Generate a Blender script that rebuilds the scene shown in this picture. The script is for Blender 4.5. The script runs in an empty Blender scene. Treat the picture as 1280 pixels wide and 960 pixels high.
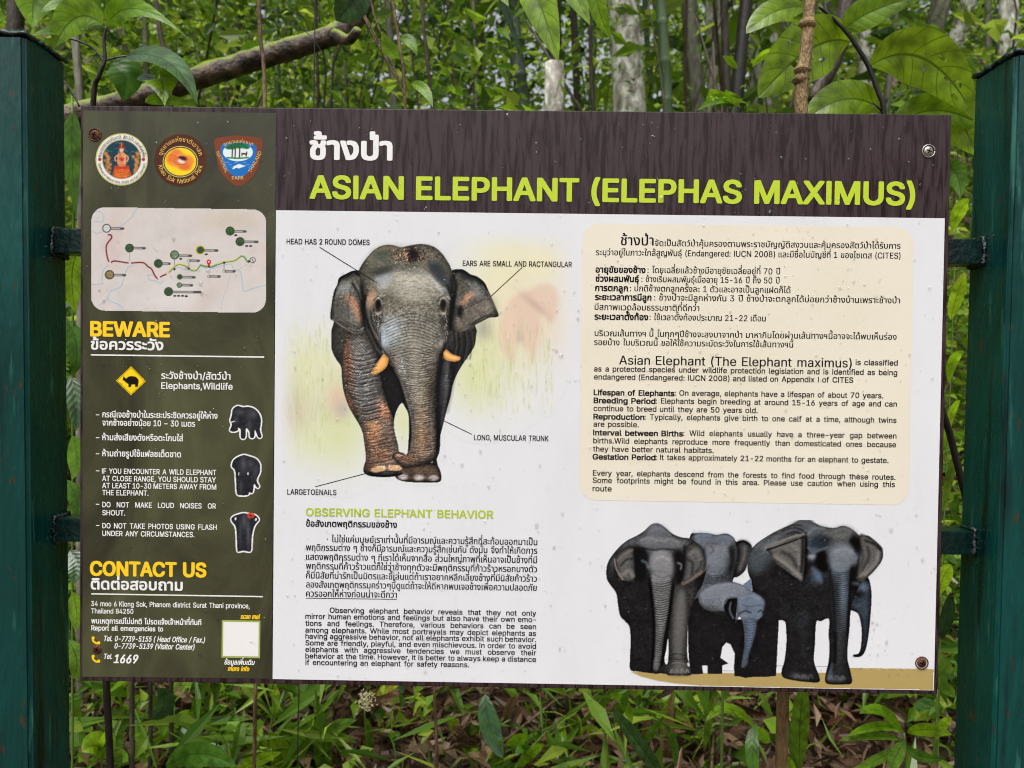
import bpy, bmesh, math, random
import numpy as np
from mathutils import Vector, Matrix, Euler

# ------------------------------------------------------------------ camera, sky, sun, exposure
SC = bpy.context.scene
COL = SC.collection
BZ = 1.40                                   # height of the board centre above the ground
FPX = 962.0                                 # focal length in photo pixels (1280 wide)
CAM_LOC = (0.0091, -1.0678, 0.0449 + BZ)
CAM_ROT = (math.pi/2 - 0.0199, -0.0129, 0.0073)
cd = bpy.data.cameras.new('camera')
cd.sensor_width = 36; cd.lens = 36*FPX/1280; cd.clip_start = 0.02; cd.clip_end = 600
cd.dof.use_dof = True; cd.dof.focus_distance = 1.075; cd.dof.aperture_fstop = 7.5
cam = bpy.data.objects.new('camera', cd); COL.objects.link(cam)
cam.location = CAM_LOC; cam.rotation_euler = CAM_ROT
SC.camera = cam

SUN_EL, SUN_AZ = math.radians(66), math.radians(200)   # azimuth from +Y clockwise: the sun stands behind the viewer
w = bpy.data.worlds.new('World'); SC.world = w; w.use_nodes = True
nt = w.node_tree; bg = nt.nodes['Background']
sky = nt.nodes.new('ShaderNodeTexSky'); sky.sky_type = 'NISHITA'; sky.sun_disc = False
sky.sun_elevation = SUN_EL; sky.sun_rotation = SUN_AZ; sky.dust_density = 6; sky.air_density = 1.0
hs = nt.nodes.new('ShaderNodeHueSaturation'); hs.inputs['Saturation'].default_value = 0.22
nt.links.new(sky.outputs[0], hs.inputs['Color']); nt.links.new(hs.outputs[0], bg.inputs[0])
bg.inputs[1].default_value = 0.12
sd = bpy.data.lights.new('sun', 'SUN'); sd.energy = 1.5; sd.angle = math.radians(40); sd.color = (1, .985, .955)
sun = bpy.data.objects.new('sun', sd); COL.objects.link(sun)
dv = Vector((math.sin(SUN_AZ)*math.cos(SUN_EL), math.cos(SUN_AZ)*math.cos(SUN_EL), math.sin(SUN_EL)))
sun.rotation_euler = dv.to_track_quat('Z', 'Y').to_euler(); sun.location = (0, -5, 12)
SC.view_settings.view_transform = 'Standard'; SC.view_settings.look = 'None'
SC.view_settings.gamma = 1; SC.view_settings.use_curve_mapping = False
SC.view_settings.exposure = 0.63
SC.cycles.pixel_filter_type = 'BLACKMAN_HARRIS'; SC.cycles.filter_width = 1.05
SC.cycles.max_bounces = 8; SC.cycles.transparent_max_bounces = 12

# ------------------------------------------------------------------ helpers
RM = np.array(Euler(CAM_ROT).to_matrix()); CL = np.array(CAM_LOC)
def pix(px, py, Y):
    """world points on the vertical plane y=Y seen at photo pixels (px,py)"""
    px = np.asarray(px, float); py = np.asarray(py, float)
    d = np.stack([(px-640)/FPX, -(py-480)/FPX, -np.ones_like(px+py)], -1) @ RM.T
    t = (Y-CL[1])/d[..., 1]
    return CL + d*t[..., None]
def V(px, py, Y): return Vector(pix(px, py, Y).tolist())
def s2l(c):
    c = np.asarray(c, float)
    return np.where(c <= .04045, c/12.92, ((c+.055)/1.055)**2.4)
def rgb(r, g, b, k=1): return tuple((s2l(np.array((r, g, b))/255)*k).tolist()) + (1,)

def tag(o, label=None, cat=None, group=None, kind=None):
    if label: o['label'] = label
    if cat: o['category'] = cat
    if group: o['group'] = group
    if kind: o['kind'] = kind
    return o
def empty(name, loc=(0, 0, 0), **k):
    o = bpy.data.objects.new(name, None); COL.objects.link(o); o.location = loc; o.empty_display_size = .05
    return tag(o, **k)
def link(name, me, mat=None, parent=None, **k):
    o = bpy.data.objects.new(name, me); COL.objects.link(o)
    if mat and not me.materials: me.materials.append(mat)
    if parent:
        o.parent = parent
        if parent.type == 'EMPTY': o.matrix_parent_inverse = Matrix.Translation(-parent.location)
    return tag(o, **k)
def mesh(name, verts, faces, smooth=False, uv=None):
    me = bpy.data.meshes.new(name)
    verts = np.asarray(verts, np.float32).reshape(-1, 3)
    if isinstance(faces, np.ndarray):
        n, k = faces.shape
        me.vertices.add(len(verts)); me.vertices.foreach_set('co', verts.ravel())
        me.loops.add(n*k); me.loops.foreach_set('vertex_index', faces.astype(np.int32).ravel())
        me.polygons.add(n); me.polygons.foreach_set('loop_start', np.arange(0, n*k, k, dtype=np.int32))
        me.polygons.foreach_set('use_smooth', np.full(n, smooth))
        me.update(calc_edges=True)
    else:
        me.from_pydata(verts.tolist(), [], faces)
        if smooth: me.polygons.foreach_set('use_smooth', [True]*len(me.polygons))
        me.update()
    if uv is not None:
        ul = me.uv_layers.new(name='UVMap')
        idx = np.zeros(len(me.loops), np.int32); me.loops.foreach_get('vertex_index', idx)
        ul.data.foreach_set('uv', np.asarray(uv, np.float32)[idx].ravel())
    return me
def box(bm, lo, hi, bev=0):
    r = bmesh.ops.create_cube(bm, size=1)['verts']
    for v in r:
        v.co = Vector([lo[i]+(v.co[i]+.5)*(hi[i]-lo[i]) for i in range(3)])
    if bev:
        es = list({e for v in r for e in v.link_edges})
        bmesh.ops.bevel(bm, geom=es, offset=bev, segments=2, affect='EDGES', profile=.7)
def bm_mesh(name, bm, smooth=False):
    me = bpy.data.meshes.new(name); bm.to_mesh(me); bm.free()
    if smooth: me.polygons.foreach_set('use_smooth', [True]*len(me.polygons))
    return me
def tube(pts, radii, seg=10, rough=0, rng=None, cap=True):
    """returns verts, faces of a tapered tube through pts"""
    pts = [Vector(p) for p in pts]; vs = []; fs = []
    n = len(pts); up = None
    for i, p in enumerate(pts):
        t = (pts[min(i+1, n-1)]-pts[max(i-1, 0)]).normalized()
        if up is None: up = t.orthogonal().normalized()
        up = (up - t*up.dot(t)).normalized(); sdv = t.cross(up)
        r = radii[i] if hasattr(radii, '__len__') else radii
        for k in range(seg):
            a = 2*math.pi*k/seg
            rr = r*(1+(rng.uniform(-rough, rough) if rough else 0))
            vs.append(p+(up*math.cos(a)+sdv*math.sin(a))*rr)
    for i in range(n-1):
        for k in range(seg):
            a, b = i*seg+k, i*seg+(k+1) % seg
            fs.append((a, b, b+seg, a+seg))
    if cap: fs.append(tuple(range(seg))[::-1]); fs.append(tuple(range((n-1)*seg, n*seg)))
    return vs, fs
def join(parts):
    vs, fs = [], []
    for v, f in parts:
        o = len(vs); vs += list(v); fs += [tuple(i+o for i in q) for q in f]
    return vs, fs
def resample(pts, n):
    """catmull-rom through 3D points"""
    P = [Vector(p) for p in pts]; P = [P[0]*2-P[1]]+P+[P[-1]*2-P[-2]]; out = []
    m = len(P)-3
    for i in range(n):
        t = i/(n-1)*m; k = min(int(t), m-1); t -= k
        a, b, c, d = P[k:k+4]
        out.append(0.5*((2*b)+(c-a)*t+(2*a-5*b+4*c-d)*t*t+(3*b-a-3*c+d)*t**3))
    return out

# ------------------------------------------------------------------ materials
def newmat(name):
    m = bpy.data.materials.new(name); m.use_nodes = True
    return m, m.node_tree, m.node_tree.nodes['Principled BSDF']
def N(nt, t, **k):
    n = nt.nodes.new(t)
    for a, v in k.items(): setattr(n, a, v)
    return n
def simple(name, col, rough=.5, metal=0, spec=.5, coat=0):
    m, nt, b = newmat(name)
    b.inputs['Base Color'].default_value = col; b.inputs['Roughness'].default_value = rough
    b.inputs['Metallic'].default_value = metal; b.inputs['Specular IOR Level'].default_value = spec
    b.inputs['Coat Weight'].default_value = coat; b.inputs['Coat Roughness'].default_value = .1
    return m
def noisy(name, cols, scale=(4, 4, 4), rough=(.4, .6), bump=.0, bscale=None, detail=6, dist=.0, spec=.5, pos=None, coat=0, metal=0):
    m, nt, b = newmat(name)
    tc = N(nt, 'ShaderNodeTexCoord'); mp = N(nt, 'ShaderNodeMapping'); mp.inputs['Scale'].default_value = scale
    no = N(nt, 'ShaderNodeTexNoise'); no.inputs['Scale'].default_value = 1; no.inputs['Detail'].default_value = detail
    no.inputs['Roughness'].default_value = .6; no.inputs['Distortion'].default_value = dist
    nt.links.new(tc.outputs['Object'], mp.inputs[0]); nt.links.new(mp.outputs[0], no.inputs['Vector'])
    cr = N(nt, 'ShaderNodeValToRGB'); e = cr.color_ramp.elements
    pos = pos or [.3+.4*i/(len(cols)-1) for i in range(len(cols))]
    e[0].color = cols[0]; e[0].position = pos[0]; e[1].color = cols[-1]; e[1].position = pos[-1]
    for p, c in zip(pos[1:-1], cols[1:-1]): x = e.new(p); x.color = c
    nt.links.new(no.outputs[0], cr.inputs[0]); nt.links.new(cr.outputs[0], b.inputs['Base Color'])
    mr = N(nt, 'ShaderNodeMapRange'); mr.inputs[3].default_value = rough[0]; mr.inputs[4].default_value = rough[1]
    mr.inputs[1].default_value = .3; mr.inputs[2].default_value = .7
    nt.links.new(no.outputs[0], mr.inputs[0]); nt.links.new(mr.outputs[0], b.inputs['Roughness'])
    b.inputs['Specular IOR Level'].default_value = spec; b.inputs['Coat Weight'].default_value = coat
    b.inputs['Coat Roughness'].default_value = .12; b.inputs['Metallic'].default_value = metal
    if bump:
        n2 = N(nt, 'ShaderNodeTexNoise'); n2.inputs['Scale'].default_value = 1; n2.inputs['Detail'].default_value = 5
        m2 = N(nt, 'ShaderNodeMapping'); m2.inputs['Scale'].default_value = bscale or scale
        nt.links.new(tc.outputs['Object'], m2.inputs[0]); nt.links.new(m2.outputs[0], n2.inputs['Vector'])
        bp = N(nt, 'ShaderNodeBump'); bp.inputs['Strength'].default_value = bump; bp.inputs['Distance'].default_value = .01
        nt.links.new(n2.outputs[0], bp.inputs['Height']); nt.links.new(bp.outputs[0], b.inputs['Normal'])
    return m
def weathered(nt, sock, b, lo=.955, hi=1.01):
    """slight uneven fading and grime over the print, the same on every layer of the board"""
    tc = N(nt, 'ShaderNodeTexCoord'); mp = N(nt, 'ShaderNodeMapping'); mp.inputs['Scale'].default_value = (9, 9, 3.5)
    no = N(nt, 'ShaderNodeTexNoise'); no.inputs['Scale'].default_value = 1; no.inputs['Detail'].default_value = 9; no.inputs['Roughness'].default_value = .62
    nt.links.new(tc.outputs['Object'], mp.inputs[0]); nt.links.new(mp.outputs[0], no.inputs['Vector'])
    mr = N(nt, 'ShaderNodeMapRange'); mr.inputs[1].default_value = .3; mr.inputs[2].default_value = .62; mr.inputs[3].default_value = lo; mr.inputs[4].default_value = hi
    nt.links.new(no.outputs[0], mr.inputs[0]); hv = N(nt, 'ShaderNodeHueSaturation'); nt.links.new(mr.outputs[0], hv.inputs['Value'])
    if hasattr(sock, 'links'): nt.links.new(sock, hv.inputs['Color'])
    else: hv.inputs['Color'].default_value = sock
    nt.links.new(hv.outputs[0], b.inputs['Base Color'])
    r2 = N(nt, 'ShaderNodeMapRange'); r2.inputs[1].default_value = .35; r2.inputs[2].default_value = .65; r2.inputs[3].default_value = .2; r2.inputs[4].default_value = .45
    nt.links.new(no.outputs[0], r2.inputs[0]); nt.links.new(r2.outputs[0], b.inputs['Roughness'])
def printmat(name, rough=.38):
    m, nt, b = newmat(name)
    a = N(nt, 'ShaderNodeAttribute', attribute_name='Col'); weathered(nt, a.outputs['Color'], b)
    b.inputs['Specular IOR Level'].default_value = .16
    return m
def leafmat(name, cols, trans=.35, rough=.32, veins=True, spec=.5):
    """wet leaf: colour per leaf, glossy top, light coming through; veins from the leaf's own uv"""
    m, nt, b = newmat(name); L = nt.links
    g = N(nt, 'ShaderNodeNewGeometry'); oi = N(nt, 'ShaderNodeObjectInfo')
    ad = N(nt, 'ShaderNodeMath', operation='ADD'); L.new(g.outputs['Random Per Island'], ad.inputs[0]); L.new(oi.outputs['Random'], ad.inputs[1])
    fr = N(nt, 'ShaderNodeMath', operation='FRACT'); L.new(ad.outputs[0], fr.inputs[0])
    cr = N(nt, 'ShaderNodeValToRGB'); e = cr.color_ramp.elements
    e[0].color = cols[0]; e[1].color = cols[-1]
    for i, c in enumerate(cols[1:-1]): x = e.new((i+1)/(len(cols)-1)); x.color = c
    L.new(fr.outputs[0], cr.inputs[0]); colout = cr.outputs[0]
    if veins:
        n9 = N(nt, 'ShaderNodeTexNoise'); n9.inputs['Scale'].default_value = 38; n9.inputs['Detail'].default_value = 6; t9 = N(nt, 'ShaderNodeTexCoord'); L.new(t9.outputs['Object'], n9.inputs['Vector'])
        m9 = N(nt, 'ShaderNodeMapRange'); L.new(n9.outputs[0], m9.inputs[0]); m9.inputs[1].default_value = .3; m9.inputs[2].default_value = .7; m9.inputs[3].default_value = .5; m9.inputs[4].default_value = 1.45
        h9 = N(nt, 'ShaderNodeHueSaturation'); L.new(m9.outputs[0], h9.inputs['Value']); L.new(colout, h9.inputs['Color']); colout = h9.outputs[0]
        uv = N(nt, 'ShaderNodeUVMap'); sp = N(nt, 'ShaderNodeSeparateXYZ'); L.new(uv.outputs[0], sp.inputs[0])
        ab = N(nt, 'ShaderNodeMath', operation='ABSOLUTE'); L.new(sp.outputs[1], ab.inputs[0])
        m1 = N(nt, 'ShaderNodeMath', operation='MULTIPLY_ADD'); L.new(ab.outputs[0], m1.inputs[0]); m1.inputs[1].default_value = -.16; L.new(sp.outputs[0], m1.inputs[2])
        m2 = N(nt, 'ShaderNodeMath', operation='MULTIPLY'); L.new(m1.outputs[0], m2.inputs[0]); m2.inputs[1].default_value = 8
        f2 = N(nt, 'ShaderNodeMath', operation='PINGPONG'); L.new(m2.outputs[0], f2.inputs[0]); f2.inputs[1].default_value = .5
        r1 = N(nt, 'ShaderNodeMapRange'); L.new(f2.outputs[0], r1.inputs[0]); r1.inputs[1].default_value = 0; r1.inputs[2].default_value = .06
        r2 = N(nt, 'ShaderNodeMapRange'); L.new(ab.outputs[0], r2.inputs[0]); r2.inputs[1].default_value = .02; r2.inputs[2].default_value = .07
        mn = N(nt, 'ShaderNodeMath', operation='MINIMUM'); L.new(r1.outputs[0], mn.inputs[0]); L.new(r2.outputs[0], mn.inputs[1])
        mx = N(nt, 'ShaderNodeMix', data_type='RGBA'); L.new(mn.outputs[0], mx.inputs['Factor'])
        mx.inputs['A'].default_value = tuple(c*.55 for c in cols[0][:3])+(1,); L.new(colout, mx.inputs['B']); colout = mx.outputs['Result']
        no = N(nt, 'ShaderNodeTexNoise'); no.inputs['Scale'].default_value = 60; tc = N(nt, 'ShaderNodeTexCoord'); L.new(tc.outputs['Object'], no.inputs['Vector'])
        a3 = N(nt, 'ShaderNodeMath', operation='MULTIPLY_ADD'); L.new(no.outputs[0], a3.inputs[0]); a3.inputs[1].default_value = .3; L.new(f2.outputs[0], a3.inputs[2])
        bp = N(nt, 'ShaderNodeBump'); bp.inputs['Strength'].default_value = .35; bp.inputs['Distance'].default_value = .0015
        L.new(a3.outputs[0], bp.inputs['Height']); L.new(bp.outputs[0], b.inputs['Normal'])
    L.new(colout, b.inputs['Base Color']); b.inputs['Roughness'].default_value = rough; b.inputs['Specular IOR Level'].default_value = spec
    tr = N(nt, 'ShaderNodeBsdfTranslucent')
    hs = N(nt, 'ShaderNodeHueSaturation'); hs.inputs['Hue'].default_value = .485; hs.inputs['Value'].default_value = 1.7; L.new(colout, hs.inputs['Color']); L.new(hs.outputs[0], tr.inputs[0])
    ms = N(nt, 'ShaderNodeMixShader'); ms.inputs[0].default_value = trans
    L.new(b.outputs[0], ms.inputs[1]); L.new(tr.outputs[0], ms.inputs[2]); L.new(ms.outputs[0], nt.nodes['Material Output'].inputs[0])
    return m

M = {}
M['board'] = noisy('wet_brown_board', [rgb(32, 16, 18), rgb(45, 28, 31), rgb(59, 45, 48)], (150, 1, 15), (.15, .5), .0, dist=.5, spec=.4, pos=[.40, .46, .54], detail=8)
M['lit_board_edge'] = simple('lit_board_edge', rgb(150, 150, 145), .4)  # light catching the top and right edges is painted in as pale grey
M['board_back'] = simple('board_back', rgb(90, 85, 80), .5)
M['olive'] = noisy('olive_panel', [rgb(45, 43, 33), rgb(66, 67, 46), rgb(84, 87, 58)], (7, 1, 3), (.15, .42), .0, dist=1.2, detail=9, spec=.45)
M['white'], nt_, b_ = newmat('white_panel'); weathered(nt_, rgb(228, 230, 233), b_); b_.inputs['Specular IOR Level'].default_value = .16
M['cream'] = noisy('cream_box', [rgb(230, 223, 202), rgb(236, 230, 213)], (5, 5, 5), (.4, .5), spec=.3)
M['black'] = simple('black_ink', rgb(10, 9, 12), .55, spec=.15)
M['darkink'] = simple('dark_ink', rgb(34, 28, 28), .55, spec=.15)
M['whiteink'] = simple('white_ink', rgb(238, 238, 236), .5)
M['lime'] = simple('lime_ink', rgb(190, 214, 40), .5)
M['lime2'] = simple('lime_print', rgb(180, 200, 40), .5)
M['yellow'] = simple('yellow_ink', rgb(252, 208, 28), .5)
M['gold'] = simple('gold_ink', rgb(230, 190, 90), .5)
M['print'] = printmat('colour_print')
M['paint'] = noisy('green_gloss_paint', [rgb(2, 46, 43), rgb(3, 62, 58), rgb(6, 78, 73)], (14, 14, 2.2), (.16, .4), .3, (160, 160, 26), dist=.8, spec=.35, coat=.22)
def scuffs(m):
    nt = m.node_tree; b = nt.nodes['Principled BSDF']; src = b.inputs['Base Color'].links[0].from_socket; L = nt.links
    tc = N(nt, 'ShaderNodeTexCoord')
    for sc_, lo, hi, col, seed in (((90, 90, 40), .66, .70, rgb(66, 50, 34), 0), ((60, 60, 7), .62, .72, rgb(46, 104, 94), 7), ((35, 35, 2.5), .58, .70, rgb(2, 30, 28), 13)):
        mp = N(nt, 'ShaderNodeMapping'); mp.inputs['Scale'].default_value = sc_; mp.inputs['Location'].default_value = (seed, seed, seed); no = N(nt, 'ShaderNodeTexNoise'); no.inputs['Scale'].default_value = 1; no.inputs['Detail'].default_value = 6
        L.new(tc.outputs['Object'], mp.inputs[0]); L.new(mp.outputs[0], no.inputs['Vector']); mr = N(nt, 'ShaderNodeMapRange'); mr.inputs[1].default_value = lo; mr.inputs[2].default_value = hi; L.new(no.outputs[0], mr.inputs[0])
        mx = N(nt, 'ShaderNodeMix', data_type='RGBA'); L.new(mr.outputs[0], mx.inputs['Factor']); L.new(src, mx.inputs['A']); mx.inputs['B'].default_value = col; src = mx.outputs['Result']
    L.new(src, b.inputs['Base Color'])
scuffs(M['paint'])
M['rail'] = noisy('shaded_green_paint', [rgb(2, 24, 23), rgb(4, 34, 32), rgb(10, 46, 43)], (30, 30, 30), (.2, .45), .3, (120, 120, 120), spec=.35, coat=.15)  # the board's shadow on the rails is put into this darker green
M['weld'] = noisy('painted_weld', [rgb(6, 16, 16), rgb(14, 38, 36), rgb(40, 60, 58)], (120, 120, 120), (.2, .5), .6, (300, 300, 300), spec=.6, coat=.4)
M['rust'] = noisy('rusty_screw', [rgb(40, 22, 16), rgb(96, 52, 30), rgb(130, 84, 58)], (700, 700, 700), (.4, .8), .4, metal=.3)
M['steel'] = noisy('steel_screw', [rgb(150, 145, 135), rgb(205, 200, 190)], (300, 300, 300), (.25, .45), metal=.8)

# ------------------------------------------------------------------ the ground
def ground_z(x, y):
    x = np.asarray(x, float); y = np.asarray(y, float)
    s = np.clip(y-.35, 0, None)
    z = .30*np.minimum(s, 3.2) + .12*np.clip(s-3.2, 0, 14) + .45*np.clip(s-17, 0, 30)
    r = np.hypot(x, y+1)
    z = z + .35*np.clip(np.abs(x)-9, 0, 22)*(y > -60) + .3*np.clip(-y-14, 0, 30)
    z = z*np.clip((230-r)/150, 0, 1)
    return z + .03*np.sin(x*3.1+1)*np.sin(y*2.7) + .015*np.sin(x*9+2)*np.sin(y*8.3)
def gz(x, y): return float(ground_z(x, y))
g1 = np.concatenate([-np.geomspace(300, 6.3, 34), np.linspace(-6, 6, 121), np.geomspace(6.3, 300, 34)])
g2 = np.concatenate([-np.geomspace(300, 2.2, 34), np.linspace(-2, 8, 101), np.geomspace(8.3, 300, 34)])
GX, GY = np.meshgrid(g1, g2); GZ = ground_z(GX, GY)
idx = np.arange(GX.size).reshape(GX.shape)
q = np.stack([idx[:-1, :-1], idx[:-1, 1:], idx[1:, 1:], idx[1:, :-1]], -1).reshape(-1, 4)
M['soil'] = noisy('forest_soil', [rgb(38, 26, 17), rgb(66, 45, 28), rgb(96, 70, 45)], (9, 9, 9), (.6, .9), .8, (40, 40, 40))
link('ground', mesh('ground', np.stack([GX, GY, GZ], -1), q, True), M['soil'], kind='structure', label='dark forest floor rising behind the sign')

# ------------------------------------------------------------------ a small paint program for the printed pictures (flat print on the board)
rs = np.random.RandomState(7)
def blur(a, r):
    r = int(round(r))
    if r < 1: return a
    for _ in range(2):
        for ax in (0, 1):
            p = np.pad(a, [(r+1, r) if i == ax else (0, 0) for i in range(2)], mode='edge')
            c = np.cumsum(p, ax)
            n = a.shape[ax]
            hi = np.take(c, np.arange(n)+2*r+1, ax); lo = np.take(c, np.arange(n), ax)
            a = (hi-lo)/(2*r+1)
    return a
def vnoise(X, Y, s, seed):
    g = np.random.RandomState(seed).rand(64, 64)
    x, y = X/s, Y/s
    xi, yi = np.floor(x).astype(int), np.floor(y).astype(int); fx, fy = x-xi, y-yi
    fx = fx*fx*(3-2*fx); fy = fy*fy*(3-2*fy)
    a = g[yi % 64, xi % 64]; b = g[yi % 64, (xi+1) % 64]; c = g[(yi+1) % 64, xi % 64]; d = g[(yi+1) % 64, (xi+1) % 64]
    return (a*(1-fx)+b*fx)*(1-fy)+(c*(1-fx)+d*fx)*fy
def fbm(X, Y, s, seed=1, o=4):
    r = 0; t = 0
    for i in range(o):
        r = r+vnoise(X+13.7*i, Y-7.1*i, s/2**i, seed+i)*.6**i; t += .6**i
    return r/t*2-1
def smooth_poly(pts, k=4):
    P = np.array(pts, float); n = len(P); out = []
    for i in range(n):
        a, b, c, d = P[i-1], P[i], P[(i+1) % n], P[(i+2) % n]
        for j in range(k):
            t = j/k; out.append(.5*(2*b+(c-a)*t+(2*a-5*b+4*c-d)*t*t+(3*b-a-3*c+d)*t**3))
    return np.array(out)
class Canvas:
    def __init__(s, x0, y0, x1, y1, step, fn, bgc):
        s.fn = fn; s.step = step
        s.xs = np.arange(x0, x1+step/2, step); s.ys = np.arange(y0, y1+step/2, step)
        s.X, s.Y = np.meshgrid(s.xs, s.ys)
        s.C = np.ones(s.X.shape+(3,))*np.array(bgc)/255.; s.A = np.zeros(s.X.shape)
    def mask(s, pts, soft=.4, smooth=True, raw=False):
        P = np.array(pts, float) if raw else s.fn(np.array(pts, float))
        if smooth: P = smooth_poly(P)
        ss = 2; h, w = s.X.shape; m = np.zeros((h*ss, w*ss))
        x0 = s.xs[0]-s.step/4; y0 = s.ys[0]-s.step/4; d = s.step/ss
        Q = np.roll(P, -1, 0)
        r0 = max(0, int((P[:, 1].min()-y0)/d)-1); r1 = min(h*ss, int((P[:, 1].max()-y0)/d)+2)
        for r in range(r0, r1):
            y = y0+r*d
            k = (P[:, 1] <= y) != (Q[:, 1] <= y)
            if not k.any(): continue
            xc = np.sort(P[k, 0]+(y-P[k, 1])/(Q[k, 1]-P[k, 1])*(Q[k, 0]-P[k, 0]))
            for a, b in zip(xc[::2], xc[1::2]):
                i0 = int(math.ceil((a-x0)/d)); i1 = int(math.floor((b-x0)/d))+1
                if i1 > i0: m[r, max(0, i0):max(0, i1)] = 1
        m = m.reshape(h, ss, w, ss).mean((1, 3))
        return blur(m, soft/s.step) if soft > s.step else m
    def paint(s, m, col, a=1., cover=True):
        m = (m*a)[..., None]; s.C = s.C*(1-m)+m*np.array(col)/255.
        if cover: s.A = np.maximum(s.A, m[..., 0])
    def fill(s, pts, col, soft=.4, vol=0, lo=.55, hi=1.1, tex=0, ts=6, smooth=True, seed=1, a=1.):
        m = s.mask(pts, soft, smooth); c = np.array(col)/255.
        f = np.ones(m.shape)
        if vol:
            v = np.clip(blur(m, vol/s.step)*2-1, 0, 1); f = lo+(hi-lo)*v
        if tex: f = f*(1+tex*fbm(s.X, s.Y, ts, seed))
        mm = (m*a)[..., None]; s.C = s.C*(1-mm)+mm*c*f[..., None]; s.A = np.maximum(s.A, m*a)
        return m
    def blob(s, x, y, rx, ry, col, a=.6, ang=0, clip=None, k=1.):
        p = s.fn(np.array([[x, y]], float))[0]; sc = s.fn(np.array([[1., 0], [0, 0]])); sc = abs(sc[0, 0]-sc[1, 0])
        dx, dy = s.X-p[0], s.Y-p[1]; c, sn = math.cos(math.radians(ang)), math.sin(math.radians(ang))
        u = (dx*c+dy*sn)/(rx*sc); v = (-dx*sn+dy*c)/(ry*sc)
        m = np.exp(-(u*u+v*v)**k)*a
        if clip is not None: m = m*clip
        s.C = s.C*(1-m[..., None])+m[..., None]*np.array(col)/255.
        return m
    def stroke(s, pts, wd, col, a=1., soft=.5, smooth=True, clip=None, cover=False):
        P = s.fn(np.array(pts, float)); sc = s.fn(np.array([[1., 0], [0, 0]])); sc = abs(sc[0, 0]-sc[1, 0]); wd = wd*sc
        if smooth and len(P) > 2:
            Q = np.vstack([2*P[0]-P[1], P, 2*P[-1]-P[-2]]); out = []
            for i in range(len(P)-1):
                A_, B_, C_, D_ = Q[i:i+4]
                for j in range(4):
                    t = j/4; out.append(.5*(2*B_+(C_-A_)*t+(2*A_-5*B_+4*C_-D_)*t*t+(3*B_-A_-3*C_+D_)*t**3))
            P = np.array(out+[P[-1]])
        pad = wd+2*soft+1
        c0 = np.searchsorted(s.xs, P[:, 0].min()-pad); c1 = np.searchsorted(s.xs, P[:, 0].max()+pad)
        r0 = np.searchsorted(s.ys, P[:, 1].min()-pad); r1 = np.searchsorted(s.ys, P[:, 1].max()+pad)
        if c1 <= c0 or r1 <= r0: return
        X, Y = s.X[r0:r1, c0:c1], s.Y[r0:r1, c0:c1]; D = np.full(X.shape, 1e9)
        for a_, b_ in zip(P[:-1], P[1:]):
            e = b_-a_; L = max((e*e).sum(), 1e-9)
            t = np.clip(((X-a_[0])*e[0]+(Y-a_[1])*e[1])/L, 0, 1)
            D = np.minimum(D, (X-a_[0]-t*e[0])**2+(Y-a_[1]-t*e[1])**2)
        m = np.clip((wd/2+soft/2-np.sqrt(D))/soft, 0, 1)*a
        if clip is not None: m = m*clip[r0:r1, c0:c1]
        s.C[r0:r1, c0:c1] = s.C[r0:r1, c0:c1]*(1-m[..., None])+m[..., None]*np.array(col)/255.
        if cover: s.A[r0:r1, c0:c1] = np.maximum(s.A[r0:r1, c0:c1], m)
    def wrinkle(s, m, ang, period, amp, bend=0, cx=0, warp=2.5, seed=3, sharp=1.5):
        c, sn = math.cos(math.radians(ang)), math.sin(math.radians(ang))
        t = -s.X*sn+s.Y*c+bend*(s.X*c+s.Y*sn-cx)**2
        t = t+warp*fbm(s.X, s.Y, period*4, seed, 3)
        ph = t*math.pi/period
        p = (np.abs(np.sin(ph))**sharp-.6)+.35*np.sin(2*ph+.9)
        pat = np.clip(.75+1.1*fbm(s.X, s.Y, period*5, seed+5, 3), .1, 1.6)
        f = 1+amp*p*pat
        s.C = s.C*(1-m[..., None])+m[..., None]*s.C*f[..., None]
    def relief(s, m, k, sc, seed=7, sx=1., sy=1.):
        """fine skin relief lit from the upper left, as the printed photograph shows it"""
        hgt = fbm(s.X*sx, s.Y*sy, sc, seed, 4); hgt = 1-np.abs(hgt)*2
        gy, gx = np.gradient(hgt); f = 1+np.clip((gx*.6+gy)*k, -.55, .55)
        s.C = s.C*(1-m[..., None])+m[..., None]*np.clip(s.C*f[..., None], 0, 1)
    def grain(s, m, amp, sc, seed=5):
        f = 1+amp*fbm(s.X, s.Y, sc, seed, 3); s.C = s.C*(1-m[..., None])+m[..., None]*s.C*f[..., None]
    def cracks(s, m, amp, sc, seed=5, pw=7, st=1.):
        f = 0
        for i, k in enumerate((1, .5)): f = f+(1-np.abs(fbm(s.X*st, s.Y, sc*k, seed+i, 3)))**pw*(.6 if i else 1)
        f = 1-amp*f+amp*.35; s.C = s.C*(1-m[..., None])+m[..., None]*np.clip(s.C*f[..., None], 0, 1)
    def local_contrast(s, m, rads=((3, .7), (9, .5))):
        for r, k in rads:
            bl = np.stack([blur(s.C[..., i]*m, r/s.step)/np.maximum(blur(m, r/s.step), .05) for i in range(3)], -1)
            s.C = np.where(m[..., None] > .5, np.clip(s.C+(s.C-bl)*k, .02, 1), s.C)
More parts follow.
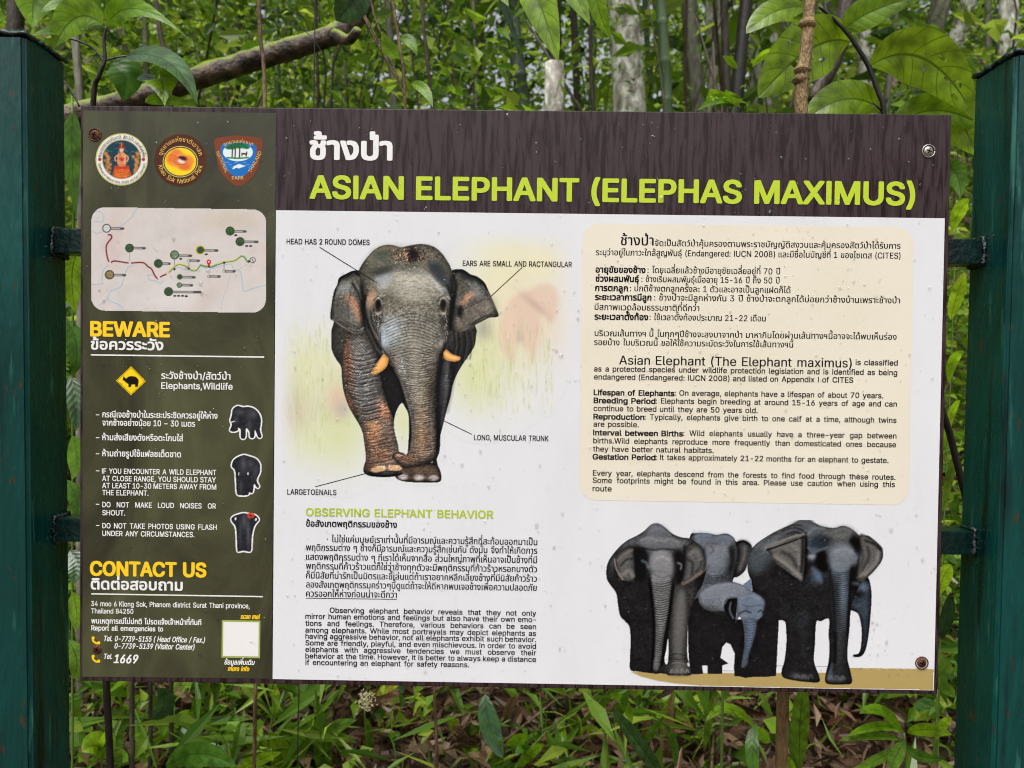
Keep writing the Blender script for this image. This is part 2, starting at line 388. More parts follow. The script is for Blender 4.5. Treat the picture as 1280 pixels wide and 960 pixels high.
    def build(s, name, y, parent, whole=False, thr=.02, win=None, **k):
        P = pix(s.X, s.Y, y)
        idx = np.arange(s.X.size).reshape(s.X.shape)
        q = np.stack([idx[1:, :-1], idx[1:, 1:], idx[:-1, 1:], idx[:-1, :-1]], -1).reshape(-1, 4)
        if not whole:
            A = s.A > thr
            q = q[(A[1:, :-1] | A[1:, 1:] | A[:-1, 1:] | A[:-1, :-1]).ravel()]
        if win:
            cx_, cy_ = s.X.ravel()[q[:, 0]], s.Y.ravel()[q[:, 0]]; q = q[(cx_ >= win[0]) & (cy_ >= win[1]) & (cx_ < win[2]) & (cy_ < win[3])]
        used = np.unique(q); rm = np.full(s.X.size, -1); rm[used] = np.arange(len(used))
        me = mesh(name, P.reshape(-1, 3)[used], rm[q])
        ca = me.color_attributes.new('Col', 'FLOAT_COLOR', 'POINT')
        c = np.ones((len(used), 4), np.float32); c[:, :3] = s2l(np.clip(s.C.reshape(-1, 3)[used], 0, 1))
        ca.data.foreach_set('color', c.ravel())
        return link(name, me, M['print'], parent, **k)

# ------------------------------------------------------------------ lettering: glyph outlines from Blender's own built-in font, laid out here
GC = {}; CAP = {}
ABOVE = set('ิีึืั็ํ'); TONE = set('่้๊๋์'); BELOW = set('ฺุู')
import os
from mathutils.geometry import delaunay_2d_cdt
FONT = {}
def font_for(c):
    """Thai from Blender's built-in fallback font, Latin from the interface font it ships with"""
    if 0x0E00 <= ord(c) < 0x0E80: return None
    if 'L' not in FONT:
        try: FONT['L'] = bpy.data.fonts.load(os.path.join(bpy.utils.resource_path('LOCAL'), 'datafiles', 'fonts', 'Inter.woff2'))
        except Exception: FONT['L'] = None
    return FONT['L']
def curve_loops(cu, res):
    out = []
    for s in cu.splines:
        P = []
        bp_ = s.bezier_points; n = len(bp_)
        if n:
            for i in range(n):
                a, b = bp_[i], bp_[(i+1) % n]
                p0, p1, p2, p3 = a.co, a.handle_right, b.handle_left, b.co
                L0 = (p3-p0).length
                flat = max(abs((p1-p0).cross(p3-p0).z), abs((p2-p0).cross(p3-p0).z)) < 1e-4*max(L0, 1e-6) or L0 < .004
                m = 1 if flat else res
                for j in range(m):
                    t = j/m; q_ = p0*(1-t)**3+p1*3*t*(1-t)**2+p2*3*t*t*(1-t)+p3*t**3; P.append((q_.x, q_.y))
        else: P = [(q_.co.x, q_.co.y) for q_ in s.points]
        if len(P) > 2: out.append(np.array(P))
    return out
def area(P):
    Q = np.roll(P, -1, 0); return .5*float((P[:, 0]*Q[:, 1]-Q[:, 0]*P[:, 1]).sum())
def inside(p, P):
    Q = np.roll(P, -1, 0); k = (P[:, 1] <= p[1]) != (Q[:, 1] <= p[1])
    if not k.any(): return False
    x = P[k, 0]+(p[1]-P[k, 1])/(Q[k, 1]-P[k, 1])*(Q[k, 0]-P[k, 0]); return int((x > p[0]).sum()) % 2 == 1
def prep_glyphs(strings, bold, res):
    need = sorted({c for s_ in strings for c in s_ if c != ' ' and (c, res) not in GC})
    if not need: return
    if 'TH' not in CAP:      # the two fonts brought to one cap height
        hh = []
        for f_ in (None, font_for('H')):
            cu = bpy.data.curves.new('g', 'FONT'); cu.body = 'H'; cu.size = 1
            if f_: cu.font = f_
            o = bpy.data.objects.new('g', cu); COL.objects.link(o); dg = bpy.context.evaluated_depsgraph_get(); dg.update()
            lp = curve_loops(o.to_curve(dg), 2); hh.append(lp[0][:, 1].max()-lp[0][:, 1].min()); o.to_curve_clear()
            xs_ = np.unique(np.round(lp[0][:, 0], 4)); CAP['x0'] = float(xs_[0]); CAP['stem'] = float(xs_[1]-xs_[0]); CAP['h'] = hh[-1]
            bpy.data.objects.remove(o); bpy.data.curves.remove(cu)
        CAP['TH'] = hh[1]/hh[0]
    objs = []; loops = {}
    for c in need:
        for body in (c, c+'l', 'l') if not (0x0E00 <= ord(c) < 0x0E80) else (c, c+'ก', 'ก'):
            cu = bpy.data.curves.new('g', 'FONT'); cu.body = body; cu.size = 1; f_ = font_for(c)
            if f_: cu.font = f_
            o = bpy.data.objects.new('g', cu); COL.objects.link(o); objs.append((c, body, o))
    dg = bpy.context.evaluated_depsgraph_get(); dg.update()
    for c, body, o in objs:
        cu = o.to_curve(dg); loops[(c, body)] = curve_loops(cu, res); o.to_curve_clear()
    for c, body, o in objs:
        cud = o.data; bpy.data.objects.remove(o); bpy.data.curves.remove(cud)
    for c in need:
        lp = loops[(c, c)]; ref = 'ก' if 0x0E00 <= ord(c) < 0x0E80 else 'l'
        adv = max(l[:, 0].max() for l in loops[(c, c+ref)])-max(l[:, 0].max() for l in loops[(c, ref)])
        if c in ABOVE or c in TONE or c in BELOW: adv = 0
        if 0x0E00 <= ord(c) < 0x0E80: lp = [l*CAP['TH'] for l in lp]; adv *= CAP['TH']
        if c == 'I':             # plain upright without serifs
            x_, s_ = CAP['x0'], CAP['stem']; lp = [np.array([(x_, 0), (x_+s_, 0), (x_+s_, CAP['h']), (x_, CAP['h'])])]; adv = 2*x_+s_
        v = np.zeros((0, 2)); t = np.zeros((0, 3), int)
        if lp:                   # constrained triangulation, kept where the winding number is not zero
            pts = np.concatenate(lp); ed = []; o = 0
            for l in lp: n = len(l); ed += [(o+i, o+(i+1) % n) for i in range(n)]; o += n
            r_ = delaunay_2d_cdt([Vector((float(x), float(y))) for x, y in pts], ed, [], 0, 1e-6)
            v = np.array([(q_.x, q_.y) for q_ in r_[0]]); t = np.array([f for f in r_[2] if len(f) == 3], int).reshape(-1, 3)
            cx_ = v[t].mean(1); wn = np.zeros(len(t), int)
            for l in lp:
                Q = np.roll(l, -1, 0)
                for (x0, y0), (x1, y1) in zip(l, Q):
                    if y0 == y1: continue
                    k = (y0 <= cx_[:, 1]) != (y1 <= cx_[:, 1]); xx = x0+(cx_[:, 1]-y0)/(y1-y0)*(x1-x0)
                    wn += (k & (xx > cx_[:, 0]))*(1 if y1 > y0 else -1)
            t = t[wn != 0]
            A_, B_, C_ = v[t[:, 0]], v[t[:, 1]], v[t[:, 2]]
            cr_ = (B_[:, 0]-A_[:, 0])*(C_[:, 1]-A_[:, 1])-(B_[:, 1]-A_[:, 1])*(C_[:, 0]-A_[:, 0]); t[cr_ < 0] = t[cr_ < 0][:, ::-1]
        GC[(c, res)] = (v, t, adv)
def embolden(P3, t, S, bold, res):
    """thicker strokes: the outline repeated round itself, each copy a hair apart in depth"""
    if bold < .003: return [(P3, t)]
    D8 = [(1, 1), (1, -1), (-1, -1), (-1, 1), (1, 0), (-1, 0), (0, 1), (0, -1)]
    out = [(P3, t)]
    for i, (dx, dz) in enumerate(D8 if res >= 4 else (D8[:4] if bold > .012 else D8[4:6])):
        q_ = P3.copy(); f_ = .82 if dx*dz else 1; q_[:, 0] += dx*f_*bold*S; q_[:, 2] += dz*f_*bold*S*.8; q_[:, 1] -= .000004*(i+1); out.append((q_, t))
    return out
def lay(text, bold, res):
    """returns words: list of (list of (verts2d, tris), width) in em units"""
    words = []
    for wd in text.split(' '):
        x = 0; out = []; prev_above = False; base = ''
        for i, c in enumerate(wd):
            v, t, adv = GC[(c, res)]
            dx = dy = 0
            if c in ABOVE:
                prev_above = True
                if base in 'ปฝฟ': dx = -.07
            elif c in TONE:
                if prev_above or (i+1 < len(wd) and wd[i+1] == 'ำ'): dy = .20*CAP['TH']
                if base in 'ปฝฟ': dx = -.07
            elif c not in BELOW: prev_above = False; base = c
            out.append((v+np.array([x+dx, dy]), t)); x += adv
        xs = [a[0][:, 0] for a in out if len(a[0])]
        lo = min(a.min() for a in xs) if xs else 0; hi = max(a.max() for a in xs) if xs else 0
        words.append(([(v-np.array([lo, 0]), t) for v, t in out], hi-lo))
    return words
KREF = {}
def text_line(acc, text, x0, x1, yb, cap, bold=0., res=2, K=None, slant=0, plane=-.0006, gapmin=.24, space=.34):
    prep_glyphs([text, 'H'], bold, res)
    hv = GC[('H', res)][0]; capem = hv[:, 1].max()-hv[:, 1].min()
    A = pix(x0, yb, plane); B = pix(x1, yb, plane); px = (B[0]-A[0])/(x1-x0); S = cap*px/capem
    width = (B[0]-A[0]); words = lay(text, bold, res); wn = sum(w_ for _, w_ in words)*S; n = len(words)-1
    if K is None or n == 0:
        kx = width/(wn+n*space*S); gap = space*S*kx
    else:
        kx = K; gap = (width-kx*wn)/n
        if gap < gapmin*S: gap = gapmin*S; kx = (width-n*gap)/wn
    x = A[0]; z = A[2]
    for gl, w_ in words:
        for j, (v, t) in enumerate(gl):
            if not len(v): continue
            P = np.empty((len(v), 3)); P[:, 0] = x+(v[:, 0]*kx+v[:, 1]*slant)*S; P[:, 2] = z+v[:, 1]*S; P[:, 1] = plane-.00005*(j % 3)
            acc += embolden(P, t, S, bold, res)
        x += w_*S*kx+gap
    acc.append(None)
    return kx
def build_text(name, acc, mat, parent, **k):
    """one object per line of lettering (lines end with None)"""
    vs = []; fs = []; o = 0
    for it in acc+[None]:
        if it is None:
            if vs: link(name, mesh(name, np.concatenate(vs), np.concatenate(fs)), mat, parent, **k)
            vs = []; fs = []; o = 0; continue
        vs.append(it[0]); fs.append(it[1]+o); o += len(it[0])
def block(name, lines, mat, parent, **kw):
    acc = []
    for ln in lines:
        d = dict(kw); d.update(ln[5] if len(ln) > 5 else {})
        text_line(acc, *ln[:5], **d)
    build_text(name, acc, mat, parent)
def sheet_px(name, pts, plane, mat, parent, **k):
    P = [pix(x, y, plane).tolist() for x, y in pts]
    me = mesh(name, P, [tuple(range(len(P)))]); 
    if me.polygons[0].normal.y > 0: me.flip_normals()
    return link(name, me, mat, parent, **k)
def rounded(corners, r, n=8):
    """corners in px clockwise from top left"""
    out = []; C = [np.array(c, float) for c in corners]
    for i in range(4):
        p, c, q_ = C[i-1], C[i], C[(i+1) % 4]
        a = (p-c)/np.linalg.norm(p-c)*r; b = (q_-c)/np.linalg.norm(q_-c)*r
        for j in range(n+1):
            t = j/n*math.pi/2; out.append(tuple(c+a+b-a*math.sin(t)-b*math.cos(t)))
    return out
# ------------------------------------------------------------------ the sign
sign = empty('information_sign', (0, .02, 0), label='brown, olive and white elephant information board held between two green steel posts', cat='sign')
W2, H2 = .6, .4011
bm = bmesh.new(); box(bm, (-W2, 0, BZ-H2), (W2, .004, BZ+H2), .0012)
board = link('board', bm_mesh('board', bm), M['board'], sign, label='wet dark brown printed sheet with a title band')
board.data.materials.append(M['lit_board_edge'])
for p in board.data.polygons:
    if p.normal.y > -.5 and not (p.normal.z < -.5) and not p.normal.x < -.5: p.material_index = 1
for nm, x0, x1, z0, z1 in (('frame_bar', -W2+.02, W2-.02, H2-.035, H2-.013), ('frame_bar', -W2+.02, W2-.02, -H2+.013, -H2+.035)):
    bm = bmesh.new(); box(bm, (x0, .0045, BZ+z0), (x1, .0225, BZ+z1), .001); link(nm, bm_mesh(nm, bm), M['board_back'], sign)
# rails welded between the posts
YF, YN = .065, -.030
def zat(px, py, Y): return pix(px, py, Y)
LT, LB = zat(82, 90, YF), zat(89.5, 940, YF); RT, RB = zat(1217.5, 100, YF), zat(1190.5, 950, YF)
def post_x(T, B, z): return T[0]+(B[0]-T[0])*(z-T[2])/(B[2]-T[2])
for nm, yl0, yl1, yr0, yr1 in (('rail', 287, 318, 297, 328), ('rail', 651, 681, 661, 690)):
    yf = .0235; a = pix(96, yl0, yf)[2]; b = pix(96, yl1, yf)[2]; c = pix(1200, yr0, yf)[2]; d = pix(1200, yr1, yf)[2]
    zt, zb = (a+c)/2, (b+d)/2
    xl, xr = post_x(LT, LB, zt)-.002, post_x(RT, RB, zt)+.002
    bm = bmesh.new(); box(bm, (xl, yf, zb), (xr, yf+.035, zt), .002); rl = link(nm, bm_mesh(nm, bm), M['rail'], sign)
    rng = random.Random(int(zt*1000))
    for sx, xx in ((1, post_x(LT, LB, (zt+zb)/2)), (-1, post_x(RT, RB, (zt+zb)/2))):
        pts = []
        loop = [(yf-.001, zb-.001), (yf-.001, zt+.001), (yf+.036, zt+.001), (yf+.036, zb-.001), (yf-.001, zb-.001)]
        for (y0, z0), (y1, z1) in zip(loop[:-1], loop[1:]):
            for k in range(9):
                t = k/9; pts.append((xx+sx*(.0035+rng.uniform(-.0015, .002)), y0+(y1-y0)*t+rng.uniform(-.002, .002), z0+(z1-z0)*t+rng.uniform(-.002, .002)))
        parts = [tube(pts, [.0024*rng.uniform(.5, 1.5) for _ in pts], 7)]
        for k in range(12):   # spatter and grinding marks round the joint
            c_ = (xx+sx*rng.uniform(0, .003), yf-rng.uniform(-.004, .02), rng.uniform(zb-.012, zt+.010)); r_ = rng.uniform(.0006, .0016)
            parts.append(tube([(c_[0]-r_, c_[1], c_[2]), c_, (c_[0]+r_, c_[1], c_[2])], [r_*.4, r_, r_*.4], 6))
        v, f = join(parts); link('weld_bead', mesh('weld_bead', v, f, True), M['weld'], rl)
# posts
for sx, T, B, ztop in ((-1, LT, LB, pix(82, 77, YF)[2]), (1, RT, RB, pix(1217.5, 98, YF)[2])):
    bm = bmesh.new(); s_ = YF-YN
    vb = bmesh.ops.create_cube(bm, size=1)['verts']
    for v in vb:
        z = ztop if v.co.z > 0 else -.35
        xin = post_x(T, B, z); x = xin if v.co.x*sx < 0 else xin+sx*s_
        v.co = Vector((x, YN if v.co.y < 0 else YF, z))
    bmesh.ops.bevel(bm, geom=bm.edges[:], offset=.005, segments=3, affect='EDGES')
    po = link('post', bm_mesh('post', bm, False), M['paint'], sign)
    for p in po.data.polygons: p.use_smooth = p.area < .004
    xi = post_x(T, B, ztop); xa, xb = sorted((xi-sx*.001, xi+sx*(s_+.001)))
    bm = bmesh.new(); box(bm, (xa, YN-.001, ztop+.0005), (xb, YF+.001, ztop+.0045), .001)
    cap = link('post_cap', bm_mesh('post_cap', bm), M['paint'], po)
    rng = random.Random(5+sx); pts = []
    loop = [(xa, YN), (xb, YN), (xb, YF), (xa, YF), (xa, YN)]
    for (x0, y0), (x1, y1) in zip(loop[:-1], loop[1:]):
        for k in range(18):
            t = k/18; pts.append((x0+(x1-x0)*t+rng.uniform(-.001, .001), y0+(y1-y0)*t+rng.uniform(-.001, .001), ztop+.001+rng.uniform(-.0015, .0025)))
    v, f = tube(pts, [.0030*rng.uniform(.5, 1.5) for _ in pts], 7)
    link('weld_bead', mesh('weld_bead', v, f, True), M['weld'], po)
# screws
def screw(px, py, mat, washer):
    c = pix(px, py, 0); parts = []
    R = .0066; prof = [(R, 0), (R*.97, .0005), (R*.8, .0014), (R*.5, .0020), (R*.2, .0023)]
    n = 20; vs = []; fs = []
    for r, h in prof:
        for k in range(n):
            a = 2*math.pi*k/n; vs.append((c[0]+r*math.cos(a), -.0005-h, c[2]+r*math.sin(a)))
    for i in range(len(prof)-1):
        for k in range(n): a, b = i*n+k, i*n+(k+1) % n; fs.append((a, b, b+n, a+n))
    fs.append(tuple(range((len(prof)-1)*n, len(prof)*n)))
    if washer:
        v2, f2 = tube([(c[0]+.0085*math.cos(a), -.0007, c[2]+.0085*math.sin(a)) for a in np.linspace(0, 2*math.pi, 21)], .0009, 6); vs, fs = join([(vs, fs), (v2, f2)])
    so = link('screw', mesh('screw', vs, fs, True), mat, sign)
    bm = bmesh.new()
    for ang in (20, 110):
        bmr = bmesh.new(); box(bmr, (-.0036, -.00025, -.0007), (.0036, .00025, .0007)); me = bm_mesh('r', bmr)
        me.transform(Matrix.Translation((c[0], -.0005-.0023, c[2])) @ Matrix.Rotation(math.radians(ang), 4, 'Y')); bm.from_mesh(me); bpy.data.meshes.remove(me)
    link('cross_slot', bm_mesh('cross_slot', bm), M['black'], so)
screw(118.8, 168.6, M['rust'], True); screw(122, 811, M['rust'], False); screw(1160.5, 189, M['steel'], True); screw(1152, 828.5, M['rust'], True)

# panels of print
sheet_px('olive_panel', [(104, 138), (345, 141.3), (339.6, 848.3), (103, 845.8)], -.0003, M['olive'], board)
sheet_px('white_panel', [(345, 262.8), (1181, 272.8), (1167.3, 863), (340.8, 848.8)], -.0003, M['white'], board)
sheet_px('cream_box', rounded([(728.5, 279), (1142.5, 284), (1136, 631.5), (724, 625)], 21), -.00045, M['cream'], board)

# ---- title
block('title_lettering', [("ASIAN ELEPHANT (ELEPHAS MAXIMUS)", 388.2, 1142.5, 247.3, 27.2, dict(space=.32))], M['lime'], board, bold=.028, res=8)
block('thai_title_lettering', [("ช้างป่า", 388, 489, 198.4, 27)], M['whiteink'], board, bold=.03, res=8)
# ---- olive panel lettering
block('yellow_heading', [("BEWARE", 113.8, 211.3, 419.6, 17.4)], M['yellow'], board, bold=.036, res=6)
block('yellow_heading', [("CONTACT US", 113.4, 257, 718.9, 17, dict(space=.32))], M['yellow'], board, bold=.034, res=6)
block('white_heading', [("ข้อควรระวัง", 114, 203.8, 436.5, 12.4), ("ติดต่อสอบถาม", 114, 228, 736.4, 13)], M['whiteink'], board, bold=.024, res=4)
KL = []
acc = []
KU = text_line(acc, "UNDER ANY CIRCUMSTANCES.", 128, 243, 669.8, 6.4, bold=.016)
L_ = [("ระวังช้างป่า/สัตว์ป่า", 201.7, 288, 473.5, 8.4), ("Elephants,Wildlife", 201.7, 290.7, 485.9, 8),
      ("–", 120, 124, 521.5, 7), ("กรณีเจอช้างป่าในระยะประชิดควรอยู่ให้ห่าง", 128, 271.8, 521.5, 7.4), ("จากช้างอย่างน้อย 10 – 30 เมตร", 128, 243.8, 531.8, 7.2),
      ("–", 120, 124, 550.1, 7), ("ห้ามส่งเสียงดังหรือตะโกนใส่", 128, 228.7, 550.1, 7.4), ("–", 120, 124, 570.2, 7), ("ห้ามถ่ายรูปใช้แฟลชเด็ดขาด", 128, 226, 570.2, 7.4),
      ("–", 120, 124, 591.5, 7), ("IF YOU ENCOUNTER A WILD ELEPHANT", 127.6, 270.2, 591.9, 6.4), ("AT CLOSE RANGE, YOU SHOULD STAY", 127.8, 269.8, 601.1, 6.4, dict(K=KU)),
      ("AT LEAST 10-30 METERS AWAY FROM", 127.8, 270.2, 610, 6.4, dict(K=KU)), ("THE ELEPHANT.", 128, 185.5, 618.8, 6.4),
      ("–", 120, 124, 633.3, 7), ("DO NOT MAKE LOUD NOISES OR", 128, 269.8, 633.8, 6.4, dict(K=KU)), ("SHOUT.", 128, 156.4, 644, 6.4),
      ("–", 120, 124, 659.8, 7), ("DO NOT TAKE PHOTOS USING FLASH", 128, 270.8, 660.2, 6.4, dict(K=KU))]
for l in L_: text_line(acc, *l[:5], **{**dict(bold=.016), **(l[5] if len(l) > 5 else {})})
build_text('warning_lettering', acc, M['whiteink'], board)
block('address_lettering', [("34 moo 6 Klong Sok, Phanom district Surat Thani province,", 114, 312, 757.5, 6.2), ("Thailand 84250", 114, 166.6, 766.5, 6)], M['whiteink'], board, bold=.014)
block('contact_lettering', [("พบเหตุการณ์ไม่ปกติ โปรดแจ้งเจ้าหน้าที่ทันที", 114.4, 251.5, 779.2, 6.4), ("Report all emergencies to", 114.4, 203.8, 787.9, 6.2)], M['whiteink'], board, bold=.022)
block('telephone_lettering', [("Tel. 0-7739-5155 ( Head Office / Fax.)", 129.2, 255.5, 801.3, 6.6), ("0-7739-5139 (Visitor Center)", 142.8, 242.3, 810.5, 6.6),
      ("Tel.", 129.2, 140, 823.5, 6.4), ("1669", 142.4, 171, 828.6, 10.4, dict(bold=.026))], M['whiteink'], board, bold=.02, slant=.2)
block('scan_lettering', [("scan me!", 300.6, 324, 773.5, 6), ("more info", 285, 311, 838.5, 5.8)], M['yellow'], board, bold=.028, slant=.2)
block('scan_lettering', [("ข้อมูลเพิ่มเติม", 280.3, 317.5, 830.5, 6)], M['whiteink'], board, bold=.022, slant=.2)
# ---- captions round the large elephant
block('caption_lettering', [("HEAD HAS 2 ROUND DOMES", 358.3, 461.9, 305, 6.6), ("EARS ARE SMALL AND RACTANGULAR", 578.5, 714.7, 332.3, 6.6),
      ("LONG, MUSCULAR TRUNK", 592.5, 685.5, 550.1, 6.6), ("LARGETOENAILS", 359.2, 420.4, 618, 6.6)], M['darkink'], board, bold=.013, space=.34)
# ---- lower block
block('lime_heading', [("OBSERVING ELEPHANT BEHAVIOR", 382.6, 616.3, 644.7, 9.6, dict(space=.34))], M['lime2'], board, bold=.02, res=4)
block('black_heading', [("ข้อสังเกตพฤติกรรมของช้าง", 382.6, 496, 658, 7.6)], M['black'], board, bold=.02)
block('thai_paragraph', [("· ไม่ใช่แค่มนุษย์เราเท่านั้นที่มีอารมณ์และความรู้สึกที่สะท้อนออกมาเป็น", 408.6, 671.5, 677.6, 7.9),
      ("พฤติกรรมต่าง ๆ ช้างก็มีอารมณ์และความรู้สึกเช่นกัน ดังนั้น จึงทำให้เกิดการ", 382.6, 671.5, 688, 7.9),
      ("แสดงพฤติกรรมต่าง ๆ ที่เราได้เห็นจากสื่อ ส่วนใหญ่ภาพที่เห็นอาจเป็นช้างที่มี", 382.6, 671.2, 699.7, 7.9),
      ("พฤติกรรมที่ก้าวร้าวแต่ก็ใช่ว่าช้างทุกตัวจะมีพฤติกรรมที่ก้าวร้าวหรอกบางตัว", 382.6, 671.2, 711.1, 7.9),
      ("ก็มีนิสัยที่น่ารักเป็นมิตรและขี้เล่นแต่ถ้าเราอยากหลีกเลี่ยงช้างที่มีนิสัยก้าวร้าว", 382.6, 671, 722.8, 7.9),
      ("ลองสังเกตุพฤติกรรมคร่าวๆนี้ดูแต่ถ้าจะให้ดีหากพบเจอช้างเพื่อความปลอดภัย", 382.6, 670.8, 734.2, 7.9),
      ("ควรออกให้ห่างก่อนน่าจะดีกว่า", 382.6, 496, 745.6, 7.9)], M['black'], board, bold=.010)
acc = []
KE = text_line(acc, "if encountering an elephant for safety reasons.", 381.8, 586.3, 830.9, 6.4, bold=.016)
for t, y in (("mirror human emotions and feelings but also have their own emo-", 773.3), ("tions and feelings. Therefore, various behaviors can be seen", 782),
             ("among elephants. While most portrayals may depict elephants as", 790.5), ("having aggressive behavior, not all elephants exhibit such behavior.", 798.2),
             ("Some are friendly, playful, and even mischievous. In order to avoid", 806.5), ("elephants with aggressive tendencies we must observe their", 814.7),
             ("behavior at the time. However, it is better to always keep a distance", 822.9)):
    text_line(acc, t, 381.8, 670, y, 6.4, bold=.016, K=KE)
text_line(acc, "Observing elephant behavior reveals that they not only", 412.3, 670.2, 765.8, 6.4, bold=.016, K=KE)
build_text('english_paragraph', acc, M['black'], board)
# ---- cream box
block('thai_box_lettering', [("ช้างป่า", 776, 816.8, 306.4, 12.4), ("จัดเป็นสัตว์ป่าคุ้มครองตามพระราชบัญญัติสงวนและคุ้มครองสัตว์ป่าได้รับการ", 818.5, 1125.6, 307.3, 7.3),
      ("ระบุว่าอยู่ในภาวะใกล้สูญพันธุ์ (Endangered: IUCN 2008) และมีชื่อในบัญชีที่ 1 ของไซเตส (CITES)", 745, 1125.6, 318.8, 7.4),
      (": โดยเฉลี่ยแล้วช้างมีอายุขัยเฉลี่ยอยู่ที่ 70 ปี", 809.4, 975, 341, 7.4), (": ช้างเริ่มผสมพันธุ์เมื่ออายุ 15-16 ปี ถึง 50 ปี", 801.8, 974.4, 352.3, 7.4),
      (": ปกติช้างตกลูกครั้งละ 1 ตัวและอาจเป็นลูกแฝดก็ได้", 787.4, 988, 363.9, 7.4),
      (": ช้างป่าจะมีลูกห่างกัน 3 ปี ช้างป่าจะตกลูกได้บ่อยกว่าช้างบ้านเพราะช้างป่า", 817.6, 1125, 375.4, 7.4),
      ("มีสภาพแวดล้อมธรรมชาติที่ดีกว่า", 743.4, 874, 387.2, 7.4), (": ใช้เวลาตั้งท้องประมาณ 21-22 เดือน", 812, 957, 399.9, 7.4),
      ("บริเวณเส้นทางฯ นี้ ในทุกๆปีช้างจะลงมาจากป่า มาหากินโดยผ่านเส้นทางฯนี้อาจจะได้พบเห็นร่อง", 743.4, 1120.8, 419.9, 7.3),
      ("รอยบ้าง ในบริเวณนี้ ขอให้ใช้ความระมัดระวังในการใช้เส้นทางฯนี้", 742.7, 991.6, 431.2, 7.3)], M['black'], board, bold=.010)
block('bold_thai_lettering', [("อายุขัยของช้าง", 744.7, 806.6, 340.5, 7.4), ("ช่วงผสมพันธุ์", 744.7, 798.4, 351.8, 7.4), ("การตกลูก", 744, 784.6, 363.5, 7.4),
      ("ระยะเวลาการมีลูก", 744, 814, 374.8, 7.4), ("ระยะเวลาตั้งท้อง", 743.4, 810, 399.3, 7.4)], M['black'], board, bold=.03)
acc = []
text_line(acc, "Asian Elephant (The Elephant maximus)", 774, 1064.5, 455.6, 11.2, bold=.008, res=3)
KB = text_line(acc, "continue to breed until they are 50 years old.", 742, 947, 513.7, 6.8, bold=.016)
for t, a, b, y in (("is classified", 1069.5, 1122, 456.2), ("as a protected species under wildlife protection legislation and is identified as being", 742.7, 1121.5, 464.2),
                   ("endangered (Endangered: IUCN 2008) and listed on Appendix I of CITES", 742.7, 1066.5, 474.2),
                   (": On average, elephants have a lifespan of about 70 years.", 843.5, 1104, 494.4), (": Elephants begin breeding at around 15-16 years of age and can", 819.8, 1121, 504.3),
                   (": Typically, elephants give birth to one calf at a time, although twins", 805.8, 1120.5, 524.4), ("are possible.", 742, 798.4, 533.3),
                   (": Wild elephants usually have a three-year gap between", 854, 1120.5, 544.6), ("births.Wild elephants reproduce more frequently than domesticated ones because", 741.6, 1120, 554),
                   ("they have better natural habitats.", 741.3, 892, 564.3), (": It takes approximately 21-22 months for an elephant to gestate.", 819.6, 1110.5, 574.8),
                   ("Every year, elephants descend from the forests to find food through these routes.", 741.2, 1119.3, 594.5),
                   ("Some footprints might be found in this area. Please use caution when using this", 741, 1118.6, 603.6), ("route", 740.8, 764.4, 613.9)):
    text_line(acc, t, a, b, y, 6.7, bold=.016, K=KB if a < 1000 and len(t) > 15 and y not in (474.2, 564.3) else None)
build_text('english_box_lettering', acc, M['black'], board)
block('bold_english_lettering', [("Lifespan of Elephants", 742.3, 842.7, 493.8, 6.7), ("Breeding Period", 742.3, 819, 503.8, 6.7), ("Reproduction", 742, 805, 524, 6.7),
      ("Interval between Births", 741.6, 853.4, 544, 6.7), ("Gestation Period", 741, 819, 574.2, 6.7)], M['black'], board, bold=.034)
# rules, pointers
def rule(name, a, b, wpx, mat, plane=-.0005):
    a = np.array(a, float); b = np.array(b, float); n = (b-a)/np.linalg.norm(b-a); n = np.array([-n[1], n[0]])*wpx/2
    return sheet_px(name, [a+n, b+n, b-n, a-n], plane, mat, board)
rule('white_rule', (113.5, 443.6), (330.3, 446.3), 1.7, M['whiteink']); rule('white_rule', (114, 742.3), (328.7, 745.8), 1.6, M['whiteink'])
rule('underline', (382.6, 747.6), (496, 749.2), .8, M['black'])
for a, b in (((399.5, 309), (471, 353.5)), ((653, 334), (613, 371)), ((555, 526), (590, 543)), ((394, 608.5), (466, 589.5))): rule('pointer_line', a, b, .95, M['black'], -.00055)
# the blank panel where the square code sits
sheet_px('code_frame', [(277.3, 775), (325.5, 775.8), (325, 822.8), (276.8, 822)], -.0004, simple('code_green', rgb(160, 175, 90), .5), board)
sheet_px('code_panel', [(279.3, 777.2), (323.4, 778), (323, 820.6), (278.9, 819.9)], -.00045, M['whiteink'], board)

# ---- printed large elephant with the faded herd behind it
def zz(P): return np.stack([340+P[:, 0]/4.267, 280+P[:, 1]/4.267], 1)
cv = Canvas(350, 285, 724, 630, .75, zz, (228, 230, 233))
for x, y, rx, ry, c, a in ((60, 900, 260, 230, (212, 216, 170), .75), (190, 760, 200, 160, (224, 226, 178), .65), (260, 1150, 230, 140, (216, 224, 168), .6), (380, 1000, 120, 260, (214, 220, 160), .7),
                           (90, 1000, 110, 110, (206, 186, 160), .6), (350, 940, 60, 90, (226, 188, 168), .7), (375, 990, 40, 50, (176, 172, 178), .5), (1180, 560, 200, 300, (216, 224, 160), .8), (1250, 250, 160, 200, (232, 230, 188), .8),
                           (1330, 460, 230, 280, (234, 224, 196), .8), (1400, 560, 170, 130, (232, 214, 190), .5), (1080, 820, 130, 160, (214, 220, 160), .7), (1440, 210, 120, 90, (236, 230, 186), .7), (700, 1050, 60, 130, (218, 222, 170), .8)):
    cv.blob(x, y, rx, ry, c, a)
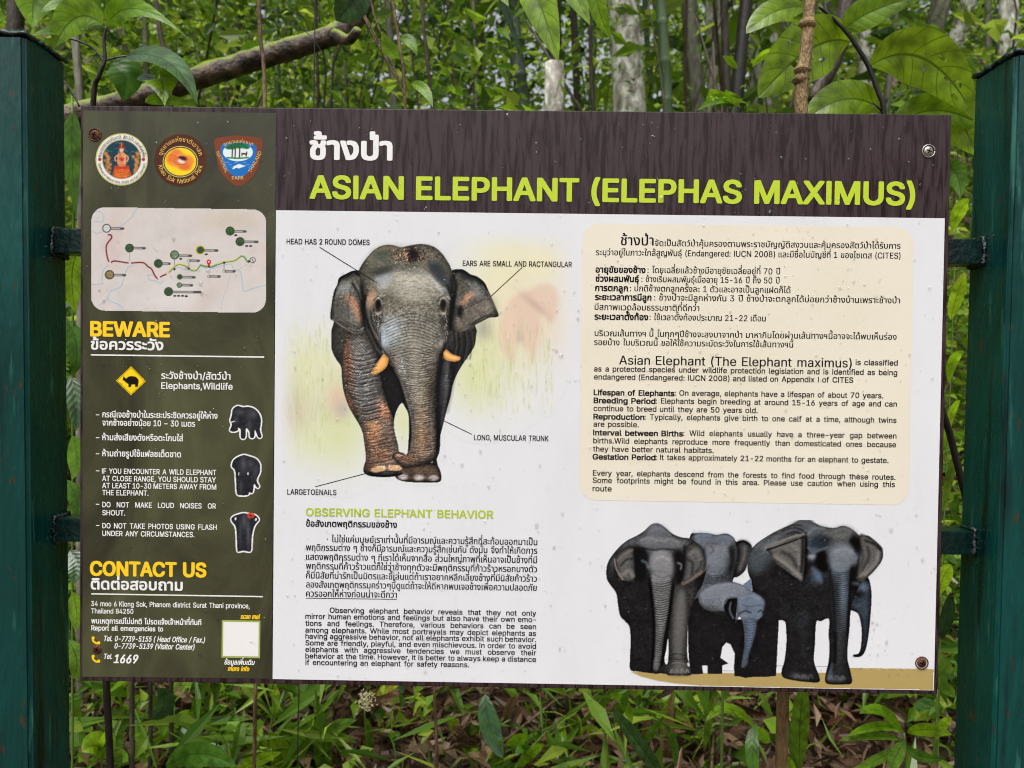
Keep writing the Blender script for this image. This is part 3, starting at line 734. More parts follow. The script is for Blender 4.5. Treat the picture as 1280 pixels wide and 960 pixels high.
m = cv.mask([(1215, 620), (1225, 520), (1260, 420), (1310, 375), (1380, 345), (1440, 320), (1500, 330), (1530, 390), (1520, 480), (1480, 530), (1440, 480), (1430, 560), (1410, 680), (1390, 760), (1370, 700), (1330, 620), (1300, 660), (1290, 740), (1260, 720)], 3)
cv.paint(m, (226, 196, 176), .72); cv.blob(1320, 640, 18, 90, (150, 140, 160), .35, 0, m); cv.blob(1400, 430, 20, 90, (190, 160, 150), .5, -50); cv.blob(1270, 520, 40, 90, (236, 208, 184), .6, 0, m)
cv.blob(1130, 560, 45, 60, (140, 136, 140), .55)
for k in range(2200):   # faded grass
    x = rs.uniform(10, 1500); y = rs.uniform(560, 1230)
    if 320 < x < 1060: continue
    if x > 1060 and y > 1020: continue
    h_ = rs.uniform(14, 80)
    c_ = [(196, 208, 128), (232, 232, 190), (170, 184, 120), (240, 236, 210)][rs.randint(4)]
    cv.stroke([(x, y), (x+rs.uniform(-8, 8), y-h_)], rs.uniform(3, 8), c_, .20, 1.2, smooth=False)
edge = np.minimum.reduce([cv.X-350, 724-cv.X, cv.Y-285, 630-cv.Y]); fe = np.clip(edge/22, 0, 1)[..., None]
cv.C = cv.C*fe+(1-fe)*np.array((228, 230, 233))/255
gapbg = cv.C.copy()
# body
body = [(325, 540), (317, 600), (318, 668), (342, 722), (368, 762), (374, 835), (384, 900), (410, 975), (450, 1045), (480, 1095), (490, 1155), (498, 1215), (500, 1258), (487, 1305), (494, 1330), (530, 1346), (620, 1350), (700, 1335), (760, 1300), (880, 1250), (900, 1115), (915, 1045), (940, 955), (955, 890), (980, 815), (1012, 755), (1050, 700), (1080, 650), (1088, 600), (1085, 545), (1000, 400), (700, 300), (400, 400)]
mb = cv.fill(body, (62, 59, 54), vol=9, lo=.62, hi=1.05, tex=.18, ts=10)
cv.grain(mb, .25, 1.8)
for x in (1010, 1030, 1045, 1062): cv.stroke([(x, 560), (x+4, 640), (x-6, 720)], 7, (24, 24, 24), .5, 2)
for pts in ([(960, 600), (985, 720), (960, 880), (935, 1000)], [(1060, 560), (1050, 660), (1000, 760)]): cv.stroke(pts, 16, (92, 90, 84), .35, 4)
cv.blob(1010, 700, 60, 170, (34, 33, 33), .8, 12, mb); cv.blob(935, 800, 50, 200, (30, 30, 32), .7, 5, mb)
# right leg in shade
rl_ = cv.fill([(880, 620), (970, 700), (960, 880), (930, 1000), (905, 1100), (884, 1180), (878, 1250), (885, 1300), (860, 1320), (850, 900)], (42, 41, 42), vol=7, lo=.6, hi=1.15, tex=.2, ts=8)
cv.blob(930, 820, 14, 150, (96, 96, 98), .55, 4, rl_); cv.wrinkle(rl_, -8, 3.2, .22)
# inner dark
cv.fill([(560, 700), (650, 740), (690, 850), (712, 960), (722, 1050), (700, 960), (650, 1010), (640, 930), (600, 850), (560, 780)], (27, 26, 28), .8, tex=.3, ts=4)
cv.fill([(560, 740), (600, 760), (640, 780), (690, 860), (700, 950), (690, 960), (660, 1000), (650, 1060), (620, 970), (590, 880)], (30, 29, 30), .8)
# front left leg
leg = [(398, 560), (480, 600), (560, 690), (572, 760), (585, 860), (604, 930), (630, 1000), (655, 1060), (668, 1130), (680, 1200), (715, 1260), (724, 1310), (690, 1328), (620, 1342), (530, 1340), (495, 1326), (490, 1300), (503, 1255), (498, 1200), (490, 1140), (470, 1080), (430, 1010), (395, 930), (376, 840), (372, 760), (385, 660)]
ml = cv.fill(leg, (88, 85, 80), vol=10, lo=.5, hi=1.2, tex=.2, ts=9)
cv.blob(480, 640, 60, 110, (112, 110, 104), .6, 0, ml); cv.blob(490, 860, 60, 120, (106, 108, 110), .55, -20, ml); cv.blob(530, 1000, 55, 60, (78, 84, 90), .7, 0, ml)
cv.blob(405, 740, 26, 150, (132, 84, 58), .75, -4, ml); cv.blob(412, 950, 24, 60, (110, 72, 52), .7, -25, ml)
cv.blob(600, 1000, 34, 62, (184, 122, 86), .7, -20, ml); cv.blob(545, 1130, 60, 90, (170, 116, 80), .75, 0, ml); cv.blob(590, 1240, 80, 50, (150, 100, 72), .7, 0, ml); cv.blob(620, 1150, 50, 60, (96, 74, 60), .5, 0, ml)
cv.blob(540, 1080, 30, 30, (206, 142, 92), .5, 0, ml)
cv.wrinkle(ml, 12, 3.0, .55, seed=11, bend=-.006, cx=470); cv.wrinkle(ml, -14, 5.2, .22, seed=12); cv.grain(ml, .3, 1.6, 9)
for k in range(34):
    y = 760+k*15; x0 = 385+max(0, (y-850))*.30; cv.stroke([(x0+10, y+rs.uniform(-5, 5)), (x0+60, y+18), (x0+rs.uniform(110, 170), y-2)], rs.uniform(2, 5), (30, 28, 28), .5, 1.2, clip=ml)
# ears
earL = [(470, 250), (432, 250), (395, 266), (358, 288), (348, 325), (333, 352), (324, 390), (318, 430), (312, 470), (312, 505), (325, 515), (350, 530), (384, 545), (405, 562), (430, 577), (458, 583), (480, 575), (493, 556), (490, 510), (484, 460), (486, 400), (500, 340), (510, 290)]
me_ = cv.fill(earL, (84, 82, 76), vol=5, lo=.5, hi=1.12, tex=.22, ts=8, seed=4)
cv.blob(390, 270, 60, 22, (22, 22, 22), .95, -20, me_); cv.blob(380, 345, 40, 20, (128, 132, 132), .6, -30, me_); cv.blob(438, 425, 20, 62, (156, 112, 84), .8, -28, me_); cv.blob(350, 440, 20, 70, (66, 66, 60), .6, 0, me_)
cv.blob(420, 400, 10, 50, (70, 92, 110), .35, -25, me_); cv.blob(440, 540, 46, 26, (106, 96, 86), .6, 0, me_); cv.blob(478, 440, 12, 100, (36, 35, 35), .8, 0, me_); cv.blob(460, 300, 34, 50, (72, 74, 62), .6, 0, me_)
cv.stroke([(330, 520), (360, 500), (400, 520), (440, 545), (462, 548)], 5, (44, 44, 42), .6, 2, clip=me_); cv.stroke([(362, 300), (350, 350), (330, 400), (330, 500)], 6, (42, 42, 42), .6, 2, clip=me_)
cv.stroke([(410, 550), (440, 566), (470, 566), (484, 552)], 6, (140, 136, 128), .5, 2, clip=me_)
earR = [(950, 260), (1002, 240), (1032, 250), (1058, 268), (1086, 277), (1112, 292), (1135, 315), (1150, 345), (1168, 385), (1182, 415), (1196, 448), (1209, 485), (1198, 497), (1160, 500), (1122, 519), (1090, 535), (1060, 551), (1030, 572), (1000, 583), (975, 578), (955, 560), (945, 480), (940, 380)]
mr_ = cv.fill(earR, (80, 77, 70), vol=5, lo=.55, hi=1.12, tex=.24, ts=8, seed=8)
cv.blob(1050, 275, 90, 30, (30, 30, 29), .9, 22, mr_); cv.blob(1125, 320, 30, 36, (28, 28, 28), .8, 30, mr_); cv.blob(1040, 390, 38, 16, (166, 120, 94), .75, -42, mr_); cv.blob(1090, 335, 50, 26, (110, 114, 112), .55, 25, mr_)
cv.blob(1110, 450, 80, 40, (104, 96, 86), .6, -20, mr_); cv.blob(1000, 540, 44, 36, (92, 84, 76), .6, 0, mr_); cv.blob(965, 440, 16, 120, (34, 34, 33), .85, 0, mr_); cv.blob(1000, 330, 30, 50, (62, 64, 52), .6, 0, mr_)
cv.stroke([(1010, 440), (1000, 480), (1012, 500)], 10, (40, 38, 36), .7, 3, clip=mr_); cv.stroke([(1206, 482), (1176, 452), (1150, 410), (1150, 370)], 5, (56, 54, 50), .6, 2, clip=mr_); cv.stroke([(1040, 440), (1100, 400), (1160, 392)], 3, (124, 118, 108), .4, 2, clip=mr_)
cv.grain(np.maximum(me_, mr_), .28, 1.7, 21)
# neck folds left
nk = cv.fill([(490, 400), (540, 420), (580, 560), (590, 650), (610, 700), (560, 690), (520, 620), (495, 560)], (70, 68, 64), .6, vol=4, lo=.6)
for d in range(5): cv.stroke([(492+d*14, 400), (500+d*14, 500), (530+d*12, 600), (575+d*8, 680)], 6, (26, 26, 26), .65, 2)
for d in range(4): cv.stroke([(500+d*14, 420), (508+d*14, 510), (540+d*12, 610)], 4, (122, 120, 112), .45, 2)
# head
head = [(462, 262), (480, 215), (520, 163), (552, 134), (592, 114), (640, 112), (688, 124), (722, 117), (780, 107), (830, 110), (872, 126), (906, 156), (932, 192), (952, 228), (966, 280), (966, 360), (955, 440), (948, 520), (925, 600), (938, 640), (928, 670), (890, 700), (885, 760), (700, 800), (640, 765), (598, 700), (578, 660), (572, 600), (560, 560), (520, 540), (500, 480), (492, 410), (480, 340)]
mh = cv.fill(head, (104, 101, 91), vol=11, lo=.55, hi=1.13, tex=.14, ts=16, seed=15)
for x, y, rx, ry, c, a, an in ((590, 170, 70, 42, (90, 96, 80), .7, -15), (520, 260, 36, 60, (70, 70, 58), .7, 20), (625, 250, 90, 22, (72, 76, 74), .6, -12), (640, 130, 60, 16, (150, 116, 86), .6, 0),
                               (870, 240, 60, 30, (66, 70, 70), .75, 35), (905, 300, 26, 90, (70, 76, 80), .8, -20), (820, 160, 80, 36, (112, 106, 92), .5, 10), (760, 320, 150, 60, (134, 130, 116), .75, 0), (600, 300, 50, 40, (118, 122, 120), .7, 0),
                               (745, 420, 120, 60, (118, 114, 100), .6, 0), (640, 400, 60, 60, (100, 98, 80), .6, 0), (530, 390, 30, 70, (146, 116, 88), .65, 15), (510, 460, 20, 90, (98, 84, 68), .6, 0), (640, 580, 60, 76, (142, 152, 158), .85, 25),
                               (600, 620, 24, 60, (130, 144, 152), .6, 0), (850, 520, 60, 130, (98, 96, 82), .6, 0), (905, 620, 36, 46, (112, 108, 98), .6, 0), (780, 560, 100, 110, (108, 106, 98), .5, 0), (600, 520, 30, 30, (112, 116, 118), .5, 0)):
    cv.blob(x, y, rx, ry, c, a, an, mh)
for k in range(420):   # dry mud on the crown
    x = rs.normal(745, 52); y = rs.normal(165, 22)
    if y < 118: continue
    c_ = [(38, 30, 27), (52, 38, 32), (176, 140, 112), (60, 46, 40)][rs.randint(4)]; cv.stroke([(x, y), (x+rs.uniform(-4, 4), y+rs.uniform(-3, 3))], rs.uniform(2, 5), c_, .75, .6, smooth=False, clip=mh)
cv.blob(755, 160, 34, 24, (34, 28, 25), .8, 20, mh)
for k in range(170):
    x = rs.uniform(620, 720); y = rs.uniform(130, 190); cv.stroke([(x, y), (x+2, y+2)], rs.uniform(2, 4), [(168, 116, 82), (80, 62, 50)][k % 2], .6, .6, smooth=False, clip=mh)
fore = mh*np.clip((cv.Y-(280+330/4.267))/15, 0, 1)
cv.wrinkle(fore, 0, 1.9, .30, bend=.010, cx=340+740/4.267, warp=3.5, seed=31); cv.wrinkle(mh, 35, 5, .10, seed=33); cv.grain(mh, .26, 1.7, 41)
# brow ridges, eyes
for s_, cx in ((1, 560), (-1, 918)):
    cv.blob(cx, 440, 36, 60, (66, 64, 58), .75, 0, mh); cv.blob(cx+s_*2, 432, 13, 24, (28, 26, 28), .95, s_*15, mh)
    cv.stroke([(cx-s_*30, 400), (cx-s_*10, 385), (cx+s_*16, 398), (cx+s_*28, 430)], 6, (150, 144, 130), .7, 2, clip=mh)
    cv.stroke([(cx-s_*14, 470), (cx+s_*4, 482), (cx+s_*18, 466)], 5, (138, 130, 118), .7, 2, clip=mh)
    for j in range(5): cv.stroke([(cx-s_*22+j*4, 480+j*9), (cx+s_*2, 494+j*10), (cx+s_*26, 480+j*11)], 3, (34, 33, 32), .65, 1.2, clip=mh)
    for j in range(12):
        x, y = cx+rs.uniform(-25, 25), rs.uniform(480, 545); cv.stroke([(x, y), (x+2, y+3)], 4, (172, 170, 164), .6, .7, smooth=False)
cv.stroke([(845, 280), (890, 340), (925, 390), (940, 440)], 7, (150, 152, 150), .55, 4, clip=mh); cv.stroke([(500, 400), (495, 470), (510, 540), (550, 590)], 8, (34, 33, 32), .75, 3, clip=mh)
cv.stroke([(470, 300), (505, 355), (495, 400)], 8, (40, 40, 36), .6, 4, clip=mh); cv.stroke([(955, 300), (966, 380), (955, 460), (945, 540)], 10, (26, 26, 26), .75, 4)
# trunk
tr = [(590, 640), (630, 560), (740, 520), (860, 550), (915, 610), (900, 690), (886, 755), (880, 805), (869, 875), (868, 955), (875, 1035), (879, 1115), (878, 1195), (872, 1242), (842, 1275), (790, 1296), (730, 1300), (690, 1290), (660, 1265), (640, 1240), (662, 1218), (700, 1222), (726, 1232), (728, 1195), (737, 1115), (730, 1035), (720, 985), (706, 935), (690, 868), (668, 812), (640, 770), (608, 715)]
mt = cv.mask(tr); low = mt*np.clip((cv.Y-(280+640/4.267))/22, 0, 1)
v_ = np.clip(blur(mt, 7/.75)*2-1, 0, 1); f_ = (.42+.72*v_)[..., None]; base = np.array((98, 93, 84))/255*f_*(1+.15*fbm(cv.X, cv.Y, 8, 51))[..., None]
cv.C = cv.C*(1-low[..., None])+low[..., None]*base; cv.A = np.maximum(cv.A, low)
cv.blob(790, 760, 60, 90, (104, 100, 90), .6, 0, low); cv.blob(700, 760, 30, 60, (128, 132, 134), .5, 20, low); cv.blob(730, 850, 26, 80, (122, 118, 110), .4, 0, low); cv.blob(845, 900, 26, 120, (60, 50, 40), .6, 0, low); cv.blob(810, 1000, 30, 160, (112, 96, 74), .5, 0, low)
cv.blob(800, 1170, 50, 80, (130, 92, 64), .6, 0, low); cv.blob(720, 1250, 60, 30, (120, 78, 56), .7, 0, low); cv.blob(800, 1280, 70, 22, (44, 34, 30), .8, -15, low); cv.blob(670, 1235, 16, 14, (190, 150, 130), .7, 0, low)
cv.wrinkle(low, 0, 2.7, .60, bend=.012, cx=340+790/4.267, warp=2.2, seed=61, sharp=1.1); cv.wrinkle(low, 0, 5.9, .2, bend=.01, cx=340+790/4.267, seed=66); cv.grain(low, .26, 1.5, 71)
for k in range(46):
    y = 650+k*13; xm = 780+max(0, y-850)*.05; ww = 80-min(30, max(0, (y-800)*.12)); cv.stroke([(xm-ww, y+10), (xm, y+16+rs.uniform(-3, 3)), (xm+ww, y+4)], rs.uniform(1.5, 4), (28, 26, 25), rs.uniform(.25, .6), 1.2, clip=mt)
cv.stroke([(728, 1195), (737, 1115), (730, 1035), (706, 935), (668, 812), (645, 775)], 6, (20, 20, 20), .7, 3, clip=np.clip(mb+mt, 0, 1))
# near foot
ft = cv.fill([(700, 1300), (760, 1290), (840, 1272), (880, 1285), (898, 1318), (903, 1345), (898, 1372), (860, 1379), (740, 1377), (685, 1368), (658, 1350), (668, 1325)], (72, 58, 50), vol=4, lo=.5, hi=1.15, tex=.2, ts=5)
cv.blob(690, 1340, 26, 22, (100, 92, 88), .8, 0, ft)
for x, y, rx in ((700, 1350, 26), (785, 1352, 32), (862, 1354, 28)): cv.blob(x, y, rx, 17, (150, 140, 140), .9, 0, ft, 2.)
cv.blob(780, 1308, 60, 14, (104, 84, 66), .7, 0, ft); cv.stroke([(660, 1366), (760, 1378), (896, 1376)], 6, (24, 22, 24), .8, 2, clip=ft)
for x, y, rx, an in ((566, 1307, 42, -6), (655, 1302, 38, 6)): cv.blob(x, y, rx, 16, (224, 178, 134), .95, an, ml, 2.2)
cv.blob(520, 1290, 22, 30, (96, 60, 46), .7, 0, ml); cv.stroke([(500, 1326), (540, 1334), (600, 1320), (690, 1318)], 4, (40, 28, 24), .7, 2, clip=ml); cv.stroke([(525, 1336), (610, 1346), (690, 1332)], 12, (16, 15, 17), .9, 2, clip=mb)
# light between the legs
mg = cv.mask([(690, 955), (662, 1003), (650, 1062), (656, 1115), (672, 1175), (678, 1212), (700, 1220), (721, 1226), (728, 1155), (731, 1075), (727, 1015), (710, 978)], .4)[..., None]
cv.C = cv.C*(1-mg)+gapbg*mg
# tusks
for pts, hl in (([(598, 695), (580, 712), (552, 752), (532, 785), (530, 798), (548, 801), (580, 788), (605, 768), (618, 745), (620, 718)], [(592, 715), (570, 750), (550, 782)]),
                ([(915, 680), (930, 670), (955, 690), (985, 702), (1002, 708), (1003, 722), (985, 733), (955, 733), (925, 722), (912, 705)], [(925, 688), (955, 708), (990, 716)])):
    mk = cv.fill(pts, (236, 168, 92), .4, vol=2.2, lo=.72, hi=1.08); cv.stroke(hl, 9, (255, 222, 160), .7, 4, clip=mk)
eb = np.clip(np.clip(mb, 0, 1)+ml+me_+mr_+mh+mt+ft, 0, 1)*(1-mg[..., 0]); tusk = (cv.C[..., 0] > cv.C[..., 2]*1.6) & (cv.C[..., 0] > .7); eb = eb*(~tusk)
cv.cracks(eb, .14, 8, 401)
Z = lambda x, y, rx, ry, c, a, an=0, m=eb: cv.blob(x, y, rx, ry, c, a, an, m)
# planes of the face
Z(740, 300, 120, 34, (176, 172, 158), .55); Z(660, 262, 34, 16, (150, 150, 142), .5, -10); Z(820, 262, 30, 14, (140, 140, 132), .45, 10)
Z(600, 240, 60, 20, (58, 60, 52), .6, -25); Z(880, 236, 46, 18, (48, 52, 54), .7, 30); Z(540, 190, 30, 50, (120, 116, 98), .45, 35)
Z(600, 330, 26, 34, (168, 170, 166), .5, 20); Z(885, 330, 16, 50, (160, 162, 160), .55, -30); Z(640, 360, 36, 50, (70, 68, 56), .35)
Z(745, 380, 70, 40, (146, 142, 126), .45); Z(640, 560, 34, 66, (158, 166, 172), .45, 22); Z(600, 610, 16, 44, (150, 160, 168), .4); Z(680, 640, 20, 60, (120, 126, 126), .4)
Z(915, 560, 22, 60, (60, 58, 54), .6); Z(905, 640, 18, 22, (150, 146, 136), .5); Z(520, 520, 16, 70, (40, 39, 37), .7, -8); Z(550, 640, 14, 50, (36, 35, 34), .7, -20)
Z(950, 330, 12, 80, (36, 37, 36), .75); Z(480, 330, 14, 60, (44, 44, 38), .65, 10)
for s_, cx in ((1, 562), (-1, 916)):
    Z(cx, 440, 24, 44, (44, 42, 38), .7); Z(cx-s_*2, 392, 34, 10, (160, 154, 138), .6, -s_*14); Z(cx-s_*12, 436, 7, 26, (150, 142, 124), .6, 0); Z(cx+s_*2, 436, 11, 20, (16, 15, 17), .95, 0); Z(cx-s_*2, 428, 3.5, 3.5, (150, 145, 138), .8)
    Z(cx+s_*2, 478, 20, 8, (170, 160, 144), .6, 0)
    for j in range(4): cv.stroke([(cx-s_*20, 492+j*12), (cx+s_*2, 504+j*12), (cx+s_*24, 488+j*12)], 3, (28, 27, 27), .6, 1.2, clip=eb)
# trunk: light ridge down its length, dark sides
for y, x, rx in ((620, 770, 60), (700, 778, 56), (780, 782, 46), (860, 788, 40), (940, 794, 34), (1020, 800, 30), (1100, 806, 28), (1180, 806, 28)):
    Z(x-12, y, rx*.8, 60, (150, 144, 130) if y < 1000 else (150, 118, 94), .32)
cv.stroke([(640, 770), (668, 812), (706, 935), (730, 1035), (737, 1115), (728, 1195)], 9, (18, 17, 17), .75, 4, clip=eb)
cv.stroke([(655, 780), (690, 850), (722, 950), (744, 1040), (750, 1120), (744, 1190)], 7, (150, 146, 136), .35, 4, clip=eb)
# ear to head junctions, ear veins
cv.stroke([(478, 330), (490, 400), (486, 470), (494, 560)], 9, (20, 20, 20), .8, 4, clip=eb); cv.stroke([(958, 290), (962, 380), (950, 470), (946, 560)], 10, (20, 20, 20), .8, 4, clip=eb)
for pts in ([(400, 320), (380, 400), (372, 480)], [(430, 300), (420, 360), (400, 440)], [(1010, 300), (1060, 340), (1110, 400)], [(1000, 380), (1050, 430), (1110, 470)]): cv.stroke(pts, 4, (50, 49, 45), .5, 2, clip=eb)
Z(345, 370, 10, 50, (120, 118, 110), .5, 12); Z(1160, 440, 14, 40, (124, 118, 106), .5, -25); Z(1040, 560, 50, 10, (120, 114, 104), .5, -25)
# shaded leg beside the trunk
cv.stroke([(925, 640), (905, 720), (893, 800), (884, 900), (884, 1000), (888, 1110), (886, 1200)], 16, (17, 17, 18), .85, 5, clip=eb)
cv.stroke([(945, 780), (935, 880), (918, 980), (904, 1070)], 8, (92, 92, 92), .45, 4, clip=eb)
# leg folds
for k in range(15):
    y = 690+k*24+rs.uniform(-5, 5); cv.stroke([(400+max(0, y-850)*.3, y), (470+max(0, y-850)*.22, y+16), (560+max(0, y-850)*.16, y-4)], 4, (26, 24, 24), .55, 1.6, clip=ml); cv.stroke([(410+max(0, y-850)*.3, y+8), (470+max(0, y-850)*.22, y+24), (550+max(0, y-850)*.16, y+5)], 3, (166, 160, 150) if y < 950 else (200, 140, 100), .35, 1.6, clip=ml)
cv.relief(eb, .22, 5, 601, .8, 1.5); cv.relief(low, .3, 4, 621, .35, 2.2); cv.relief(ml, .3, 4.5, 631, .5, 1.9)
KZ = lambda P: [(170.7+x*.8667, 42.7+y*.8667) for x, y in P]
def kf(P, col, soft=1.5, a=.7): cv.fill(KZ(P), col, soft, a=a)
def ks(P, w_, col, a=.7, soft=1.2): cv.stroke(KZ(P), w_*.8667, col, a, soft, clip=eb)
kf([(350, 240), (400, 150), (470, 95), (560, 85), (640, 95), (720, 88), (800, 100), (870, 180), (900, 260), (860, 300), (780, 250), (640, 235), (500, 245), (420, 300), (370, 330)], (84, 82, 70), 4, .4)
kf([(430, 120), (480, 105), (540, 120), (530, 150), (470, 160), (430, 150)], (66, 78, 62), 3, .55); ks([(400, 165), (440, 120), (500, 96)], 10, (132, 122, 96), .45, 6)
kf([(540, 275), (620, 252), (720, 268), (790, 300), (845, 345), (830, 385), (780, 400), (700, 420), (600, 410), (540, 390), (505, 340)], (156, 152, 140), 5, .5)
kf([(452, 262), (520, 240), (532, 290), (484, 344), (440, 330)], (136, 142, 146), 3, .6); kf([(420, 250), (470, 225), (530, 222), (520, 246), (450, 268)], (52, 56, 50), 2.5, .65)
kf([(772, 200), (840, 200), (884, 262), (906, 340), (860, 326), (800, 284)], (50, 58, 62), 3, .75); ks([(768, 268), (818, 318), (868, 356), (898, 410)], 6, (160, 162, 158), .5, 4); ks([(880, 330), (910, 400), (905, 470)], 12, (26, 26, 27), .7, 4)
kf([(384, 444), (396, 390), (430, 360), (444, 396), (412, 474)], (158, 126, 100), 2.5, .7)
for s_, cx, cy in ((1, 452, 450), (-1, 862, 446)):
    kf([(cx-13, cy-6), (cx-6, cy-17), (cx+8, cy-15), (cx+14, cy), (cx+11, cy+16), (cx-3, cy+20), (cx-12, cy+9)], (22, 20, 20), 1.2, .9); kf([(cx-24, cy-4), (cx, cy+18), (cx+24, cy+6), (cx+20, cy+36), (cx-6, cy+46), (cx-22, cy+24)], (84, 78, 68), 3, .5)
    ks([(cx-s_*28, cy-10), (cx-s_*10, cy-38), (cx+s_*18, cy-34), (cx+s_*32, cy-4)], 5, (140, 134, 120), .5, 2); ks([(cx-s_*24, cy-28), (cx, cy-52), (cx+s_*30, cy-40)], 5, (44, 42, 38), .7, 2)
    ks([(cx-s_*10, cy+44), (cx+s_*8, cy+50), (cx+s_*24, cy+38)], 7, (140, 130, 116), .5, 2.5); ks([(cx-s_*22, cy+20), (cx-s_*18, cy+50), (cx-s_*2, cy+70)], 4, (36, 34, 33), .7, 1.5)
for j in range(60):
    x, y = rs.uniform(425, 492), rs.uniform(505, 572); ks([(x, y), (x+rs.uniform(-3, 5), y+4)], rs.uniform(2, 5), [(160, 158, 152), (34, 32, 31), (44, 42, 39)][j % 3], .6, .7)
for j in range(44):
    y = rs.uniform(480, 660); x = 866+(y-480)*.08+rs.uniform(-9, 9); ks([(x, y), (x+2, y+5)], rs.uniform(2, 4.5), [(160, 158, 152), (36, 34, 33)][j % 2], .6, .7)
ks([(378, 390), (370, 470), (398, 580), (446, 680), (478, 722)], 11, (20, 20, 20), .85, 2.5); ks([(392, 440), (408, 560), (460, 662)], 7, (112, 110, 104), .6, 2.5); ks([(412, 500), (430, 590), (470, 660)], 4, (30, 30, 30), .7, 1.5); ks([(400, 600), (440, 700), (476, 750)], 5, (96, 94, 90), .5, 2.5)
kf([(472, 600), (520, 560), (574, 560), (566, 640), (524, 722), (482, 722), (462, 660)], (134, 142, 148), 5, .45); ks([(470, 620), (474, 700), (500, 742)], 5, (46, 46, 48), .7, 2)
for k in range(28):
    y = 500+k*9.5; dk = k % 2 == 0; hw = 170-min(40, k*2.2)
    ks([(660-hw, y+60-k), (660-hw*.45, y+18), (665, y+4), (665+hw*.5, y+20), (665+hw, y+62-k)], rs.uniform(2, 3.4), (34, 33, 30) if dk else (160, 156, 146), .42 if dk else .28, 1.1)
for k in range(70): x, y = rs.uniform(520, 840), rs.uniform(300, 560); ks([(x, y), (x+rs.uniform(14, 40), y+rs.uniform(-5, 7))], 1.8, (58, 56, 48), .4, 1)
# ears
ks([(214, 300), (224, 272), (300, 240), (334, 262)], 16, (12, 12, 12), .9, 3); ks([(214, 290), (196, 350), (174, 420), (166, 530)], 8, (34, 33, 31), .8, 3); kf([(232, 320), (290, 322), (300, 356), (250, 372), (222, 352)], (132, 136, 136), 3.5, .6)
ks([(262, 408), (300, 440), (328, 500), (338, 530)], 28, (164, 112, 78), .6, 8); ks([(300, 320), (346, 396), (362, 450), (366, 540)], 9, (22, 22, 21), .8, 3); kf([(200, 420), (250, 440), (280, 520), (270, 580), (190, 540), (184, 470)], (92, 90, 82), 4, .5)
ks([(178, 536), (222, 572), (264, 596), (300, 616), (346, 618), (368, 588)], 5, (148, 142, 130), .65, 2); ks([(190, 546), (240, 560), (300, 592), (344, 596)], 4, (40, 40, 38), .6, 2); ks([(310, 300), (330, 340), (352, 410)], 5, (118, 112, 96), .5, 2)
ks([(928, 244), (960, 236), (1050, 268), (1106, 310), (1126, 350)], 20, (13, 13, 13), .9, 4); ks([(976, 446), (1010, 408), (1042, 380)], 26, (170, 122, 92), .6, 8); kf([(1030, 330), (1080, 340), (1096, 392), (1060, 410), (1034, 376)], (120, 124, 124), 4, .5)
kf([(940, 470), (968, 452), (978, 500), (960, 526), (942, 510)], (18, 17, 17), 2.5, .8); kf([(1080, 420), (1140, 400), (1186, 470), (1120, 490), (1040, 540), (980, 590), (960, 560), (1010, 500)], (112, 104, 94), 5, .5); ks([(1192, 516), (1140, 510), (1060, 545), (1010, 600), (960, 622)], 5, (44, 42, 40), .7, 2); ks([(1060, 440), (1120, 410), (1150, 420)], 4, (50, 48, 44), .5, 2); ks([(1100, 330), (1146, 400), (1188, 490)], 4, (128, 122, 112), .5, 2)
ks([(920, 270), (936, 340), (920, 430), (906, 540), (904, 600)], 14, (15, 15, 15), .85, 4)
for x in (920, 950, 985, 1020): ks([(x, 620), (x+8, 700), (x-10, 800), (x-30, 900)], 7, (14, 14, 15), .6, 3); ks([(x+14, 620), (x+20, 700), (x, 790)], 4, (84, 82, 78), .45, 2)
# crown mud, crisp
for k in range(360):
    x, y = rs.normal(660, 46), rs.normal(140, 26)
    if y < 95: continue
    ks([(x, y), (x+rs.uniform(-5, 5), y+rs.uniform(-4, 4))], rs.uniform(2, 5.5), [(30, 22, 20), (40, 28, 24), (196, 160, 132), (34, 26, 22), (150, 104, 78)][rs.randint(5)], .85, .7)
kf([(640, 110), (680, 100), (706, 130), (700, 165), (676, 186), (650, 160)], (24, 18, 17), 2, .75)
gg_ = cv.C.mean(-1, keepdims=True); cv.C = np.where(eb[..., None] > .3, gg_+(cv.C-gg_)*.97, cv.C)
cc_ = np.clip(cv.C*(1+1.25*(gg_-.33)*np.exp(-gg_))+.03, .03, 1); cv.C = cv.C*(1-eb[..., None])+cc_*eb[..., None]
cv.local_contrast(eb, ((2.5, .22), (9, .22)))
cv.A = blur((np.abs(cv.C-np.array((228, 230, 233))/255).max(-1) > .006).astype(float), 2)
cv.build('elephant_print', -.0004, board, label='printed bull elephant with orange tusks walking towards the viewer')
# ---- printed family of elephants
def ff(P): return np.stack([740+P[:, 0]/4.173, 640+P[:, 1]/4.173], 1)
cf = Canvas(754, 650, 1167.4, 862.9, .75, ff, (228, 230, 233))
cf.X  # grid in photo pixels
sand = (178, 156, 98)
cf.fill([(200, 832), (255, 858), (340, 880), (430, 894), (560, 905), (900, 915), (1250, 930), (1500, 940), (1800, 945), (1800, 820), (1345, 813), (1335, 838), (800, 840), (480, 840), (300, 836)], sand, .5, smooth=False)
cf.stroke([(680, 826), (745, 830)], 3, (170, 165, 160), .8, cover=True); cf.stroke([(945, 800), (1240, 806)], 3, (150, 145, 140), .8, cover=True)
D = (27, 27, 30)
r_ = lambda P: [(x+668, y) for x, y in P]
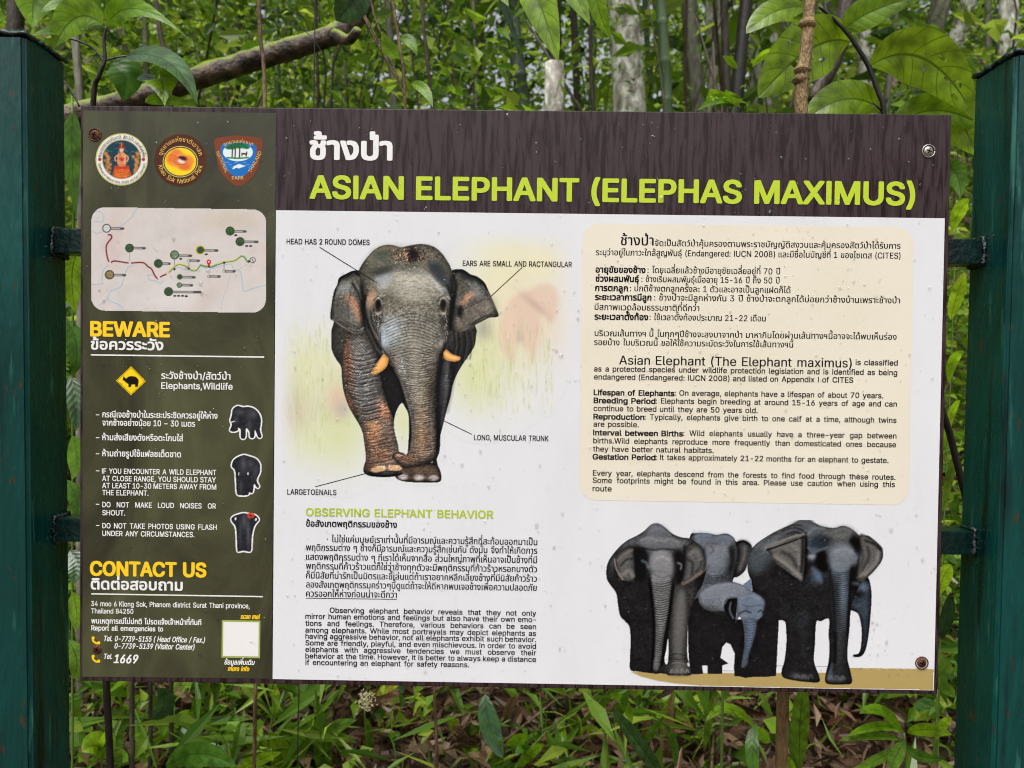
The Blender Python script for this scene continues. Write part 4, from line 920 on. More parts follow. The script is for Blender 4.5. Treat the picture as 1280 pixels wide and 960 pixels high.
# E5: behind, far right
m5 = m = cf.fill(r_([(680, 350), (740, 345), (772, 340), (788, 400), (790, 460), (785, 540), (775, 640), (762, 710), (745, 745), (722, 757), (698, 755), (697, 743), (722, 738), (735, 700), (738, 610), (722, 535), (690, 514), (670, 500)]), (40, 50, 62), vol=4, lo=.55, hi=1.3, tex=.2, ts=7)
cf.blob(668+748, 395, 30, 26, (96, 116, 136), .8, 0, m); cf.blob(668+720, 430, 34, 22, (26, 28, 32), .9, 0, m); cf.blob(668+752, 500, 24, 60, (58, 74, 92), .8, 0, m)
# E4: big right
e4 = r_([(440, 36), (405, 47), (368, 66), (300, 96), (240, 130), (190, 165), (160, 200), (145, 250), (145, 310), (160, 360), (168, 430), (150, 600), (150, 760), (180, 850), (276, 856), (278, 830), (266, 780), (270, 700), (281, 640), (292, 572), (336, 570), (345, 620), (345, 700), (335, 780), (322, 822), (326, 860), (372, 876), (462, 888), (517, 886), (516, 852), (490, 780), (495, 690), (502, 575), (525, 570), (568, 558), (566, 640), (571, 700), (566, 780), (552, 840), (548, 884), (572, 899), (650, 900), (688, 890), (680, 830), (664, 760), (668, 680), (676, 600), (681, 520), (700, 440), (745, 360), (800, 310), (845, 250), (845, 190), (812, 156), (770, 125), (730, 124), (706, 104), (680, 85), (642, 72), (600, 83), (560, 80), (520, 70), (472, 44)])
m4 = cf.fill(e4, D, vol=3, lo=.85, hi=1.1, tex=.25, ts=8)
B = lambda x, y, rx, ry, c, a, an=0, m=m4: cf.blob(668+x, y, rx, ry, c, a, an, m)
B(250, 190, 90, 60, (84, 98, 106), .85, -30); B(190, 240, 50, 60, (62, 76, 84), .8); B(330, 110, 100, 26, (98, 100, 104), .8, -30); B(440, 60, 60, 28, (88, 94, 102), .8)
B(620, 120, 90, 50, (92, 92, 90), .8); B(500, 150, 60, 60, (62, 84, 108), .85); B(470, 90, 40, 40, (92, 110, 130), .7); B(640, 220, 70, 50, (116, 130, 144), .85); B(610, 280, 60, 70, (74, 98, 122), .85); B(520, 240, 40, 46, (16, 17, 20), .95, 20)
B(480, 235, 30, 16, (120, 134, 150), .7, 0); B(500, 330, 34, 50, (52, 76, 104), .7, 20); B(700, 160, 30, 50, (26, 26, 28), .8); B(690, 210, 26, 40, (60, 70, 82), .7)
B(645, 420, 30, 180, (64, 88, 112), .9); B(690, 350, 14, 120, (28, 30, 36), .7); B(620, 700, 22, 160, (44, 52, 62), .7); B(430, 560, 50, 60, (36, 48, 60), .6); B(240, 640, 20, 30, (58, 56, 54), .5)
for x, y in ((395, 855), (440, 860), (575, 870), (630, 870)): B(x, y, 26, 16, (84, 84, 86), .6)
B(580, 850, 18, 26, (70, 94, 126), .5)
for k in range(26): cf.stroke([(668+x, 300+k*12+dy) for x, dy in ((585, 0), (640, 5), (688, 0))], 3, (24, 28, 34), .45, 1.2, clip=m4)
for k in range(6): B(rs.uniform(280, 420), rs.uniform(90, 130), 30, 5, (40, 42, 44), .6, -20)
mE = cf.fill(r_([(240, 185), (300, 150), (380, 120), (440, 104), (447, 150), (446, 230), (440, 310), (430, 355), (400, 345), (350, 310), (290, 265), (262, 215)]), (98, 94, 90), vol=4, lo=.5, hi=1.15, tex=.2, ts=6)
B(340, 200, 70, 20, (150, 142, 134), .6, 30, mE); B(430, 200, 18, 90, (40, 40, 42), .8, 0, mE); B(400, 320, 30, 20, (150, 142, 132), .6, 30, mE)
cf.stroke([(668+240, 186), (668+300, 158), (668+380, 128), (668+440, 112)], 12, (126, 122, 116), .8, 3); cf.stroke([(668+244, 200), (668+310, 176), (668+400, 140)], 5, (18, 18, 20), .8, 2)
mF = cf.fill(r_([(722, 130), (772, 124), (812, 156), (846, 192), (846, 248), (808, 300), (768, 342), (738, 364), (712, 352), (706, 330), (722, 260), (738, 190)]), (96, 92, 88), vol=4, lo=.55, hi=1.15, tex=.2, ts=6)
B(800, 230, 36, 60, (156, 148, 140), .7, 30, mF); B(760, 170, 40, 20, (40, 40, 42), .8, 35, mF); B(750, 270, 14, 80, (50, 50, 52), .7, 25, mF); B(740, 330, 20, 26, (140, 134, 128), .6, 0, mF)
cf.stroke([(668+770, 126), (668+812, 158), (668+845, 192)], 5, (20, 20, 22), .8, 2)
# E2: middle, behind
e2 = [(510, 130), (545, 110), (600, 110), (650, 119), (700, 112), (735, 130), (755, 156), (790, 147), (826, 166), (834, 190), (818, 240), (800, 300), (770, 332), (738, 346), (736, 400), (760, 480), (700, 560), (600, 620), (520, 800), (505, 760), (500, 560), (500, 300)]
m2 = cf.fill(e2, (46, 52, 60), vol=5, lo=.6, hi=1.2, tex=.2, ts=8)
C_ = lambda x, y, rx, ry, c, a, an=0, m=m2: cf.blob(x, y, rx, ry, c, a, an, m)
C_(580, 140, 50, 36, (96, 122, 150), .85); C_(690, 150, 60, 34, (106, 118, 132), .85); C_(640, 230, 60, 60, (126, 138, 156), .85); C_(735, 210, 18, 70, (40, 42, 48), .8); C_(690, 290, 40, 34, (54, 60, 70), .7); C_(620, 330, 50, 60, (96, 110, 130), .8); C_(700, 220, 20, 50, (110, 120, 134), .5)
mG = cf.fill([(752, 160), (790, 148), (826, 168), (833, 192), (816, 244), (800, 300), (768, 333), (745, 340), (742, 320), (762, 260), (764, 205)], (58, 58, 60), vol=3, lo=.5, hi=1.2, tex=.2, ts=5); C_(800, 230, 20, 60, (108, 106, 106), .7, 20, mG)
C_(790, 165, 30, 12, (24, 24, 26), .8, 10, mG)
for k in range(5): cf.stroke([(580, 330+k*12), (650, 345+k*10), (730, 330+k*12)], 4, (50, 58, 72), .6, 2, clip=m2)
# dark mass of legs behind the calf
m3d = cf.fill([(500, 480), (560, 440), (700, 500), (760, 560), (880, 560), (900, 640), (905, 800), (880, 858), (820, 862), (800, 866), (772, 858), (742, 856), (741, 800), (745, 740), (722, 690), (700, 681), (680, 704), (670, 760), (712, 790), (680, 800), (679, 845), (604, 845), (602, 800), (574, 800), (580, 845), (512, 846), (508, 760)], D, .4, tex=.2, ts=8, smooth=False)
m3e = cf.fill([(880, 470), (980, 460), (960, 856), (860, 860), (870, 700)], D, .4, tex=.2, smooth=False)
# E3: the calf
e3 = [(555, 442), (572, 412), (620, 382), (680, 368), (740, 366), (790, 384), (838, 414), (880, 440), (902, 468), (896, 500), (886, 545), (860, 570), (856, 620), (840, 680), (820, 740), (808, 800), (780, 810), (786, 760), (796, 680), (790, 600), (770, 545), (745, 582), (720, 560), (690, 520), (640, 520), (600, 510), (566, 482)]
m3 = cf.fill(e3, (84, 100, 120), vol=4, lo=.5, hi=1.2, tex=.16, ts=6)
C_(660, 420, 90, 34, (146, 156, 176), .85, -8, m3); C_(580, 450, 26, 30, (124, 116, 110), .7, 0, m3); C_(830, 470, 50, 34, (128, 152, 184), .85, 0, m3); C_(870, 530, 20, 20, (100, 124, 156), .7, 0, m3); C_(620, 500, 60, 16, (66, 72, 80), .7, 0, m3); C_(820, 610, 22, 90, (86, 116, 152), .8, 5, m3); C_(790, 770, 16, 50, (70, 88, 110), .6, 10, m3); C_(760, 500, 12, 50, (50, 58, 70), .8, 0, m3)
for k in range(12): cf.stroke([(796, 570+k*18), (822, 576+k*18), (846, 570+k*18)], 3, (52, 70, 94), .6, 1.5, clip=m3)
for k in range(7): cf.stroke([(800+rs.uniform(-10, 10), 440+k*16), (840, 448+k*16), (885, 444+k*16)], 3, (70, 88, 112), .5, 1.5, clip=m3)
mH = cf.fill([(690, 500), (696, 462), (716, 448), (750, 445), (758, 470), (752, 520), (748, 560), (742, 584), (722, 560), (704, 536)], (34, 38, 46), vol=3, lo=.5, hi=1.2); cf.stroke([(735, 470), (728, 510), (740, 556)], 7, (90, 104, 124), .7, 3, clip=mH); cf.stroke([(694, 500), (700, 460), (722, 447), (754, 448)], 5, (104, 116, 132), .7, 2)
# small triangle of a back between
cf.fill([(786, 385), (812, 360), (830, 346), (834, 410)], (106, 122, 144), .4, smooth=False)
# E1: left
e1 = [(325, 60), (300, 72), (268, 102), (230, 125), (188, 146), (150, 175), (110, 220), (85, 260), (75, 300), (78, 350), (98, 384), (126, 424), (135, 480), (146, 540), (172, 570), (196, 602), (201, 680), (198, 760), (200, 822), (240, 832), (320, 842), (362, 842), (388, 846), (402, 852), (470, 853), (516, 850), (517, 820), (506, 790), (496, 740), (498, 650), (505, 560), (540, 440), (575, 380), (596, 300), (590, 240), (578, 195), (550, 165), (515, 140), (462, 131), (418, 112), (385, 84), (355, 63)]
m1 = cf.fill(e1, D, vol=3, lo=.85, hi=1.1, tex=.25, ts=8)
C1 = lambda x, y, rx, ry, c, a, an=0, m=m1: cf.blob(x, y, rx, ry, c, a, an, m)
C1(330, 95, 60, 34, (110, 116, 126), .85); C1(200, 160, 80, 30, (76, 84, 92), .75, -30); C1(110, 260, 26, 60, (56, 66, 76), .8, 10); C1(350, 150, 90, 34, (120, 122, 126), .8); C1(360, 250, 60, 76, (150, 152, 158), .9); C1(310, 140, 40, 20, (140, 146, 154), .5); C1(290, 240, 34, 50, (58, 78, 92), .75); C1(450, 190, 50, 50, (84, 86, 88), .8); C1(435, 300, 22, 60, (44, 44, 46), .8); C1(470, 160, 50, 20, (100, 102, 104), .6)
C1(455, 275, 14, 14, (150, 150, 152), .6); C1(270, 330, 26, 50, (30, 30, 32), .9)
C1(455, 560, 40, 180, (112, 110, 104), .85, 0); C1(445, 700, 30, 90, (84, 82, 78), .7); C1(455, 815, 55, 30, (112, 104, 96), .8); C1(492, 800, 12, 30, (60, 56, 52), .8); C1(520, 430, 30, 60, (70, 66, 62), .6)
mT = cf.fill([(292, 330), (330, 300), (400, 320), (424, 360), (420, 430), (404, 540), (388, 620), (374, 700), (362, 780), (346, 838), (318, 838), (314, 780), (322, 700), (326, 600), (322, 520), (306, 430)], (84, 85, 86), .6, vol=4, lo=.35, hi=1.25, tex=.2, ts=6)
for k in range(34): cf.stroke([(300, 345+k*13), (350, 353+k*13), (418, 340+k*13)], 3.4, (32, 32, 34), .6, 1.4, clip=mT)
for k in range(20): cf.stroke([(312, 350+k*14), (350, 358+k*14), (400, 348+k*14)], 2, (170, 170, 170), .35, 1.2, clip=mT)
mA = cf.fill([(118, 240), (150, 205), (205, 176), (218, 215), (224, 280), (228, 330), (210, 358), (170, 358), (142, 340), (126, 290)], (84, 82, 80), vol=4, lo=.5, hi=1.2, tex=.25, ts=6)
C1(165, 330, 40, 26, (146, 130, 118), .75, 20, mA); C1(200, 300, 16, 70, (44, 44, 46), .7, 0, mA); C1(160, 230, 34, 20, (112, 112, 112), .6, -30, mA); cf.stroke([(118, 245), (128, 300), (160, 350)], 5, (190, 166, 146), .8, 2)
mB_ = cf.fill([(490, 190), (520, 160), (560, 172), (582, 210), (598, 270), (590, 310), (545, 340), (505, 366), (478, 382), (466, 366), (480, 300), (488, 240)], (78, 77, 76), vol=4, lo=.55, hi=1.2, tex=.25, ts=6)
C1(540, 220, 30, 40, (116, 116, 116), .6, 0, mB_); cf.stroke([(472, 372), (510, 350), (550, 322), (586, 296), (594, 262)], 22, (176, 146, 124), .6, 8, clip=mB_)
for k in range(12): x = 478+k*10; cf.stroke([(x, 366-k*8), (x+6, 350-k*8)], 3, (70, 56, 48), .6, 1, smooth=False, clip=mB_)
cf.fill([(395, 660), (388, 715), (378, 765), (386, 795), (396, 780), (400, 700)], (228, 230, 233), .3); cf.fill([(494, 788), (508, 786), (509, 806), (500, 806)], (228, 230, 233), .3, smooth=False)
for x, y in ((415, 835), (440, 838), (470, 838), (495, 832)): C1(x, y, 10, 9, (150, 140, 130), .8)
allm = np.clip(cf.A, 0, 1); cf.grain(allm*(cf.Y < 838), .22, 1.8, 91)
gr_ = cf.C.mean(-1, keepdims=True); el_ = (cf.Y < 838)[..., None]*(cf.C.max(-1, keepdims=True) < .75)
isel = np.clip(m1+m2+m3+m4+m3d+m3e, 0, 1)*(cf.C.max(-1) < .8)
hi_ = np.clip(gr_+(cf.C-gr_)*.6, 0, 1)**.86; hi_ = np.clip(hi_*1.12-.03, .06, 1)
cf.C = np.where(isel[..., None] > .5, hi_, cf.C); cf.cracks(isel, .06, 8, 501)
Q = lambda x, y, rx, ry, c, a, an=0: cf.blob(x, y, rx, ry, c, a, an, isel)
# left elephant: brow, sockets, trunk edges
Q(355, 240, 50, 50, (176, 178, 184), .75); Q(300, 150, 34, 16, (158, 162, 168), .6, -20); Q(395, 150, 40, 16, (150, 152, 156), .55, 15); Q(345, 185, 60, 12, (70, 74, 80), .55); Q(335, 80, 34, 16, (150, 154, 164), .6)
Q(285, 250, 20, 34, (34, 46, 56), .8, 10); Q(430, 250, 20, 40, (34, 34, 37), .85); Q(455, 272, 9, 9, (160, 160, 160), .6); Q(265, 262, 14, 12, (120, 150, 160), .45); Q(300, 320, 16, 30, (30, 30, 32), .8); Q(425, 330, 12, 40, (26, 26, 28), .85)
Q(350, 420, 26, 120, (134, 134, 134), .35); Q(340, 640, 16, 130, (110, 110, 110), .35)
cf.stroke([(300, 350), (318, 480), (322, 600), (318, 760)], 10, (16, 16, 18), .85, 4, clip=isel); cf.stroke([(424, 380), (410, 500), (388, 640), (366, 780)], 10, (14, 14, 16), .85, 4, clip=isel)
cf.stroke([(222, 190), (232, 280), (228, 350)], 9, (20, 20, 22), .8, 4, clip=isel); cf.stroke([(484, 180), (478, 260), (466, 350)], 9, (22, 22, 24), .8, 4, clip=isel)
Q(470, 480, 20, 80, (140, 138, 132), .5); Q(450, 600, 18, 70, (128, 126, 120), .4)
# middle elephant
Q(640, 210, 50, 40, (158, 166, 180), .6); Q(585, 135, 34, 14, (130, 146, 170), .6, -10); Q(690, 140, 40, 14, (136, 144, 156), .6, 10); Q(640, 165, 30, 10, (66, 72, 82), .6); Q(595, 230, 14, 26, (50, 56, 64), .7); Q(702, 250, 18, 26, (40, 44, 50), .8); Q(660, 300, 40, 20, (110, 120, 136), .5)
cf.stroke([(752, 160), (764, 210), (748, 290), (740, 340)], 8, (22, 22, 26), .8, 3, clip=isel)
# calf
Q(680, 400, 60, 14, (176, 184, 200), .55, -4); Q(780, 410, 34, 12, (160, 170, 190), .5, 20); Q(840, 450, 30, 14, (156, 172, 196), .6); Q(808, 500, 14, 12, (60, 74, 96), .7); Q(866, 500, 16, 9, (150, 168, 192), .6); Q(610, 480, 30, 20, (80, 84, 90), .6)
cf.stroke([(560, 440), (580, 490), (640, 520), (690, 530)], 8, (50, 56, 64), .7, 4, clip=isel)
# large right elephant
W_ = lambda x, y, *k: Q(668+x, y, *k)
W_(630, 120, 50, 18, (134, 136, 134), .6, 0); W_(560, 140, 30, 20, (50, 60, 70), .7, 0); W_(640, 220, 40, 24, (164, 176, 190), .7, 0); W_(600, 190, 60, 10, (60, 72, 86), .5, 0); W_(500, 190, 30, 18, (110, 134, 160), .6, -20); W_(482, 232, 18, 8, (170, 180, 190), .7, 0); W_(530, 250, 26, 26, (10, 10, 12), .9, 0)
W_(690, 160, 14, 26, (20, 20, 22), .85, -10); W_(620, 290, 30, 30, (116, 136, 156), .5, 0); W_(640, 400, 14, 120, (110, 132, 152), .5, 0); W_(510, 340, 22, 26, (84, 112, 146), .5, 0); W_(250, 180, 50, 20, (130, 142, 150), .5, -35)
cf.stroke([(668+572, 300), (668+590, 460), (668+600, 620), (668+600, 780)], 12, (14, 15, 18), .85, 4, clip=isel); cf.stroke([(668+688, 300), (668+676, 460), (668+664, 640)], 9, (14, 15, 18), .85, 4, clip=isel)
cf.stroke([(668+447, 110), (668+450, 200), (668+444, 300), (668+432, 350)], 9, (14, 14, 16), .85, 4, clip=isel); cf.stroke([(668+722, 140), (668+724, 240), (668+712, 330)], 8, (18, 18, 20), .8, 3, clip=isel)
W_(700, 400, 20, 14, (20, 22, 26), .8, 0); W_(335, 250, 60, 30, (140, 134, 128), .4, 30)
for pts in ([(300, 230), (360, 250), (430, 260)], [(340, 290), (390, 300), (436, 300)], [(300, 190), (370, 190), (440, 180)]): cf.stroke([(668+x, y) for x, y in pts], 4, (60, 58, 56), .5, 2, clip=isel)
# crisper features, read at a closer zoom
HH = 4.173/3.368
def hf(P, col, soft=1., a=.8, vol=0): return cf.fill([(x*HH, y*HH) for x, y in P], col, soft, vol=vol, lo=.6, a=a)
def hs_(P, w_, col, a=.8, soft=1.2): cf.stroke([(x*HH, y*HH) for x, y in P], w_*HH, col, a, soft, clip=isel)
hf([(262, 52), (238, 76), (228, 96), (262, 104), (300, 100), (336, 102), (318, 76), (292, 56)], (112, 118, 130), 2.2, .75); hs_([(240, 90), (262, 72), (296, 74), (330, 98)], 4, (150, 156, 166), .5, 3)
hf([(196, 116), (226, 104), (262, 108), (298, 112), (340, 108), (366, 122), (370, 146), (340, 156), (300, 150), (262, 156), (224, 150), (200, 138)], (116, 120, 126), 2.5, .7)
hs_([(205, 118), (240, 108), (272, 118), (300, 122), (330, 112), (362, 126)], 5, (162, 166, 172), .6, 3); hs_([(214, 152), (262, 160), (300, 156), (350, 160)], 5, (34, 36, 40), .75, 3)
hf([(182, 152), (224, 158), (238, 200), (234, 250), (214, 290), (186, 292), (178, 220)], (24, 26, 30), 2.5, .85); hs_([(212, 205), (228, 214), (236, 232)], 7, (112, 138, 150), .65, 4)
hf([(256, 184), (290, 170), (326, 180), (346, 206), (348, 250), (330, 284), (290, 292), (258, 276), (240, 226)], (158, 160, 164), 3.5, .75); hs_([(268, 200), (296, 188), (324, 202)], 8, (196, 198, 202), .5, 5); hs_([(246, 236), (262, 262), (300, 276), (340, 262)], 4, (92, 94, 98), .6, 3)
hf([(352, 160), (384, 168), (388, 230), (382, 296), (352, 304), (350, 240)], (24, 24, 27), 2.5, .85); hs_([(362, 214), (376, 222), (374, 240)], 6, (150, 152, 154), .7, 3)
hf([(96, 204), (124, 164), (168, 142), (176, 186), (182, 284), (152, 290), (116, 270)], (88, 86, 84), 1.2, .8, 3); hs_([(108, 206), (136, 176), (170, 160)], 6, (134, 134, 134), .6, 3); hs_([(120, 226), (146, 200), (170, 196)], 6, (34, 34, 36), .7, 3); hs_([(132, 262), (156, 246), (172, 268)], 12, (158, 146, 134), .65, 5); hs_([(94, 200), (104, 240), (130, 284)], 3, (150, 132, 118), .8, 1.6)
hf([(396, 168), (436, 134), (464, 150), (476, 202), (480, 240), (440, 276), (404, 304), (378, 302), (392, 240)], (84, 83, 82), 1.2, .8, 3); hs_([(412, 176), (440, 164), (456, 196)], 10, (140, 140, 140), .55, 5); hs_([(402, 200), (424, 216), (420, 262)], 8, (36, 36, 38), .65, 4); hs_([(440, 250), (458, 226), (462, 206)], 6, (44, 44, 46), .6, 3)
hs_([(384, 300), (416, 286), (448, 262), (476, 236)], 12, (136, 114, 98), .7, 4)
for k in range(14): hs_([(386+k*6.6, 302-k*5), (391+k*6.6, 288-k*5)], 2, (62, 52, 48), .7, 1)
hs_([(244, 300), (256, 420), (262, 520), (250, 660)], 6, (10, 10, 12), .8, 3); hs_([(340, 320), (326, 420), (312, 520), (296, 640)], 6, (10, 10, 12), .8, 3)
for k in range(30): hs_([(250+k*.4, 296+k*10), (290, 303+k*10), (334-k*1.2, 294+k*10)], 2.2, (22, 22, 24), .65, 1.2); hs_([(256+k*.3, 301+k*10), (290, 307.5+k*10), (328-k*1.2, 299+k*10)], 1.6, (140, 140, 142), .22, 1.2)
hf([(352, 330), (398, 320), (404, 400), (398, 520), (392, 600), (402, 650), (412, 684), (322, 684), (334, 640), (330, 560), (336, 440)], (96, 95, 91), 2, .7, 4)
hs_([(336, 600), (360, 596), (392, 606)], 3, (36, 35, 34), .7); hs_([(340, 614), (370, 622), (396, 614)], 3, (40, 38, 37), .7); hs_([(334, 640), (360, 634), (396, 642)], 4, (140, 134, 126), .5)
for x in (336, 356, 378, 400): hs_([(x-6, 676), (x, 662), (x+8, 674)], 4, (150, 144, 136), .65, 2)
# middle one
hf([(430, 96), (458, 88), (496, 92), (520, 98), (560, 94), (588, 108), (596, 124), (560, 132), (520, 124), (480, 128), (440, 120)], (104, 118, 138), 2.5, .75); hs_([(436, 104), (466, 94), (500, 100)], 5, (140, 158, 182), .6, 3); hs_([(540, 104), (570, 102), (590, 116)], 5, (140, 146, 156), .55, 3)
hf([(490, 150), (530, 140), (566, 152), (580, 190), (560, 226), (520, 244), (486, 230), (478, 190)], (134, 142, 156), 3.5, .7); hs_([(500, 146), (512, 160), (498, 176)], 5, (56, 60, 68), .6, 3); hf([(576, 150), (596, 160), (600, 220), (584, 262), (570, 250), (582, 206)], (26, 28, 32), 2.5, .85); hs_([(470, 160), (476, 210), (470, 250)], 7, (40, 46, 54), .7, 4)
for k in range(6): hs_([(470, 258+k*8), (520, 268+k*7), (584, 256+k*8)], 2.4, (40, 46, 56), .7, 1.5)
hf([(612, 126), (640, 118), (664, 132), (668, 158), (654, 200), (640, 244), (614, 268), (600, 270), (612, 220), (618, 170)], (62, 62, 64), 1.2, .85, 3); hs_([(644, 150), (640, 190), (622, 240)], 9, (128, 124, 122), .55, 5); hs_([(616, 130), (640, 124), (662, 136)], 5, (16, 16, 18), .85, 2)
# calf
hf([(452, 352), (470, 326), (506, 306), (552, 296), (600, 298), (640, 312), (660, 328), (620, 350), (560, 366), (500, 388), (470, 392)], (132, 142, 160), 3, .6); hs_([(480, 330), (530, 308), (596, 304), (644, 322)], 6, (180, 188, 204), .55, 4); hs_([(456, 380), (480, 408), (520, 414)], 6, (96, 88, 82), .5, 3)
for k in range(8): hs_([(462+k*10, 372-k*3), (470+k*10, 396-k*2)], 1.6, (84, 90, 102), .5, 1)
hf([(560, 380), (572, 362), (604, 358), (612, 370), (600, 400), (604, 440), (598, 470), (582, 456), (566, 432), (556, 408)], (26, 29, 35), 1., .95); hs_([(584, 382), (580, 414), (594, 446)], 6, (112, 124, 146), .75, 2.5); hs_([(560, 386), (574, 364), (606, 360)], 3.4, (140, 150, 168), .8, 1.5)
hf([(624, 350), (660, 340), (700, 352), (726, 374), (722, 402), (716, 436), (690, 452), (660, 440), (632, 430), (614, 400), (616, 366)], (104, 124, 152), 2.5, .7); hs_([(628, 362), (664, 352), (704, 366)], 6, (158, 174, 200), .6, 3); hs_([(620, 428), (644, 416), (668, 424)], 4, (34, 40, 50), .85, 2); hs_([(700, 420), (712, 414), (718, 424)], 4, (30, 36, 46), .8, 2); hs_([(636, 390), (670, 398), (712, 390)], 3, (66, 82, 106), .7, 2); hs_([(630, 440), (650, 434), (662, 446)], 3, (150, 168, 196), .6, 2)
hf([(640, 452), (688, 450), (694, 480), (680, 540), (664, 590), (650, 630), (636, 640), (634, 620), (644, 570), (650, 510)], (84, 106, 136), 1.4, .75, 2.5)
for k in range(13): hs_([(644, 462+k*11), (664, 467+k*11), (688-k*1.6, 461+k*11)], 2, (40, 52, 72), .75, 1.2)
for k in range(5): hs_([(470+k*14, 470+k*9), (480+k*14, 560)], 4, (44, 46, 50), .45, 3)
# the largest one
hf([(850, 46), (896, 30), (930, 40), (900, 84), (840, 96), (800, 104), (780, 96)], (88, 92, 98), 2, .75); 
for P_ in ([(800, 80), (850, 66), (890, 78)], [(820, 92), (856, 84), (880, 92)], [(806, 70), (846, 56), (880, 56)]): hs_(P_, 3.5, (26, 28, 30), .75, 2)
hs_([(690, 150), (740, 100), (800, 66)], 9, (124, 134, 142), .5, 6); hf([(660, 180), (700, 160), (730, 170), (740, 220), (700, 260), (664, 240), (652, 210)], (74, 88, 96), 4, .7)
hf([(734, 152), (780, 134), (840, 110), (892, 92), (896, 130), (892, 200), (886, 286), (860, 272), (820, 240), (780, 212), (756, 180)], (98, 95, 92), 1., .9, 3)
hs_([(734, 150), (780, 136), (840, 108), (892, 94)], 8, (134, 130, 124), .85, 2); hs_([(738, 160), (790, 142), (848, 122), (890, 106)], 3.6, (16, 16, 18), .85, 1.5); hs_([(768, 186), (812, 216), (850, 250), (880, 280)], 12, (172, 164, 154), .6, 5); hs_([(800, 168), (840, 190), (862, 230)], 12, (40, 40, 42), .65, 6); hs_([(840, 140), (866, 160), (872, 220)], 9, (150, 148, 144), .5, 5); hs_([(886, 110), (886, 180), (880, 250)], 8, (26, 26, 28), .75, 4)
hf([(902, 80), (930, 58), (980, 62), (1010, 72), (1050, 60), (1084, 64), (1110, 84), (1120, 108), (1080, 112), (1040, 100), (1000, 108), (960, 98), (920, 110)], (100, 104, 106), 2.5, .7); hs_([(910, 92), (936, 68), (976, 72)], 7, (120, 142, 164), .6, 4); hs_([(1020, 80), (1056, 70), (1090, 80)], 7, (146, 146, 142), .5, 4)
hf([(930, 104), (966, 96), (996, 110), (990, 150), (950, 160), (920, 140)], (38, 50, 62), 3, .75); hs_([(910, 150), (930, 170), (960, 160), (990, 150)], 6, (110, 136, 162), .6, 4); hf([(914, 176), (946, 176), (946, 196), (926, 200)], (130, 140, 150), 3, .6)
hf([(948, 180), (976, 174), (1000, 190), (1006, 230), (984, 254), (956, 240), (944, 210)], (9, 10, 12), 2, .95); hs_([(930, 240), (952, 264), (964, 292)], 12, (92, 122, 154), .6, 6)
hf([(1010, 140), (1060, 130), (1110, 150), (1124, 186), (1100, 230), (1060, 246), (1014, 240), (990, 210), (996, 166)], (136, 146, 158), 4, .7); hs_([(1026, 166), (1062, 154), (1100, 172)], 9, (186, 196, 208), .5, 6); hf([(1094, 96), (1120, 108), (1128, 150), (1116, 182), (1100, 150)], (20, 22, 24), 2, .85); hf([(1092, 230), (1112, 236), (1110, 290), (1094, 330), (1086, 280)], (18, 22, 28), 2, .85)
for k in range(28): hs_([(988+k*.6, 250+k*9), (1036, 257+k*9), (1092-k*.5, 250+k*9)], 2, (24, 32, 42), .6, 1.2); hs_([(1000+k*.6, 254.5+k*9), (1036, 261+k*9), (1082-k*.5, 254+k*9)], 1.4, (128, 152, 176), .33, 1.2)
hf([(1126, 98), (1160, 102), (1196, 126), (1220, 154), (1220, 196), (1190, 244), (1156, 276), (1132, 290), (1116, 280), (1120, 240), (1136, 190)], (94, 91, 88), 1., .9, 3); hs_([(1150, 120), (1190, 136), (1214, 160)], 7, (26, 26, 28), .8, 4); hs_([(1206, 170), (1196, 214), (1150, 262)], 10, (172, 164, 156), .6, 5); hs_([(1160, 150), (1166, 190), (1140, 246)], 9, (40, 40, 42), .65, 5); hs_([(1130, 270), (1146, 250), (1160, 224)], 6, (150, 144, 138), .55, 3)
hs_([(1100, 300), (1130, 306), (1160, 330)], 10, (92, 114, 138), .6, 5); hs_([(1150, 350), (1162, 420), (1156, 500), (1142, 580)], 9, (58, 76, 96), .7, 5); hs_([(1106, 340), (1130, 346), (1144, 362)], 7, (14, 16, 20), .85, 3); hs_([(1110, 386), (1136, 392), (1156, 380)], 5, (84, 104, 126), .6, 3)
for x in (866, 892, 920): hs_([(x-8, 700), (x, 684), (x+9, 698)], 5, (104, 104, 104), .55, 2.5)
for x in (1004, 1030, 1056): hs_([(x-8, 706), (x, 690), (x+9, 704)], 5, (100, 110, 124), .55, 2.5)
hs_([(994, 690), (1006, 664), (1010, 640)], 6, (90, 118, 152), .5, 4); hs_([(880, 480), (890, 530), (884, 600)], 14, (46, 54, 62), .5, 8)
hf([(636, 310), (654, 292), (668, 284), (672, 330)], (106, 120, 142), .5, 1.)
isel = np.clip(isel+m5, 0, 1); cf.relief(isel, .12, 6, 701, .8, 1.4); cf.grain(isel, .08, 2, 721)
gr_ = cf.C.mean(-1, keepdims=True); cc_ = (gr_+(cf.C-gr_)*.72)*(1-.34*np.clip(gr_*2.2-.45, 0, 1)); cc_ = np.clip(cc_*(1+1.5*(gr_-.34)*np.exp(-gr_*1.2))-.012, .02, 1); cf.C = np.where(isel[..., None] > .5, cc_, cf.C)
cf.local_contrast(isel, ((2.2, .15), (8, .3)))
lim_ = (cf.Y < 848.8+(cf.X-340.8)*.01718-1.2) & (cf.X < 1167.8-(cf.Y-840)*.02-1.3)
cf.A = cf.A*lim_
cf.build('herd_print', -.00042, board, thr=.01, label='printed herd of dark elephants with a calf in the middle')

